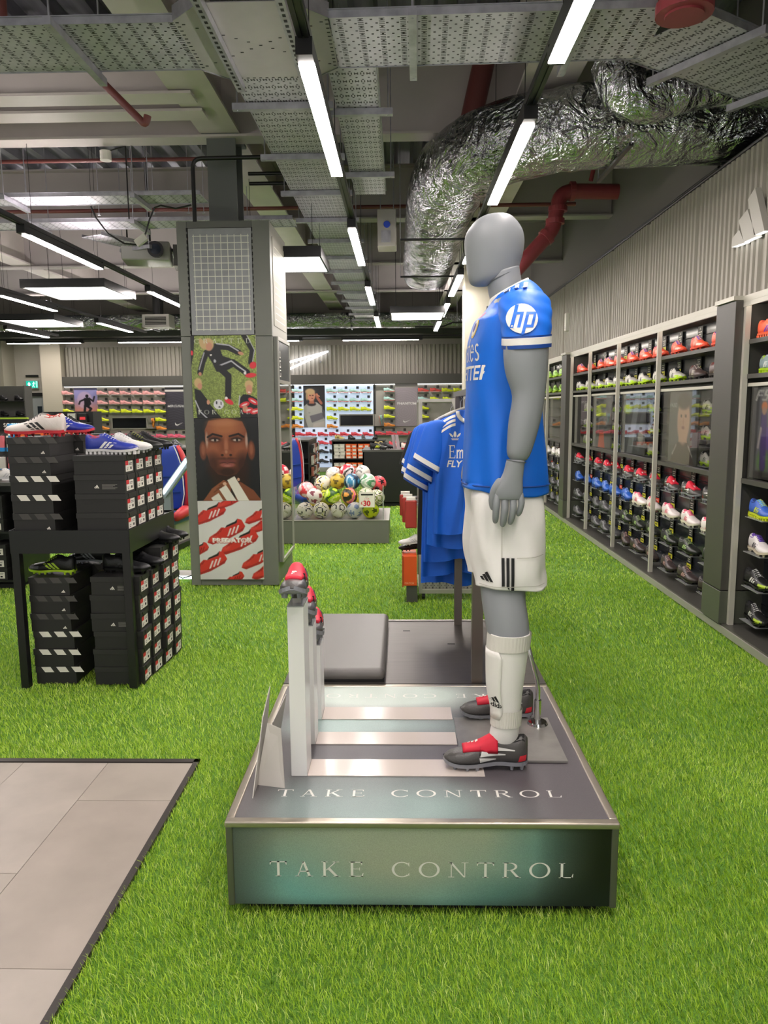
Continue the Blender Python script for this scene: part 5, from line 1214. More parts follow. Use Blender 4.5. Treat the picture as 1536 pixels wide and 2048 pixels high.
# ================================================================== SECOND GONDOLA AT THE PICTURE EDGE
def gondola(name, label, x0, x1, y0, y1, h, shelves=(), top=DARK, back=True):
    t = thing(name, label, 'gondola', ((x0 + x1) / 2, (y0 + y1) / 2, 0)); a, c = (x1 - x0) / 2, (y1 - y0) / 2
    for s in (-1, 1): MB().box(s * a - (.02 if s > 0 else 0), s * a + (.02 if s < 0 else 0), -c, c, .04, h - .03).build('side_panel', BLACK, t)
    if back: MB().box(-a + .02, a - .02, c - .02, c, .04, h - .03).build('back_panel', BLACK, t)
    MB().box(-a - .01, a + .01, -c - .01, c + .01, h - .03, h).build('top', top, t); MB().box(-a + .03, a - .03, -c + .03, c - .03, 0, .04).build('plinth', BLACKM, t)
    for z in shelves: MB().box(-a + .02, a - .02, -c, c - .02, z, z + .02).build('shelf', BLACK, t)
    return t
gondola('box_gondola', 'black shoe box gondola cut by the picture edge', -4.15, -3.40, 6.47, 7.05, .955, (.06, .50))
for k, z in enumerate((.08, .52)):
    for j in range(3):
        place_box('Bp', -3.60, 6.62, z + .0005 + .1065 * j, R(-90), 'black shoe box, %s from bottom on the %s shelf of the edge gondola' % (ORD[j], 'lower' if k == 0 else 'upper'), 'boxes in the edge gondola')
place_boot(bww, (-3.52, 6.66, .956), R(10), 'white boot lying on the edge gondola top', 'boots on counters')
# orange tray with pink boots further back
borg = boot_proto('orange', '#e8622c', '#e8622c', '#1c1c1c', '#e8622c'); bpink = boot_proto('pink', '#e8788f', '#e06a80', '#f0a0b0', '#e8788f', fold=False)
gondola('orange_counter', 'black counter carrying an orange tray behind the tall boxes', -4.75, -4.0, 9.0, 9.5, 1.20)
t = thing('orange_tray', 'bright orange display tray under the pink boots', 'tray', (-4.36, 9.2, 1.2005)); OR = mat('tray_orange', '#e8642a', .45)
MB().box(-.34, .34, -.14, .14, 0, .12).build('body', OR, t, bevel=.01); MB().box(-.2, -.02, -.145, -.139, .03, .09).build('logo_plate', BLACK, t)
for i, x in enumerate((-4.56, -4.2)): place_boot(bpink, (x, 9.2, 1.3205), R(-12), 'pink boot standing on the orange tray, %s' % ('beside the blue case' if i == 0 else 'toward the grey pier'), 'pink boots on the orange tray')
t = thing('blue_case', 'small light blue case beside the orange tray', 'case', (-4.735, 9.12, 1.2005)); MB().box(-.03, .03, -.1, .1, 0, .22).build('body', mat('case_blue', '#3b9ad8', .4), t, bevel=.01); MB().box(-.02, .02, -.11, -.1, .08, .12).build('clasp', WHITEM, t)
# hook panel with hanging packs
t = thing('hook_display', 'dark hook panel with green-edged header at the picture edge', 'display', (-5.12, 9.6, 0))
MB().box(-.32, .32, 0, .05, 0, 1.32).build('panel', DARK, t); MB().box(-.34, .34, -.03, .05, 1.32, 1.47).build('header', BLACK, t); MB().box(-.34, .34, -.032, .0, 1.47, 1.49).build('header_edge', mat('lime_edge', '#8fae2c', .5), t)
ps = text_polys('SOCKS', .07, 0, .001); MB().polys(ps, lambda a, b: (.02 + a, -.0315, 1.37 + b)).build('header_lettering', WHITEM, t)
for j in range(4):
    for i in range(5):
        h = thing('hanging_pack', 'pink and blue pack on the hook panel, %s row from top, %s along' % (ORD[j], ORD[i]), 'pack', (-5.36 + .12 * i, 9.52, 1.06 - .27 * j), 0, 'packs on the hook panel')
        MB().box(-.045, .045, -.02, .02, 0, .2).build('pouch', mat('pack_pink', '#d9707a', .5) if (i + j) % 3 else mat('pack_white', '#d8d0cc', .5), h, bevel=.008); MB().box(-.046, .046, -.022, .022, 0, .05).build('blue_foot', mat('pack_blue', '#2f86c8', .5), h); MB().cyl((0, 0, .2), (0, .08, .22), .004, 6).build('hook', STEEL, h)
# black counter with boots, left of the pillar
gondola('boot_counter', 'long black boot counter before the pink boot wall', -4.75, -2.75, 11.0, 11.8, 1.02)
for i in range(9):
    pr, nm = ((bk, 'plain black'), (bks, 'black and silver'), (bye, 'black and yellow'), (bww, 'white'))[(0, 2, 0, 1, 0, 2, 1, 0, 3)[i]]
    place_boot(pr, (-4.62 + .21 * i, 11.2, 1.0205), R(-50), '%s boot on the long black counter, %s from its gold boot end' % (nm, ORD[i]), 'boots on counters')
place_boot(bgold, (-4.7, 11.0 - .35, 1.0205) if False else (-4.55, 11.55, 1.0205), R(-20), 'gold boot at the rear of the long black counter', 'boots on counters')
t = thing('dark_stand', 'dark shelving tower of small packs beside the sunset poster', 'shelving', (-6.0, 13.5, 0)); MB().box(-.45, .45, 0, .4, 0, 1.55).build('carcass', BLACK, t)
for j in range(5): MB().box(-.42, .42, -.12, 0, .3 + .26 * j, .315 + .26 * j).build('shelf', DARK, t)
for j in range(5):
    for i in range(4):
        h = thing('small_pack', 'small black pack on the shelving tower, %s level up, %s along' % (ORD[j], ORD[i]), 'pack', (-6.3 + .2 * i, 13.43, .3155 + .26 * j), 0, 'packs on the shelving tower'); MB().box(-.07, .07, -.03, .03, 0, .16).build('pouch', BLACK if (i + j) % 3 else GREYL, h, bevel=.006); MB().box(-.05, .05, -.0315, -.03, .05, .1).build('pack_label', LBR if i % 2 else WHITEM, h)
t = thing('boot_tower', 'dark tower of black boots at the picture edge before the door', 'shelving', (-7.75, 14.6, 0)); MB().box(-.5, .5, .1, .14, 0, 2.05).build('back_panel', DARK, t)
for j in range(5): MB().box(-.5, .5, -.15, .1, .55 + .3 * j, .565 + .3 * j).build('shelf', BLACK, t)
for s in (-1, 1): MB().box(s * .5 - .012, s * .5 + .012, -.15, .14, 0, 2.05).build('side_panel', DARK, t)
for j in range(5):
    for i in range(2): place_boot(bk, (-7.57 + .3 * i - .15, 14.56, .5655 + .3 * j), R(-40), 'black boot on the dark boot tower, %s level up, %s' % (ORD[j], ('inner place', 'outer place')[i]), 'boots on the dark tower')
# ================================================================== GAMING RIG AND CHAIRS
CB = mat('chair_blue', '#27419c', .38, bump=.05, bscale=200); CRD = mat('chair_red', '#c93a40', .4); LED = mat('led_strip', '#ffffff', .4, emit=6.0, emcol='#dffcff'); ALU = mat('grey_alu', '#9aa3ab', .35, .4)
def chair(x, y, rz, label):
    t = thing('gaming_chair', label, 'chair', (x, y, 0), rz)
    prof = [(.42, .20, .08), (.60, .25, .10), (.80, .24, .10), (.95, .22, .09), (1.08, .17, .08), (1.16, .13, .05)]
    MB().loft([[(-w, -.02, z), (-w * .7, -d, z), (w * .7, -d, z), (w, -.02, z), (w * .8, .05, z), (-w * .8, .05, z)] for z, w, d in spl(prof, 4)], True, True).build('backrest', CB, t, smooth=False, bevel=.015)
    for s in (-1, 1):
        MB().tube([(s * q[1] * 1.0, -.05, q[0]) for q in prof], [.03, .045, .04, .035, .03, .02], 10).build('side_bolster', CRD, t, smooth=True); MB().tube([(s * (q[1] * .86), -.115, q[0]) for q in prof], .006, 6).build('piping', WHITEM, t)
        MB().tube([(s * .25, -.05, .40), (s * .27, -.25, .42), (s * .26, -.46, .38)], [.05, .07, .05], 10).build('seat_bolster', CRD if s > 0 else CB, t, smooth=True)
    MB().box(-.24, .24, -.5, .04, .28, .39).build('seat', CB, t, bevel=.04, seg=3); MB().box(-.2, .2, -.35, .1, .06, .28).build('pedestal', GREYL, t); MB().box(-.26, .26, -.42, .18, 0, .06).build('base', BLACK, t)
    for z in (.62, .8): MB().box(-.16, .16, -.112, -.102, z, z + .008).build('stitch', BLUED, t)
chair(-2.72, 8.75, R(-8), 'blue racing style gaming chair with red bolsters beside the shoe boxes')
chair(-1.56, 10.4, R(70), 'red and blue racing style gaming chair behind the ball bin')
t = thing('game_rig', 'grey metal game rig with glowing light strips beside the pillar', 'game rig', (-2.1, 6.95, 0))
MB().box(-.20, .20, -.12, .12, 0, .035).build('foot_plate', WHITEM, t); MB().box(-.2, .2, -.128, -.12, .008, .028).build('light_strip', LED, t)
MB().box(-.165, -.075, .02, .10, .035, .82).build('upright', ALU, t); MB().bar((-.14, .02, .78), (.12, .02, 1.12), .07, .07, 0).build('slanted_bar', ALU, t); MB().bar((-.135, -.018, .80), (.105, -.018, 1.115), .008, .03, 0).build('light_strip', LED, t)
MB().box(-.20, -.17, .04, .08, .22, .44).build('light_strip', LED, t); MB().tube([(-.1, -.1, .04), (-.02, -.14, .05), (.06, -.16, .02), (.16, -.1, .04)], .006, 6).build('cable', BLACK, t)
# ================================================================== BALL BIN
BX0, BX1, BY0, BY1, BZ0 = -1.295, -.150, 8.68, 9.75, .275
t = thing('ball_bin', 'grey plinth bin with clear walls full of footballs', 'bin', ((BX0 + BX1) / 2, (BY0 + BY1) / 2, 0)); a, c = (BX1 - BX0) / 2, (BY1 - BY0) / 2
binm = mat('bin_grey', '#6b6c63', .5)
for bb, nm in (((-a, a, -c, -c + .02), 'front_panel'), ((-a, a, c - .02, c), 'rear_panel'), ((-a, -a + .02, -c + .02, c - .02), 'end_panel'), ((a - .02, a, -c + .02, c - .02), 'end_panel')): MB().box(*bb, 0, BZ0 - .005).build(nm, binm, t)
MB().box(-a - .004, a + .004, -c - .004, c + .004, BZ0 - .005, BZ0).build('deck', GREYL, t)
for bb in ((-a + .04, a - .07, -c + .03, -c + .036), (-a + .04, a - .07, c - .25, c - .244), (-a + .034, -a + .04, -c + .03, c - .244), (a - .07, a - .064, -c + .03, c - .244)): MB().box(*bb, BZ0 + .0005, .66).build('clear_wall', ACRYL, t)
for x in (-a + .034, a - .07): MB().box(x, x + .012, -c + .026, -c + .038, BZ0, .67).build('corner_post', mat('clear_edge', '#c9cdc8', .2, trans=.5), t)
def ball_mesh(c0, c1, c2, kind, seed):
    key = 'ball_%s_%s_%s_%d' % (c0[1:], c1[1:], c2[1:], kind); ms = [mat('ball_' + q[1:], q, .35) for q in (c0, c1, c2)]
    if key in _cache: return _cache[key]
    b = MB().sphere((0, 0, 0), .098, 36, 24); g = (1 + 5 ** .5) / 2; ic = [Vector(v).normalized() for v in ((-1, g, 0), (1, g, 0), (-1, -g, 0), (1, -g, 0), (0, -1, g), (0, 1, g), (0, -1, -g), (0, 1, -g), (g, 0, -1), (g, 0, 1), (-g, 0, -1), (-g, 0, 1))]
    rr = Matrix.Rotation(seed, 3, 'X') @ Matrix.Rotation(seed * 1.7, 3, 'Z')
    for fi, f in enumerate(b.f):
        ce = Vector((0, 0, 0))
        for i in f: ce += Vector(b.v[i])
        d = rr @ ce.normalized(); ds = sorted(((d - v).length, k) for k, v in enumerate(ic)); q = ds[0][0]; e = ds[1][0] - ds[0][0]
        if kind == 0: m = 1 if q < .30 + .10 * math.cos(5 * math.atan2(d.cross(ic[ds[0][1]]).x, d.cross(ic[ds[0][1]]).y)) else 0      # stars
        elif kind == 1: w = math.sin(d.x * 5 + 2 * math.sin(d.y * 4)); m = 1 if w > .45 else (2 if w < -.75 else 0)                   # swirls
        else: m = 1 if (.28 < q < .42 and d.x * d.z > 0) else (2 if e < .05 else 0)
        b.m[fi] = m
    me = b.mesh('ball_skin', ms, True); _cache[key] = me; return me
BALLS = [('white and black flick', '#e4ddd2', '#2c2c28', '#b9b38c', 2), ('white and lime flick', '#e2dbcf', '#3a3a2e', '#c2c272', 2), ('cream and black flick', '#e2dcd2', '#33332c', '#a8a482', 2), ('white and blue star', '#d9d8d6', '#7f8fb8', '#b8b8c0', 0), ('yellow and olive star', '#d6e21e', '#5b6b1c', '#e8ee8a', 0)]
row = [(-1.147, .375, 0), (-.955, .375, 1), (-.746, .375, 2), (-.555, .375, 3), (-.364, .375, 4)]
spec = []
for x, z, i in row: spec.append((x, 8.82, z, BALLS[i], 'front bottom row of the ball bin'))
spec += [(-1.04, 8.90, .535, ('white and maroon star', '#e0d6d0', '#7a2a3c', '#c9b9b4', 0), 'second layer of the ball bin'), (-.825, 8.88, .54, ('lime swirl', '#b6d816', '#2f5a1c', '#e6f08a', 1), 'second layer of the ball bin'), (-.62, 8.88, .54, ('orange and pink swirl', '#e8a24a', '#2a2a22', '#e05a9a', 1), 'second layer of the ball bin'), (-.42, 8.88, .54, ('white and green flick', '#e0dccb', '#6a8a4a', '#c9c29a', 2), 'second layer of the ball bin'),
         (-1.15, 9.02, .60, ('pink and red swirl', '#ead6d4', '#d8404e', '#e9a9b2', 1), 'second layer of the ball bin'), (-.955, 9.10, .67, ('white and yellow flick', '#e6dfcf', '#3c3c34', '#e2cf3e', 2), 'upper layer of the ball bin'), (-.77, 9.02, .70, ('gold star', '#c8a83a', '#6e5a24', '#e6d27a', 0), 'upper layer of the ball bin'), (-.595, 8.98, .70, ('blue and navy swirl', '#3f86b0', '#15304a', '#bcd6e2', 1), 'upper layer of the ball bin'), (-.405, 8.98, .70, ('white and green swirl', '#dfe2da', '#5f9a6a', '#a9c8ae', 1), 'upper layer of the ball bin'), (-.28, 9.12, .66, ('coral and black star', '#e8505a', '#2a1a1e', '#f0a0a0', 0), 'upper layer of the ball bin'),
         (-.66, 9.20, .80, ('red and black swirl', '#e8dcdc', '#d83a4e', '#1e1a1c', 1), 'top of the ball pile'), (-.84, 9.26, .76, ('cream and grey flick', '#e2ded6', '#9a9a92', '#c9c6bc', 2), 'top of the ball pile'), (-.48, 9.22, .78, ('white and grey flick', '#e6e2da', '#8a8a86', '#cfccc4', 2), 'top of the ball pile'),
         (-1.05, 9.22, .375, ('yellow swirl', '#e6d22e', '#e05a9a', '#3a3a2e', 1), 'rear bottom of the ball bin'), (-.84, 9.24, .40, ('yellow and white swirl', '#e6d22e', '#efe9d6', '#3a3a2e', 1), 'rear bottom of the ball bin'), (-.62, 9.26, .42, ('yellow and green star', '#e2d83a', '#3a6a2e', '#f0ec9a', 0), 'rear bottom of the ball bin'), (-.40, 9.26, .42, ('white and olive swirl', '#e2dcc9', '#6a7a3a', '#2c2c28', 1), 'rear bottom of the ball bin'), (-.92, 9.05, .50, ('lemon and black flick', '#d8e03a', '#2c2c28', '#f0f0a0', 2), 'middle of the ball bin'), (-.30, 8.95, .51, ('cream and lime flick', '#e6e0cf', '#7a8a3a', '#2c2c28', 2), 'middle of the ball bin')]
for i, (x, y, z, (nm, c0, c1, c2, kd), where) in enumerate(spec):
    o = link_mesh('football', ball_mesh(c0, c1, c2, kd, i * 1.3), None, (x, y, z)); tag(o, '%s football in the %s' % (nm, where), 'football', 'footballs in the bin')
t = thing('price_sign', 'price sign reading 2 FOR £30 on the clear ball bin wall', 'sign', (-.403, 8.698, .425))
MB().box(-.095, .095, -.004, .004, 0, .18).build('card', mat('sign_cream', '#e3ded2', .5), t); MB().box(-.07, .07, -.0048, -.004, .14, .158).build('black_strip', BLACKM, t)
RI = mat('red_ink', '#c8303a', .5)
MB().polys(text_polys('£', .05, 0, .001), lambda a, b: (-.075 + a, -.0046, .035 + b)).polys(text_polys('30', .085, 0, .004), lambda a, b: (-.045 + a, -.0046, .018 + b)).polys(text_polys('2 FOR', .022, 0, .0), lambda a, b: (-.03 + a, -.0046, .092 + b)).build('price_lettering', RI, t)
MB().polys(text_polys('ANY', .016, 0, 0), lambda a, b: (-.02 + a, -.0046, .116 + b)).build('small_lettering', BLACKM, t)
for s in (-1, 1): MB().box(s * .095 - (.006 if s > 0 else 0), s * .095 + (.006 if s < 0 else 0), -.006, .006, 0, .18).build('holder_edge', GREYL, t)
# ================================================================== RIGHT WALL DISPLAY
UP = mat('dark_upright', '#4a4843', .42); POST = mat('light_post', '#c4c0b4', .4, .15); BKP = mat('slat_back_panel', '#2a2d33', .22, coat=.2)
LEDW = mat('shelf_light', '#ffffff', .4, emit=9.0, emcol='#fff7ee'); SHF = mat('shelf_dark', '#55534e', .35, .3); GLASS = mat('glass_sheet', '#ffffff', .01, trans=1.0, ior=1.3)
TRAYC = mat('smoke_tray', '#8b8d8c', .15, .1)
ROWS = [2.007, 1.782, .838, .602, .367, .133]; ROWN = ['top shelf', 'second shelf', 'third row', 'fourth row', 'fifth row', 'bottom row']
BAYS = [(2.75, 3.90, 'edge bay'), (3.90, 5.13, 'F50 bay'), (5.455, 6.81, 'portrait bay'), (6.83, 8.06, 'bars bay'), (8.08, 9.26, 'grey figure bay'), (9.28, 10.25, 'narrow bay'), (10.57, 11.9, 'lime bay'), (11.92, 13.25, 'last bay')]
wall_unit = thing('wall_display', 'long dark shoe wall with light posts along the ribbed wall', 'display wall', (2.4, 7, 0))
WO = Vector((2.4, 7, 0))
def WU(b): return b.xf(lambda v: v - WO)
WU(MB().box(2.235, 2.6, 2.75, 13.3, .0, .062)).build('plinth', SHF, wall_unit); WU(MB().box(2.225, 2.235, 2.75, 13.3, .0, .05)).build('plinth_front', GREYL, wall_unit)
WU(MB().box(2.505, 2.60, 2.75, 13.3, .062, 2.25)).build('back_panel', BKP, wall_unit)
for z in np.arange(.2, 2.2, .15): WU(MB().box(2.502, 2.505, 2.75, 13.3, z, z + .006)).build('slat_groove', BLACKM, wall_unit)
WU(MB().box(2.265, 2.60, 2.75, 13.3, 2.25, 2.29)).build('top_rail', POST, wall_unit); WU(MB().box(2.265, 2.273, 2.75, 13.3, 2.218, 2.249)).build('rail_lip', POST, wall_unit)
for y in (3.90, 5.115, 6.81, 8.06, 9.26, 10.235, 11.9, 13.25): WU(MB().box(2.27, 2.305, y, y + .03, .062, 2.25)).build('post', POST, wall_unit)
for y0, y1 in ((5.147, 5.452), (10.268, 10.56)):
    WU(MB().box(2.215, 2.575, y0, y1, .30, 2.262)).build('wide_upright', UP, wall_unit, bevel=.004); WU(MB().box(2.213, 2.575, y0, y1, .062, .295)).build('kick_box', mat('kick_olive', '#55584d', .4), wall_unit, bevel=.004)
    WU(MB().box(2.20, 2.60, y0, y1, 2.264, 2.292)).build('upright_cap', POST, wall_unit)
    for z in (.35, .9, 1.4, 1.9): pass
BC = {
 'coral': ('coral orange', dict(upper='#ee5a3c', sole='#e9543a', stripe='#f3b3a0', tongue='#4a2a8c', lining='#3a2278', toe='#e8c9bd')),
 'lime': ('white and lime', dict(upper='#d8d4cc', sole='#b4dc1e', stripe='#3a3a3a', tongue='#2a2a2c', lining='#1c1c1e', toe='#b4dc1e')),
 'brown': ('brown and cream', dict(upper='#5a4a46', sole='#3c3634', stripe='#d8cfc4', tongue='#4a3c3a', lining='#7a3a34')),
 'red': ('red-tongued grey', None),
 'blue': ('bright blue', dict(upper='#2f62c0', sole='#1f3f86', stripe='#9fb9e6', tongue='#2a58b4', lining='#16244a')),
 'pink': ('white and pink', dict(upper='#e6dcd8', sole='#e9e2cf', stripe='#ec5a7c', tongue='#e8869a', lining='#e8607c')),
 'bgreen': ('black and green', dict(upper='#20231f', sole='#1b1d1a', stripe='#b7d48a', tongue='#262a24')),
 'dbrown': ('dark brown', dict(upper='#3c3130', sole='#2a2424', stripe='#c79a96', tongue='#332a2a')),
 'grass': ('lime green', dict(upper='#7fae3a', sole='#b4dc3a', stripe='#e6eed0', tongue='#8cbc46')),
 'white': ('plain white', dict(upper='#d9d5cf', sole='#cfcbc4', stripe='#a8a49c', tongue='#dcd8d2')),
 'slate': ('slate grey', dict(upper='#4a4a4c', sole='#2c2c2e', stripe='#8c8c8e', tongue='#3c3c3e')),
 'turfl': ('grey and lime turf', dict(upper='#8fa3a6', sole='#b8e01e', stripe='#e8eae6', tongue='#54389c', lining='#b8e01e', studs=False)),
 'turfc': ('coral turf', dict(upper='#f0603c', sole='#f0683e', stripe='#6a3aa8', tongue='#ee6a48', lining='#a83a28', studs=False)),
 'turfb': ('blue and yellow turf', dict(upper='#3f66c4', sole='#d4e02a', stripe='#d4e02a', tongue='#4f9ad8', lining='#2c3f80', studs=False)),
 'wpurp': ('white and purple', dict(upper='#dcd6d4', sole='#d6c9b4', stripe='#2c2438', tongue='#5a3c9c', lining='#6a4aa8')),
 'blime': ('black and lime', dict(upper='#1c1c1d', sole='#151516', stripe='#e2e0dc', tongue='#232324', toe='#a9c42a')),
}
def bp(k): return pred if k == 'red' else boot_proto('w_' + k, **BC[k][1])
SCHEME = {'edge bay': ['turfc', 'turfl', 'turfb', 'wpurp', 'blime', 'blime'], 'F50 bay': ['turfc', 'turfl', 'turfb', 'wpurp', 'blime', 'blime'], 'portrait bay': ['coral', 'lime', 'red', 'pink', 'bgreen', 'dbrown'],
          'bars bay': ['coral', 'lime', 'red', 'blue', 'bgreen', 'dbrown'], 'grey figure bay': ['coral', 'lime', 'red', 'blue', 'slate', 'slate'], 'narrow bay': ['coral', 'lime', 'red', 'blue', 'slate', 'slate'],
          'lime bay': ['grass', 'grass', 'white', 'slate', 'slate', 'slate'], 'last bay': ['grass', 'grass', 'white', 'slate', 'slate', 'slate']}
TAGK = mat('tag_black', '#252724', .4); TAGY = mat('tag_yellow', '#d8d23a', .5); TAGR = mat('tag_red', '#d8452e', .5); TAGW = mat('tag_white', '#d9d6cc', .5)
def tag_mesh(mm, key):
    if key in _cache: return _cache[key]
    b = MB().box(-.002, 0, -.05, .05, 0, .145).box(0, .011, -.006, .006, .05, .10)
    b.polys([_rect(-.05, .05, 0, .042)], lambda a, c: (-.0024, -a, c), 1); b.polys(bars_logo(.02, .018), lambda a, c: (-.0024, .01 - a, .118 + c), 2)
    for j, w in enumerate((.06, .045, .07)): b.polys([_rect(-w / 2, w / 2, .058 + .018 * j, .066 + .018 * j)], lambda a, c: (-.0024, -a, c), 2)
    b.polys([_rect(-.03, .025, .017, .026)], lambda a, c: (-.0027, -a, c), 3)
    me = b.mesh('price_tag', [TAGK, mm, TAGW, BLACKM if mm is TAGY else TAGW]); _cache[key] = me; return me
rng = random.Random(5)
for y0, y1, bn in BAYS:
    n = 4 if bn == 'narrow bay' else 3
    if bn == 'narrow bay': n = 2
    off = .0
    for ri, z in enumerate(ROWS):
        kd = SCHEME[bn][ri]
        if ri < 2: WU(MB().box(2.30, 2.501, y0 + .01, y1 - .01, z - .03, z - .001)).build('shelf', SHF, wall_unit)
        for c in range(n):
            if bn == 'edge bay' and c < n - 1: continue
            yb = y0 + (y1 - y0) * (c + .5) / n
            k = kd
            if bn == 'portrait bay' and ri == 1 and c < 2: k = 'brown'
            if bn == 'bars bay' and ri == 3 and c < 2: k = 'pink'
            if ri >= 2: WU(MB().box(2.31, 2.45, yb - .12, yb + .12, z - .006, z - .001)).build('boot_tray', TRAYC, wall_unit)
            nm = BC[k][0]; nm = nm if 'boot' in nm else nm + ' boot'
            where = '%s of the %s' % (ROWN[ri], bn); od = ORD[n - 1 - c]
            place_boot(bp(k), (2.372, yb, z), R(-90 + rng.uniform(-7, 7)), '%s, %s, %s from its far post' % (nm, where, od), 'boots on the shoe wall', scale=1.1)
            col = TAGY if ri in (1, 4, 5) or (ri + c) % 2 else TAGR
            if bn == 'F50 bay': col = TAGR if (ri % 3) != 0 else TAGY
            o = link_mesh('price_tag', tag_mesh(col, 'tag_y' if col is TAGY else 'tag_r'), None, (2.490, yb - .15, z + .045 + (.03 if ri < 2 else 0)))
            tag(o, '%s-striped price tag, %s, %s from its far post' % ('yellow' if col is TAGY else 'red', where, od), 'price tag', 'price tags on the shoe wall')
    # framed middle zone
    WU(MB().box(2.30, 2.501, y0 + .01, y1 - .01, 1.055, 1.088)).build('ledge', SHF, wall_unit); WU(MB().box(2.31, 2.345, y0 + .01, y1 - .01, 1.700, 1.722)).build('frame_rail', POST, wall_unit)
    WU(MB().box(2.322, 2.326, y0 + .02, y1 - .02, 1.0885, 1.6995)).build('glass_sheet', GLASS, wall_unit)
    WU(MB().box(2.276, 2.292, y0 + .02, y1 - .02, 2.240, 2.249)).build('shelf_light', LEDW, wall_unit)
    if bn in ('F50 bay', 'portrait bay', 'bars bay', 'grey figure bay', 'narrow bay', 'lime bay'):
        ys = 4.70 if bn == 'F50 bay' else y0 + .42
        for j, z in enumerate((1.505, 1.305, 1.10)):
            k = 'turfl' if bn == 'F50 bay' else ('grass' if bn == 'lime bay' else 'lime')
            place_boot(bp(k), (2.395, ys, z + .01), R(-90), '%s boot in the framed zone of the %s, %s' % (BC[k][0], bn, ('highest', 'middle', 'lowest')[j]), 'boots in the framed zone')
            WU(MB().box(2.34, 2.50, ys - .1, ys + .1, z + .003, z + .009)).build('boot_bracket', TRAYC, wall_unit)
# ---- framed pictures in the middle zone
def wall_picture(name, label, P, y0, y1, z0=1.10, z1=1.69, x=2.494):
    t = thing(name, label, 'picture', (x, (y0 + y1) / 2, z0)); h = (y1 - y0) / 2
    MB().box(-.006, .006, -h, h, 0, z1 - z0).build('board', DARK, t); P.build('print', lambda u, v: (-.0066, h - 2 * h * u, (z1 - z0) * v), print_mat('poster_print', .4), t)
P = Paint(44, 50, '#3c3c3e'); P.ell(.3, .5, .5, .5, '#55575a', 1.2)
P.poly([(.1, 0), (.22, .24), (.45, .34), (.7, .3), (.92, .0)], '#3a2426').line([(.16, .12), (.3, .26)], .02, '#d8d4cf').line([(.84, .12), (.7, .26)], .02, '#d8d4cf').poly([(.36, .3), (.4, .45), (.62, .45), (.66, .3)], '#b58a72')
P.ell(.51, .60, .21, .33, '#c29a82', .2).ell(.51, .86, .21, .11, '#3a2c26', .4).ell(.44, .66, .03, .015, '#2a1c18').ell(.58, .66, .03, .015, '#2a1c18').ell(.51, .5, .06, .015, '#8f5a50').ell(.51, .58, .02, .05, '#b0846c', .6)
P.polys(text_polys('PRED', .12, .2, 0), .9, .6, .02, .78, '#c9c9c6')
wall_picture('player_picture', 'framed picture of a dark-haired man in a maroon shirt', P, 5.98, 6.62, x=2.34)
P = Paint(60, 60, '#6a6b72'); P.poly([(0, 0), (.12, 0), (.15, 1), (0, 1)], '#3a3a40').poly([(.4, 0), (1, 0), (1, 1), (.44, 1)], '#a9aab2').ell(.27, .2, .12, .12, '#5f8a3e', .5).line([(.27, .15), (.26, .5), (.25, .68)], .12, '#4a3278').line([(.2, .55), (.16, .35)], .04, '#c0b4b0').line([(.33, .55), (.35, .35)], .04, '#6a4a9c').ell(.25, .79, .06, .05, '#d87a3e', .3).ell(.25, .74, .045, .04, '#b58a72', .3)
P.polys(text_polys('F50', .3, .3, .004), 1.0, .55, .03, .85, '#d8d8d4').poly([(.05, 0), (1, 0), (1, .09), (.05, .09)], '#2a2426')
wall_picture('figure_picture', 'framed F50 picture with a purple clad figure', P, 4.42, 5.07, x=2.34)
P = Paint(40, 44, '#4c4e52'); P.poly([(.2, 0), (.55, 1), (.75, 1), (.45, 0)], '#8c9094').poly([(.55, .1), (.9, .9), (1, .8), (.75, .05)], '#66696e').ell(.2, .75, .2, .08, '#b0c83a', .5).ell(.8, .3, .12, .1, '#c9c6bf', .5)
wall_picture('bars_picture', 'framed grey picture with pale slanting bars', P, 7.25, 7.98, x=2.34)
P = Paint(40, 44, '#45474c'); P.ell(.3, .7, .16, .1, '#b9cf3e', .4).poly([(.3, 0), (.38, .3), (.62, .3), (.7, 0)], '#c8542e').line([(.3, .3), (.35, .55), (.6, .6)], .05, '#9a9c9e').ell(.7, .55, .12, .16, '#8a8c90', .6)
wall_picture('orange_picture', 'framed grey picture with an orange block', P, 8.45, 9.2, x=2.34)
# ---- three-bar emblem on the ribbed wall
t = thing('bar_emblem', 'large white three-bar emblem standing off the ribbed wall', 'emblem', (2.28, 5.15, 2.64))
EM = mat('emblem_grey', '#b7b3ab', .4); EL = mat('emblem_lit', '#ffffff', .4, emit=1.5)
for q in ([(5.374, 2.646), (5.365, 2.703), (5.267, 2.737), (5.178, 2.635)], [(5.186, 2.641), (5.281, 2.797), (5.16, 2.841), (5.017, 2.638)], [(5.042, 2.653), (5.161, 2.9), (5.068, 2.95), (4.903, 2.648)]):
    pts = [(a - 5.15, c - 2.64) for a, c in q]; bar = MB().prism(pts, lambda a, c: (-.02, a, c), lambda a, c: (.022, a, c)).build('bar', EM, t); a, c = pts[0], pts[3]
    MB().add([(-.018, a[0], a[1] - .001), (.02, a[0], a[1] - .001), (.02, c[0], c[1] - .001), (-.018, c[0], c[1] - .001)], [(0, 1, 2, 3)]).build('lit_edge', EL, bar)
t = thing('wall_detector', 'small white box fixed to the ribbed wall behind the mannequin', 'box', (2.285, 10.6, 2.72)); MB().box(-.03, .03, -.05, .05, -.12, .12).build('body', WHITEM, t, bevel=.006); MB().box(-.032, -.03, -.03, .03, -.09, -.05).build('cover', GREYL, t)
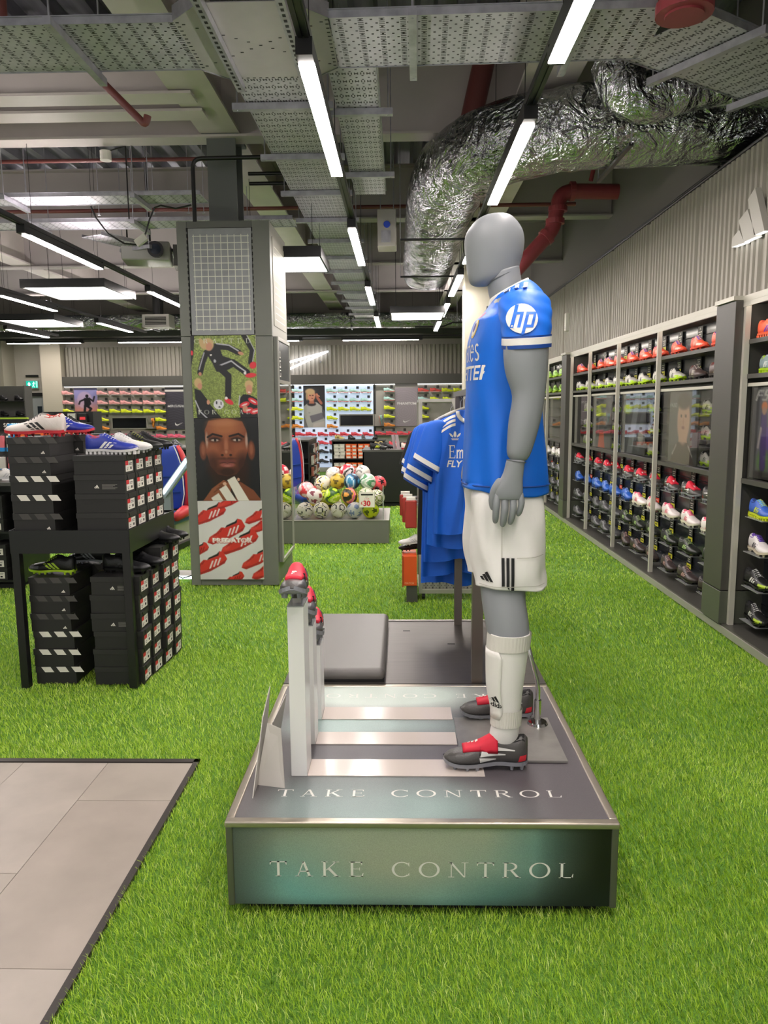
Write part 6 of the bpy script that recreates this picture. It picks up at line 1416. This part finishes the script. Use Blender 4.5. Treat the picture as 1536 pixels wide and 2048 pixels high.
# ================================================================== BACK WALL DISPLAYS
YB = BACK_Y - .22
def bx_(px): return -2.44 + (px - 606) * .01252
def bz_(px, py): return 2.139 - (py - 771) * .01243 + .000106 * (606 - px)
def boot_single(key, up, so, st):
    k = 'single_' + key
    if k in _cache: return _cache[k]
    b = MB(); u = boot_upper(); b.add(u.v, u.f, 0); s = boot_sole(); b.add(s.v, s.f, 1); l = strip_top(.045, .5, .017, .015, .002); b.add(l.v, l.f, 2)
    for sg in (-1, 1): q = side_patch(((.2, .03), (.28, .03), (.62, .05), (.5, .058)), sg); b.add(q.v, q.f, 2)
    me = b.mesh('football_boot', [mat('bs_%s_u' % key, up, .4), mat('bs_%s_s' % key, so, .4), mat('bs_%s_t' % key, st, .5)], True); _cache[k] = me; return me
SB = {'pink': ('pink', '#d99a98', '#e0b0a8', '#b06a6c'), 'yellow': ('yellow', '#d2de22', '#c4d01e', '#8c9a1c'), 'orange': ('orange', '#dc8a2e', '#d88a36', '#4a2a1c'), 'rose': ('rose pink', '#dc5a78', '#d86a80', '#8c2c44'), 'mint': ('pale mint', '#a8cfc8', '#d87a6c', '#7fa8a4'), 'red': ('red', '#d8404e', '#dc5a60', '#8c1c2c'), 'black': ('black', '#26272b', '#1c1c1e', '#6a7078'), 'scar': ('scarlet', '#c9463c', '#d8867c', '#3c2a2a')}
SLW = mat('slat_white', '#cfcfc9', .5); BLIT = mat('backlit_panel', '#dfe9f4', .4, emit=.45, emcol='#cfe2ff'); SLG = mat('slat_grey', '#a8a49c', .5)
def back_unit(px0, px1, label, panel, light=False):
    x0, x1 = bx_(px0), bx_(px1); t = thing('back_display', label, 'display wall', ((x0 + x1) / 2, YB, 0)); a = (x1 - x0) / 2
    MB().box(-a, a, 0, .1, .10, 2.16).build('back_panel', panel, t); MB().box(-a, a, -.3, .1, 0, .10).build('plinth', GREYL, t)
    for s in (-1, 1): MB().box(s * a - .02, s * a + .02, -.02, .0, .1, 2.16).build('edge_post', DARK, t)
    MB().box(-a, a, -.03, -.006, 2.150, 2.159).build('shelf_light', mat('soft_shelf_light', '#ffffff', .4, emit=2.5), t)
    if not light:
        for z in np.arange(.3, 2.1, .12): MB().box(-a + .02, a - .02, -.003, 0, z, z + .006).build('slat_groove', GREYL, t)
    t['cx'] = (x0 + x1) / 2; return t
uL = back_unit(122, 372, 'grey slatted boot wall beside the sunset poster', SLG); uC = back_unit(586, 747, 'bright backlit boot wall behind the counters', BLIT, True); uR = back_unit(749, 985, 'grey slatted boot wall around the patterned purple poster', SLG)
uM = back_unit(374, 584, 'slatted boot wall behind the clad pillar and mirror', SLG)
CARDM = mat('card_dark', '#3f4140', .5)
rown = ['first', 'second', 'third', 'fourth', 'fifth', 'sixth', 'seventh', 'eighth', 'ninth']
def row(unit, ri, py, pxs, col, anchor):
    cx0 = unit['cx']
    for i, p in enumerate(pxs):
        c = col[i] if isinstance(col, (list, tuple)) else col; x, z = bx_(p), bz_(p, py); nm, *cc = SB[c]
        o = link_mesh('football_boot', boot_single(c, *cc), None, (x, YB - .12, z), (0, 0, R(random.Random(p * 7 + ri).uniform(-6, 6))))
        tag(o, '%s boot on back wall, %s row from top, %s from %s' % (nm, rown[ri], ORD[i], anchor), 'boot', 'boots on the back wall')
        MB().box(x - cx0 - .12, x - cx0 + .12, -.18, 0, z - .008, z - .001).build('boot_ledge', TRAYC, unit); MB().box(x - cx0 + .02, x - cx0 + .085, -.012, -.003, z + .105, z + .17).build('price_card', CARDM, unit)
L0 = [133]; LR = [203, 227, 250, 273, 296, 319]
for ri, (py, col) in enumerate(((790, 'pink'), (809, 'pink'), (826, 'yellow'))): row(uL, ri, py, L0 + LR, col, 'the grey pier')
row(uL, 3, 843, [203, 319], 'yellow', 'the grey pier'); row(uL, 4, 860, [203, 319], 'orange', 'the grey pier'); row(uL, 5, 876, [203, 227, 250, 273, 296, 319, 342, 357], 'rose', 'the grey pier')
row(uM, 0, 786, [575], 'pink', 'the clad pillar'); row(uM, 2, 822, [575], 'yellow', 'the clad pillar'); row(uM, 3, 840, [575], 'yellow', 'the clad pillar'); row(uM, 4, 857, [575], 'orange', 'the clad pillar'); row(uM, 5, 874, [575], 'red', 'the clad pillar')
for ri, (py, col) in enumerate(((786, 'mint'), (804, 'mint'), (821.5, 'yellow'))): row(uC, ri, py, [595, 664, 687, 710, 732], col, 'the mirror edge')
row(uC, 3, 839.5, [595, 664], 'yellow', 'the mirror edge'); row(uC, 4, 856, [595, 664], 'orange', 'the mirror edge'); row(uC, 5, 872, [600, 621, 645, 668, 690, 712, 735], 'red', 'the mirror edge'); row(uC, 6, 889, [600, 621, 645, 668], 'red', 'the mirror edge'); row(uC, 7, 906.5, [600, 621, 645, 668], 'black', 'the mirror edge'); row(uC, 8, 926, [600, 621, 645, 668], 'black', 'the mirror edge')
row(uR, 0, 784, [778, 846, 870, 893, 916], ['mint', 'scar', 'scar', 'yellow', 'yellow'], 'the backlit wall'); row(uR, 1, 801.5, [778, 846, 870, 895], ['mint', 'mint', 'yellow', 'yellow'], 'the backlit wall'); row(uR, 2, 819, [778, 846], 'yellow', 'the backlit wall'); row(uR, 3, 836, [778, 846], 'yellow', 'the backlit wall'); row(uR, 4, 853, [778, 862], 'orange', 'the backlit wall'); row(uR, 5, 870, [760, 782, 804, 826], 'red', 'the backlit wall')
# ---- posters, screens
TICK = [(0, .30), (.10, .12), (.28, .10), (1.0, .62), (.34, .26), (.2, .25), (.1, .38), (.05, .6)]
def bposter(name, label, P, px0, px1, py0, py1):
    x0, x1 = bx_(px0), bx_(px1); z1, z0 = bz_(px0, py0), bz_(px0, py1)
    return poster(name, label, P, x0, x1, z0, z1, .03, y=YB - .03)
P = Paint(44, 62, '#8a86b8')
P.mix(np.clip(1.1 - P.Y * 1.6, 0, 1), '#e07848').mix(np.clip((.3 - P.Y) * 8, 0, 1), '#4a2a34').ell(.45, .62, .32, .26, '#b59ab0', .15, op=.7).mix(np.clip((.10 - P.Y) * 20, 0, 1), '#1c1418')
P.ell(.55, .74, .07, .05, '#14101a').poly([(.42, .68), (.66, .7), (.72, .5), (.62, .42), (.42, .44)], '#14101a').line([(.44, .64), (.25, .58), (.2, .5)], .07, '#14101a').line([(.66, .66), (.8, .58), (.86, .72)], .07, '#14101a').line([(.5, .45), (.7, .35), (.55, .2)], .1, '#14101a').line([(.45, .45), (.42, .25), (.3, .14)], .1, '#14101a')
bposter('sunset_poster', 'poster of a dark running figure against a purple and orange sunset', P, 144, 191, 776, 840)
P = Paint(40, 78, '#33303a')
for k in range(16): P.line([(0, .95 - .06 * k), (.4, 1.0 - .06 * k), (1, .9 - .06 * k)], .014, '#45414e')
P.poly([(0, .9), (1, .9), (1, .945), (0, .945)], '#c9c4c0').polys(text_polys('MERCURIAL', .15, .3, .004), 1.0, .45, .10, .535, '#e4e2e0').polys([TICK], .42, .16, .42, .08, '#e9e7e4')
bposter('wavy_poster', 'dark wavy poster printed MERCURIAL with a white tick', P, 328, 370, 775, 859)
P = Paint(46, 84, '#14141a'); P.ell(.3, .8, .3, .2, '#2a2c36', 1)
P.poly([(.0, .5), (.2, .58), (.36, .6), (.62, .6), (.86, .5), (1, .2), (1, 0), (0, 0)], '#a8a6a2').poly([(.28, .28), (.85, .36), (.92, .22), (.38, .12)], '#6a6670').poly([(.2, 0), (.0, .35), (.0, .0)], '#6f6d70').poly([(.84, .5), (1, .35), (.96, .2), (.86, .3)], '#4f4c54').poly([(.42, .0), (.45, .10), (.95, .16), (1, 0)], '#b9b2ae')
P.ell(.38, .56, .2, .05, '#2c2024', .3).poly([(.26, .57), (.3, .68), (.48, .68), (.5, .57)], '#a8664e').ell(.36, .76, .2, .13, '#c4866c', .2).ell(.32, .85, .22, .07, '#b99a70', .35).ell(.17, .74, .05, .09, '#a88a62', .4).ell(.44, .76, .05, .012, '#4a2a22').ell(.32, .76, .04, .012, '#4a2a22').ell(.42, .69, .05, .01, '#8a443c')
P.line([(.82, .58), (.66, .70), (.62, .78)], .12, '#a8604a').line([(.62, .78), (.74, .74)], .05, '#c48468').polys([TICK], .1, .04, .24, .34, '#2a2628')
bposter('sweater_poster', 'poster of a blond man in a pale sweater pointing to his temple', P, 606, 649, 771, 855)
P = Paint(46, 84, '#8f858c'); 
for k in range(11): P.mix(.35 * (np.abs(np.hypot((P.X - .4), (P.Y - .36) * 1.8) - .09 * k) < .012), '#a39aa0')
P.poly([(0, .9), (1, .9), (1, .94), (0, .94)], '#c4bcbc').polys(text_polys('PHANTOM', .17, 0, .006), 1.0, .42, .1, .51, '#ebe9e8').polys([TICK], .32, .12, .36, .08, '#ece9e8')
bposter('patterned_poster', 'patterned purple-grey poster printed PHANTOM with a white tick', P, 789, 834, 767, 852)
def screen(px0, px1, py0, py1, label):
    x0, x1 = bx_(px0), bx_(px1); z1, z0 = bz_(px0, py0), bz_(px0, py1); t = thing('display_screen', label, 'screen', ((x0 + x1) / 2, YB - .02, z0)); a = (x1 - x0) / 2
    MB().box(-a, a, -.05, 0, 0, z1 - z0).build('frame', GREYL, t); MB().box(-a + .03, a - .03, -.056, -.05, .03, z1 - z0 - .03).build('panel', mat('screen_black', '#101216', .15), t)
    return t
screen(217, 290, 834, 859, 'black display screen in grey frame on the pink boot wall'); screen(677, 747, 828, 853, 'black display screen in grey frame on the backlit wall')
for px0, px1, py0, py1, lb in ((289, 311, 835, 859, 'clear case holding a small orange shoe beside a screen'), (748, 767, 828, 853, 'clear case of small white shoes beside the backlit wall')):
    x0, x1 = bx_(px0), bx_(px1); z1, z0 = bz_(px0, py0), bz_(px0, py1); t = thing('display_case', lb, 'case', ((x0 + x1) / 2, YB - .02, z0)); a = (x1 - x0) / 2
    MB().box(-a, a, -.02, 0, 0, z1 - z0).build('back_plate', GREYL, t); MB().box(-a, a, -.16, -.02, 0, .02).build('base', GREYL, t)
    MB().box(-a, a, -.165, -.16, .0, z1 - z0).build('glass', ACRYL, t)
    me = boot_single('orange', *SB['orange'][1:]) if px0 < 400 else boot_single('mint', *SB['mint'][1:]); o = link_mesh('shoe', me, t, (0, -.09, .155), (0, R(80), 0)); o.scale = (.85,) * 3
# ---- neon tick on the back wall
t = thing('neon_tick', 'glowing white tick emblem outline on the back wall slats', 'sign', (-2.9, BACK_Y - .26, 2.5)); NE = mat('neon_white', '#ffffff', .4, emit=7.0, emcol='#f4f6ff')
MB().tube([(1.10, 0, .475), (.55, 0, .33), (.03, 0, .19), (-.5, 0, .06), (-.75, 0, .12), (-.8, 0, .3)], [.014, .024, .026, .026, .024, .016], 8).build('upper_tube', NE, t); MB().tube([(1.10, 0, .465), (.55, 0, .235), (.03, 0, .005), (-.4, 0, -.14), (-.75, 0, -.12), (-.9, 0, .1), (-.8, 0, .3)], [.014, .024, .026, .026, .024, .024, .016], 8).build('lower_tube', NE, t)
for x in (-.4, .3, .9): MB().box(x - .02, x + .02, .01, .1, .2, .24).build('bracket', STEEL, t)
# ================================================================== COUNTERS IN THE MIDDLE
gondola('black_counter', 'tall black counter behind the ball bin', -.62, .75, 12.05, 13.0, .905, back=True); MB().box(-.685, .685, -.475, -.455, .06, .875).build('front_panel', BLACK, bpy.data.objects['black_counter'])
cnt = [(bye, -.36, 12.16, -12, 'black boot with yellow bars'), (bk, -.22, 12.42, -20, 'plain black boot'), (bgold, -.30, 12.62, -15, 'gold and white boot'), (boot_proto('w_red2', '#d8404e', '#d85a60', '#f0e0e0', '#b8303e'), -.06, 12.75, -10, 'red boot'), (bw, .15, 12.14, 2, 'white boot with black bars'), (bks, .12, 12.4, -14, 'black and silver boot'), (bkg, .22, 12.6, -30, 'black and lime boot')]
for pr, x, y, a, nm in cnt: place_boot(pr, (x, y, .9055), R(a), '%s on the tall black counter' % nm, 'boots on the tall black counter', scale=1.05)
for i, x in enumerate((-.10, -.04)):
    t = thing('card_stand', 'tall narrow card standing on the black counter, %s' % ('toward the yellow barred boot' if i == 0 else 'toward the white boot'), 'sign', (x, 12.2, .9055), R(60)); MB().box(-.045, .045, -.003, .003, 0, .24).build('card', mat('card_mauve', '#a89a9e', .5), t).rotation_euler = (R(-10), 0, 0); MB().box(-.05, .05, -.03, .03, 0, .006).build('foot', GREYL, t)
ORG = mat('box_orange', '#e0561e', .5); ORL = mat('box_orange_lid', '#e8652a', .5); GRB = mat('box_grey', '#c2bdb2', .5)
gondola('box_shelf', 'black shelf unit filled with orange shoe boxes', -1.515, -.35, 16.4, 16.95, .885, (.05, .46))
def obox(c):
    k = 'obox_' + c
    if k in _cache: return _cache[k]
    A, B = (ORG, ORL) if c == 'o' else (GRB, GRB)
    out = [('box_body', MB().box(-.118, .118, -.16, .16, 0, .072).mesh('box_body', A)), ('box_lid', MB().box(-.121, .121, -.163, .163, .048, .0775).mesh('box_lid', B)), ('box_label', MB().box(-.105, -.02, -.1645, -.1625, .006, .046).box(.03, .105, -.1645, -.1625, .006, .046).mesh('box_label', PRW)), ('finger_hole', MB().box(-.016, .016, -.1655, -.1635, .05, .066).mesh('finger_hole', BLACKM))]
    _cache[k] = out; return out
for lv, z0 in enumerate((.0705, .4805)):
    for c in range(4):
        for j in range(4):
            kd = 'g' if c == 0 and (lv == 1 or j == 3) else 'o'
            o = thing('shoe_box', '%s shoe box on the %s shelf, %s column, %s from bottom' % ('orange' if kd == 'o' else 'pale grey', ('lower', 'upper')[lv], ORD[c], ORD[j]), 'shoe box', (-1.515 + .16 + .262 * c, 16.585, z0 + .0785 * j), R(random.Random(c * 9 + j + lv).uniform(-3, 3)), 'shoe boxes in the black shelf unit')
            for nm, me in obox(kd): link_mesh(nm, me, o)
for i, (pr, nm) in enumerate(((bgold, 'gold'), (bk, 'black'), (bks, 'black and silver'), (bk, 'plain black'))): place_boot(pr, (-1.35 + .26 * i, 16.55, .8855), R(-40 - 20 * i), '%s boot on top of the orange box shelf, %s from the backlit wall' % (nm, ORD[i]), 'boots on the box shelf')
gondola('pack_gondola', 'dark gondola of hanging packs behind the gaming chair', -2.35, -1.62, 13.2, 14.4, 1.03, (.3, .6))
for j in range(4):
    for i in range(5):
        h = thing('hanging_pack', 'hanging pack on the dark gondola side, %s row from top, %s along' % (ORD[j], ORD[i]), 'pack', (-1.575, 13.32 + .22 * i, .78 - .2 * j), 0, 'packs on the dark gondola'); MB().box(-.025, .02, -.06, .06, 0, .16).build('pouch', (BLACK, GREYL, mat('pack_rust', '#8a4a3c', .6))[(i + j) % 3], h, bevel=.006); MB().box(.02, .022, -.04, .04, .03, .09).build('pack_label', WHITEM, h)
# ================================================================== CLOTHES RAIL WITH JERSEYS
RAILM = mat('rail_bronze', '#6f6861', .35, .6)
t = thing('clothes_rail', 'slim metal clothes rail standing on the steel plinth', 'clothes rail', (.34, 3.85, .3085))
MB().box(-.018, .032, -.50, -.455, 0, 1.33).build('upright', RAILM, t); MB().box(-.032, .012, .445, .485, 0, 1.33).build('upright', RAILM, t); MB().box(-.02, .02, -.50, .80, 1.33, 1.36).build('top_bar', RAILM, t)
MB().box(-.014, .014, -.455, .445, .85, .875).build('cross_bar', RAILM, t)
SHB = mat('hung_jersey_blue', '#0a5fd0', .6, bump=.1, bscale=300, noise=.05, nscale=9)
def hung(x, y, ztop, zbot, m, label, detail, white=True, w=.2, rot=0.0, seed=0, sl=1.0):
    t = thing('hung_jersey', label, 'jersey', (x, y, zbot), R(rot), 'jerseys on the clothes rail'); H = ztop - zbot; rg = random.Random(seed); ph = rg.uniform(0, 6)
    rings = []
    keys = [(0, w * 1.02, .030), (.25, w, .034), (.5, w * .97, .036), (.72, w * .98, .036), (.84, w * 1.02, .032), (.91, w * .86, .026), (.96, w * .56, .022), (1.0, w * .36, .020)]
    for q, a, d in spl(keys, 6):
        ring = []
        for k in range(48):
            th = 2 * PI * k / 48; c, s = math.cos(th), math.sin(th); f = max(0, 1 - q * 1.25); rp = f * (.016 * math.sin(a and (c * 9 + ph)) + .006 * math.sin(c * 17 + ph * 2))
            ring.append((a * math.copysign(abs(c) ** .9, c), d * s + rp, q * H + (.012 * f * math.sin(c * 4 + ph) if q < .01 else 0)))
        rings.append(ring)
    bm_ = MB().loft(rings, False, True); bv = BVHTree.FromPolygons([Vector(v) for v in bm_.v], bm_.f); body_ = bm_.build('body', m, t, smooth=True)
    for s in (-1, 1):
        p = [(s * w * .70, 0, ztop - zbot - .065), (s * w * .94, 0, ztop - zbot - .10), (s * w * 1.10, -.012, ztop - zbot - .10 - .10 * sl), (s * w * 1.24, -.02, ztop - zbot - .10 - .20 * sl)]; pr = [(.03, .02), (.062, .024), (.072, .028), (.078, .030)]
        R_ = []
        for (px_, py_, pz_), (a, d) in zip(spl(p, 4), spl(pr, 4)):
            R_.append([(px_ + a * math.cos(2 * PI * k / 24) * .84, py_ + d * math.sin(2 * PI * k / 24) * 1.1, pz_ + s * a * math.cos(2 * PI * k / 24) * .50) for k in range(24)])
        so = MB().loft(R_, True, False).build('sleeve', m, t, smooth=True)
        if white:
            e = R_[-1]; d0 = Vector(p[3]) - Vector(p[2]); d0.normalize(); c0 = Vector(p[3])
            def sh(off, g): return [tuple(c0 + (Vector(v) - c0) * g + d0 * off) for v in e]
            MB().loft([sh(-.034, 1.05), sh(-.008, 1.07)], False, False).build('cuff_band', WCL, so, smooth=True); MB().loft([sh(-.008, 1.05), sh(.004, 1.04)], False, False).build('cuff_edge', BLUED, so, smooth=True)
    MB().tube([(w * .36 * math.cos(a), -.026 - .01 * math.sin(a), H * (.985 if a < PI else .99) - (.055 * abs(math.sin(a)) if a < PI else 0)) for a in np.linspace(0, PI, 14)], .011, 8).build('collar', WCL if white else m, t, smooth=True)
    if white:
        b = MB()
        for i in range(3):
            for s in (-1, 1):
                for j in range(6):
                    q = []
                    for (aa, bb) in ((j, 0), (j + 1, 0), (j + 1, 1), (j, 1)):
                        xx = s * (w * .42 + (w * .50) * aa / 6); zz = H * (.965 - .034 * i - .021 * bb) - (aa / 6) ** 1.5 * H * .085; h = bv.ray_cast(Vector((xx, -1, zz)), Vector((0, 1, 0))); q.append((xx, (h[0].y if h[0] else -.02) - .002, zz))
                    b.add(q, [(0, 1, 2, 3)])
        b.build('shoulder_stripes', WHITEM, t)
    if detail:
        def dec(polys, ox, oz, nm, mm):
            b = MB()
            for p in polys:
                q = []
                for a, c in p: h = bv.ray_cast(Vector((ox + a, -1, oz + c)), Vector((0, 1, 0))); q.append((ox + a, (h[0].y if h[0] else -.03) - .002, oz + c))
                o = len(b.v); b.v += q; b.f.append(tuple(range(o, o + len(q)))); b.m.append(0)
            b.build(nm, mm, t)
        leaf = [(0, 0), (.008, .012), (.006, .028), (0, .036), (-.006, .028), (-.008, .012)]
        P3 = [[(x, y + .004) for x, y in leaf]] + [[(s * .010 + x * .9 + s * y * .55, y * .72 + .004) for x, y in leaf] for s in (-1, 1)] + [_rect(-.02, .02, -.004, -.001), _rect(-.016, .016, -.009, -.006)]
        dec(P3, -.085, H * .775, 'leaf_emblem', WHITEM)
        ps, ww = serif_text('Emirates', .07, .06); k = .235 / ww; dec([[(a * k, c) for a, c in p] for p in ps], -.118, H * .615, 'sponsor_lettering', WHITEM); dec(text_polys('FLY BETTER', .05, .2, .001, 1, 'CENTER'), 0, H * .545, 'sponsor_slogan', WHITEM)
    MB().tube([(-w * .7, 0, H * .955), (-w * .35, 0, H * 1.0), (0, 0, H * 1.03), (w * .35, 0, H * 1.0), (w * .7, 0, H * .955)], .008, 8).tube([(0, 0, H * 1.03), (0, 0, H * 1.03 + .045), (.012, 0, H * 1.03 + .06), (0, 0, H * 1.03 + .075)], .003, 6).build('hanger', mat('hanger_clear', '#b9b6ae', .2), t)
    return t
hung(.375, 4.10, 1.563, .893, SHB, 'front blue jersey with leaf emblem and white lettering on the rail', True, w=.195, seed=1)
hung(.350, 4.19, 1.55, .80, SHB, 'second blue jersey hanging behind the front one on the rail', False, w=.205, seed=2, rot=4, sl=1.25)
hung(.335, 4.28, 1.54, .70, SHB, 'third blue jersey on the rail, longer than those before it', False, w=.205, seed=3, rot=-3, sl=1.5)
hung(.325, 4.37, 1.53, .60, SHB, 'fourth blue jersey on the rail reaching lowest', False, w=.21, seed=4, rot=5, sl=1.3)
hung(.330, 4.47, 1.51, .52, SHB, 'rearmost blue jersey on the rail', False, w=.21, seed=5)
hung(.300, 4.60, 1.50, .66, BLACKM, 'black shirt at the far end of the clothes rail', False, False, w=.20, seed=6)
# ================================================================== PERFORATED TROLLEY
PERF = tray_mat('perforated_panel', 'x', '#8f8d86', .55)
t = thing('perforated_trolley', 'grey wheeled trolley with perforated front panel behind the jerseys', 'trolley', (.57, 6.35, 0))
for bb in ((-.43, .43, -.30, -.27, .055, .09), (-.43, .43, .27, .30, .055, .09), (-.43, -.40, -.27, .27, .055, .09), (.40, .43, -.27, .27, .055, .09)): MB().box(*bb).build('base_bar', GREYL, t)
o = MB().box(-.40, .40, 0, .006, -.28, .28).build('front_panel', PERF, t); o.location = (0, -.285, .37); 
# the perforated sheet is modelled flat and stood upright
o.data.clear_geometry(); m_ = MB().box(-.40, .40, -.14, .42, -.003, .003); o.data.from_pydata(m_.v, [], m_.f); o.rotation_euler = (R(90), 0, 0); o.location = (0, -.285, .23)
for x in (-.43, .40):
    for y in (-.30, .27): MB().box(x, x + .03, y, y + .03, .09, 1.62).build('upright', GREYL, t)
for x in (-.39, .39):
    for y in (-.26, .26): MB().cyl((x - .012, y, .028), (x + .012, y, .028), .027, 14).build('caster', BLACK, t)
MB().box(-.43, .43, -.30, .30, 1.62, 1.645).build('top_shelf', GREYL, t); MB().bar((-.16, -.30, 1.60), (.2, -.30, 1.72), .02, .09).build('sloped_header', GREYL, t); MB().box(-.41, .41, -.2, .27, .5, .52).build('shelf', DARK, t); MB().box(-.41, .41, -.2, .27, .95, .97).build('shelf', DARK, t)
REDB = mat('pouch_red', '#a8352c', .5)
for i, (x, y, z, h) in enumerate(((.075, 6.08, .60, .23), (.05, 6.2, .63, .21), (.03, 6.32, .67, .18))):
    h_ = thing('red_pouch', 'red pouch hanging on the trolley side, %s from the front' % ORD[i], 'pouch', (x, y, z), 0, 'red pouches on the trolley'); MB().box(-.045, .05, -.03, .03, 0, h).build('body', REDB, h_, bevel=.012); MB().box(-.035, .04, -.02, .02, h, h + .025).build('contents', WHITEM, h_); MB().box(.05, .142 - x, -.01, .01, h * .8, h * .8 + .02).build('clip', STEEL, h_)
t2 = thing('orange_box', 'orange shoe box standing upright against the trolley', 'shoe box', (.068, 6.12, 0)); 
MB().box(-.055, .055, -.15, .15, .14, .385).build('box_body', ORG, t2, bevel=.004); MB().box(-.066, -.054, -.155, .155, .13, .39).build('box_lid', mat('box_rust', '#b04a20', .5), t2); MB().box(-.03, .06, -.14, .14, 0, .139).build('bracket', DARK, t2)
MB().polys(text_polys('MATCH', .022, 0, 0), lambda a, b: (-.045 + a, -.1508, .155 + b)).build('box_lettering', mat('pale_orange_ink', '#f0b48c', .5), t2)
for i, (pr, z, nm) in enumerate(((bww, .455, 'white'), (bk, .40, 'black'))):
    place_boot(pr, (.085, 6.10 + .05 * i, z), R(190), '%s boot on a peg beside the orange box' % nm, 'boots on the trolley side', scale=.8)
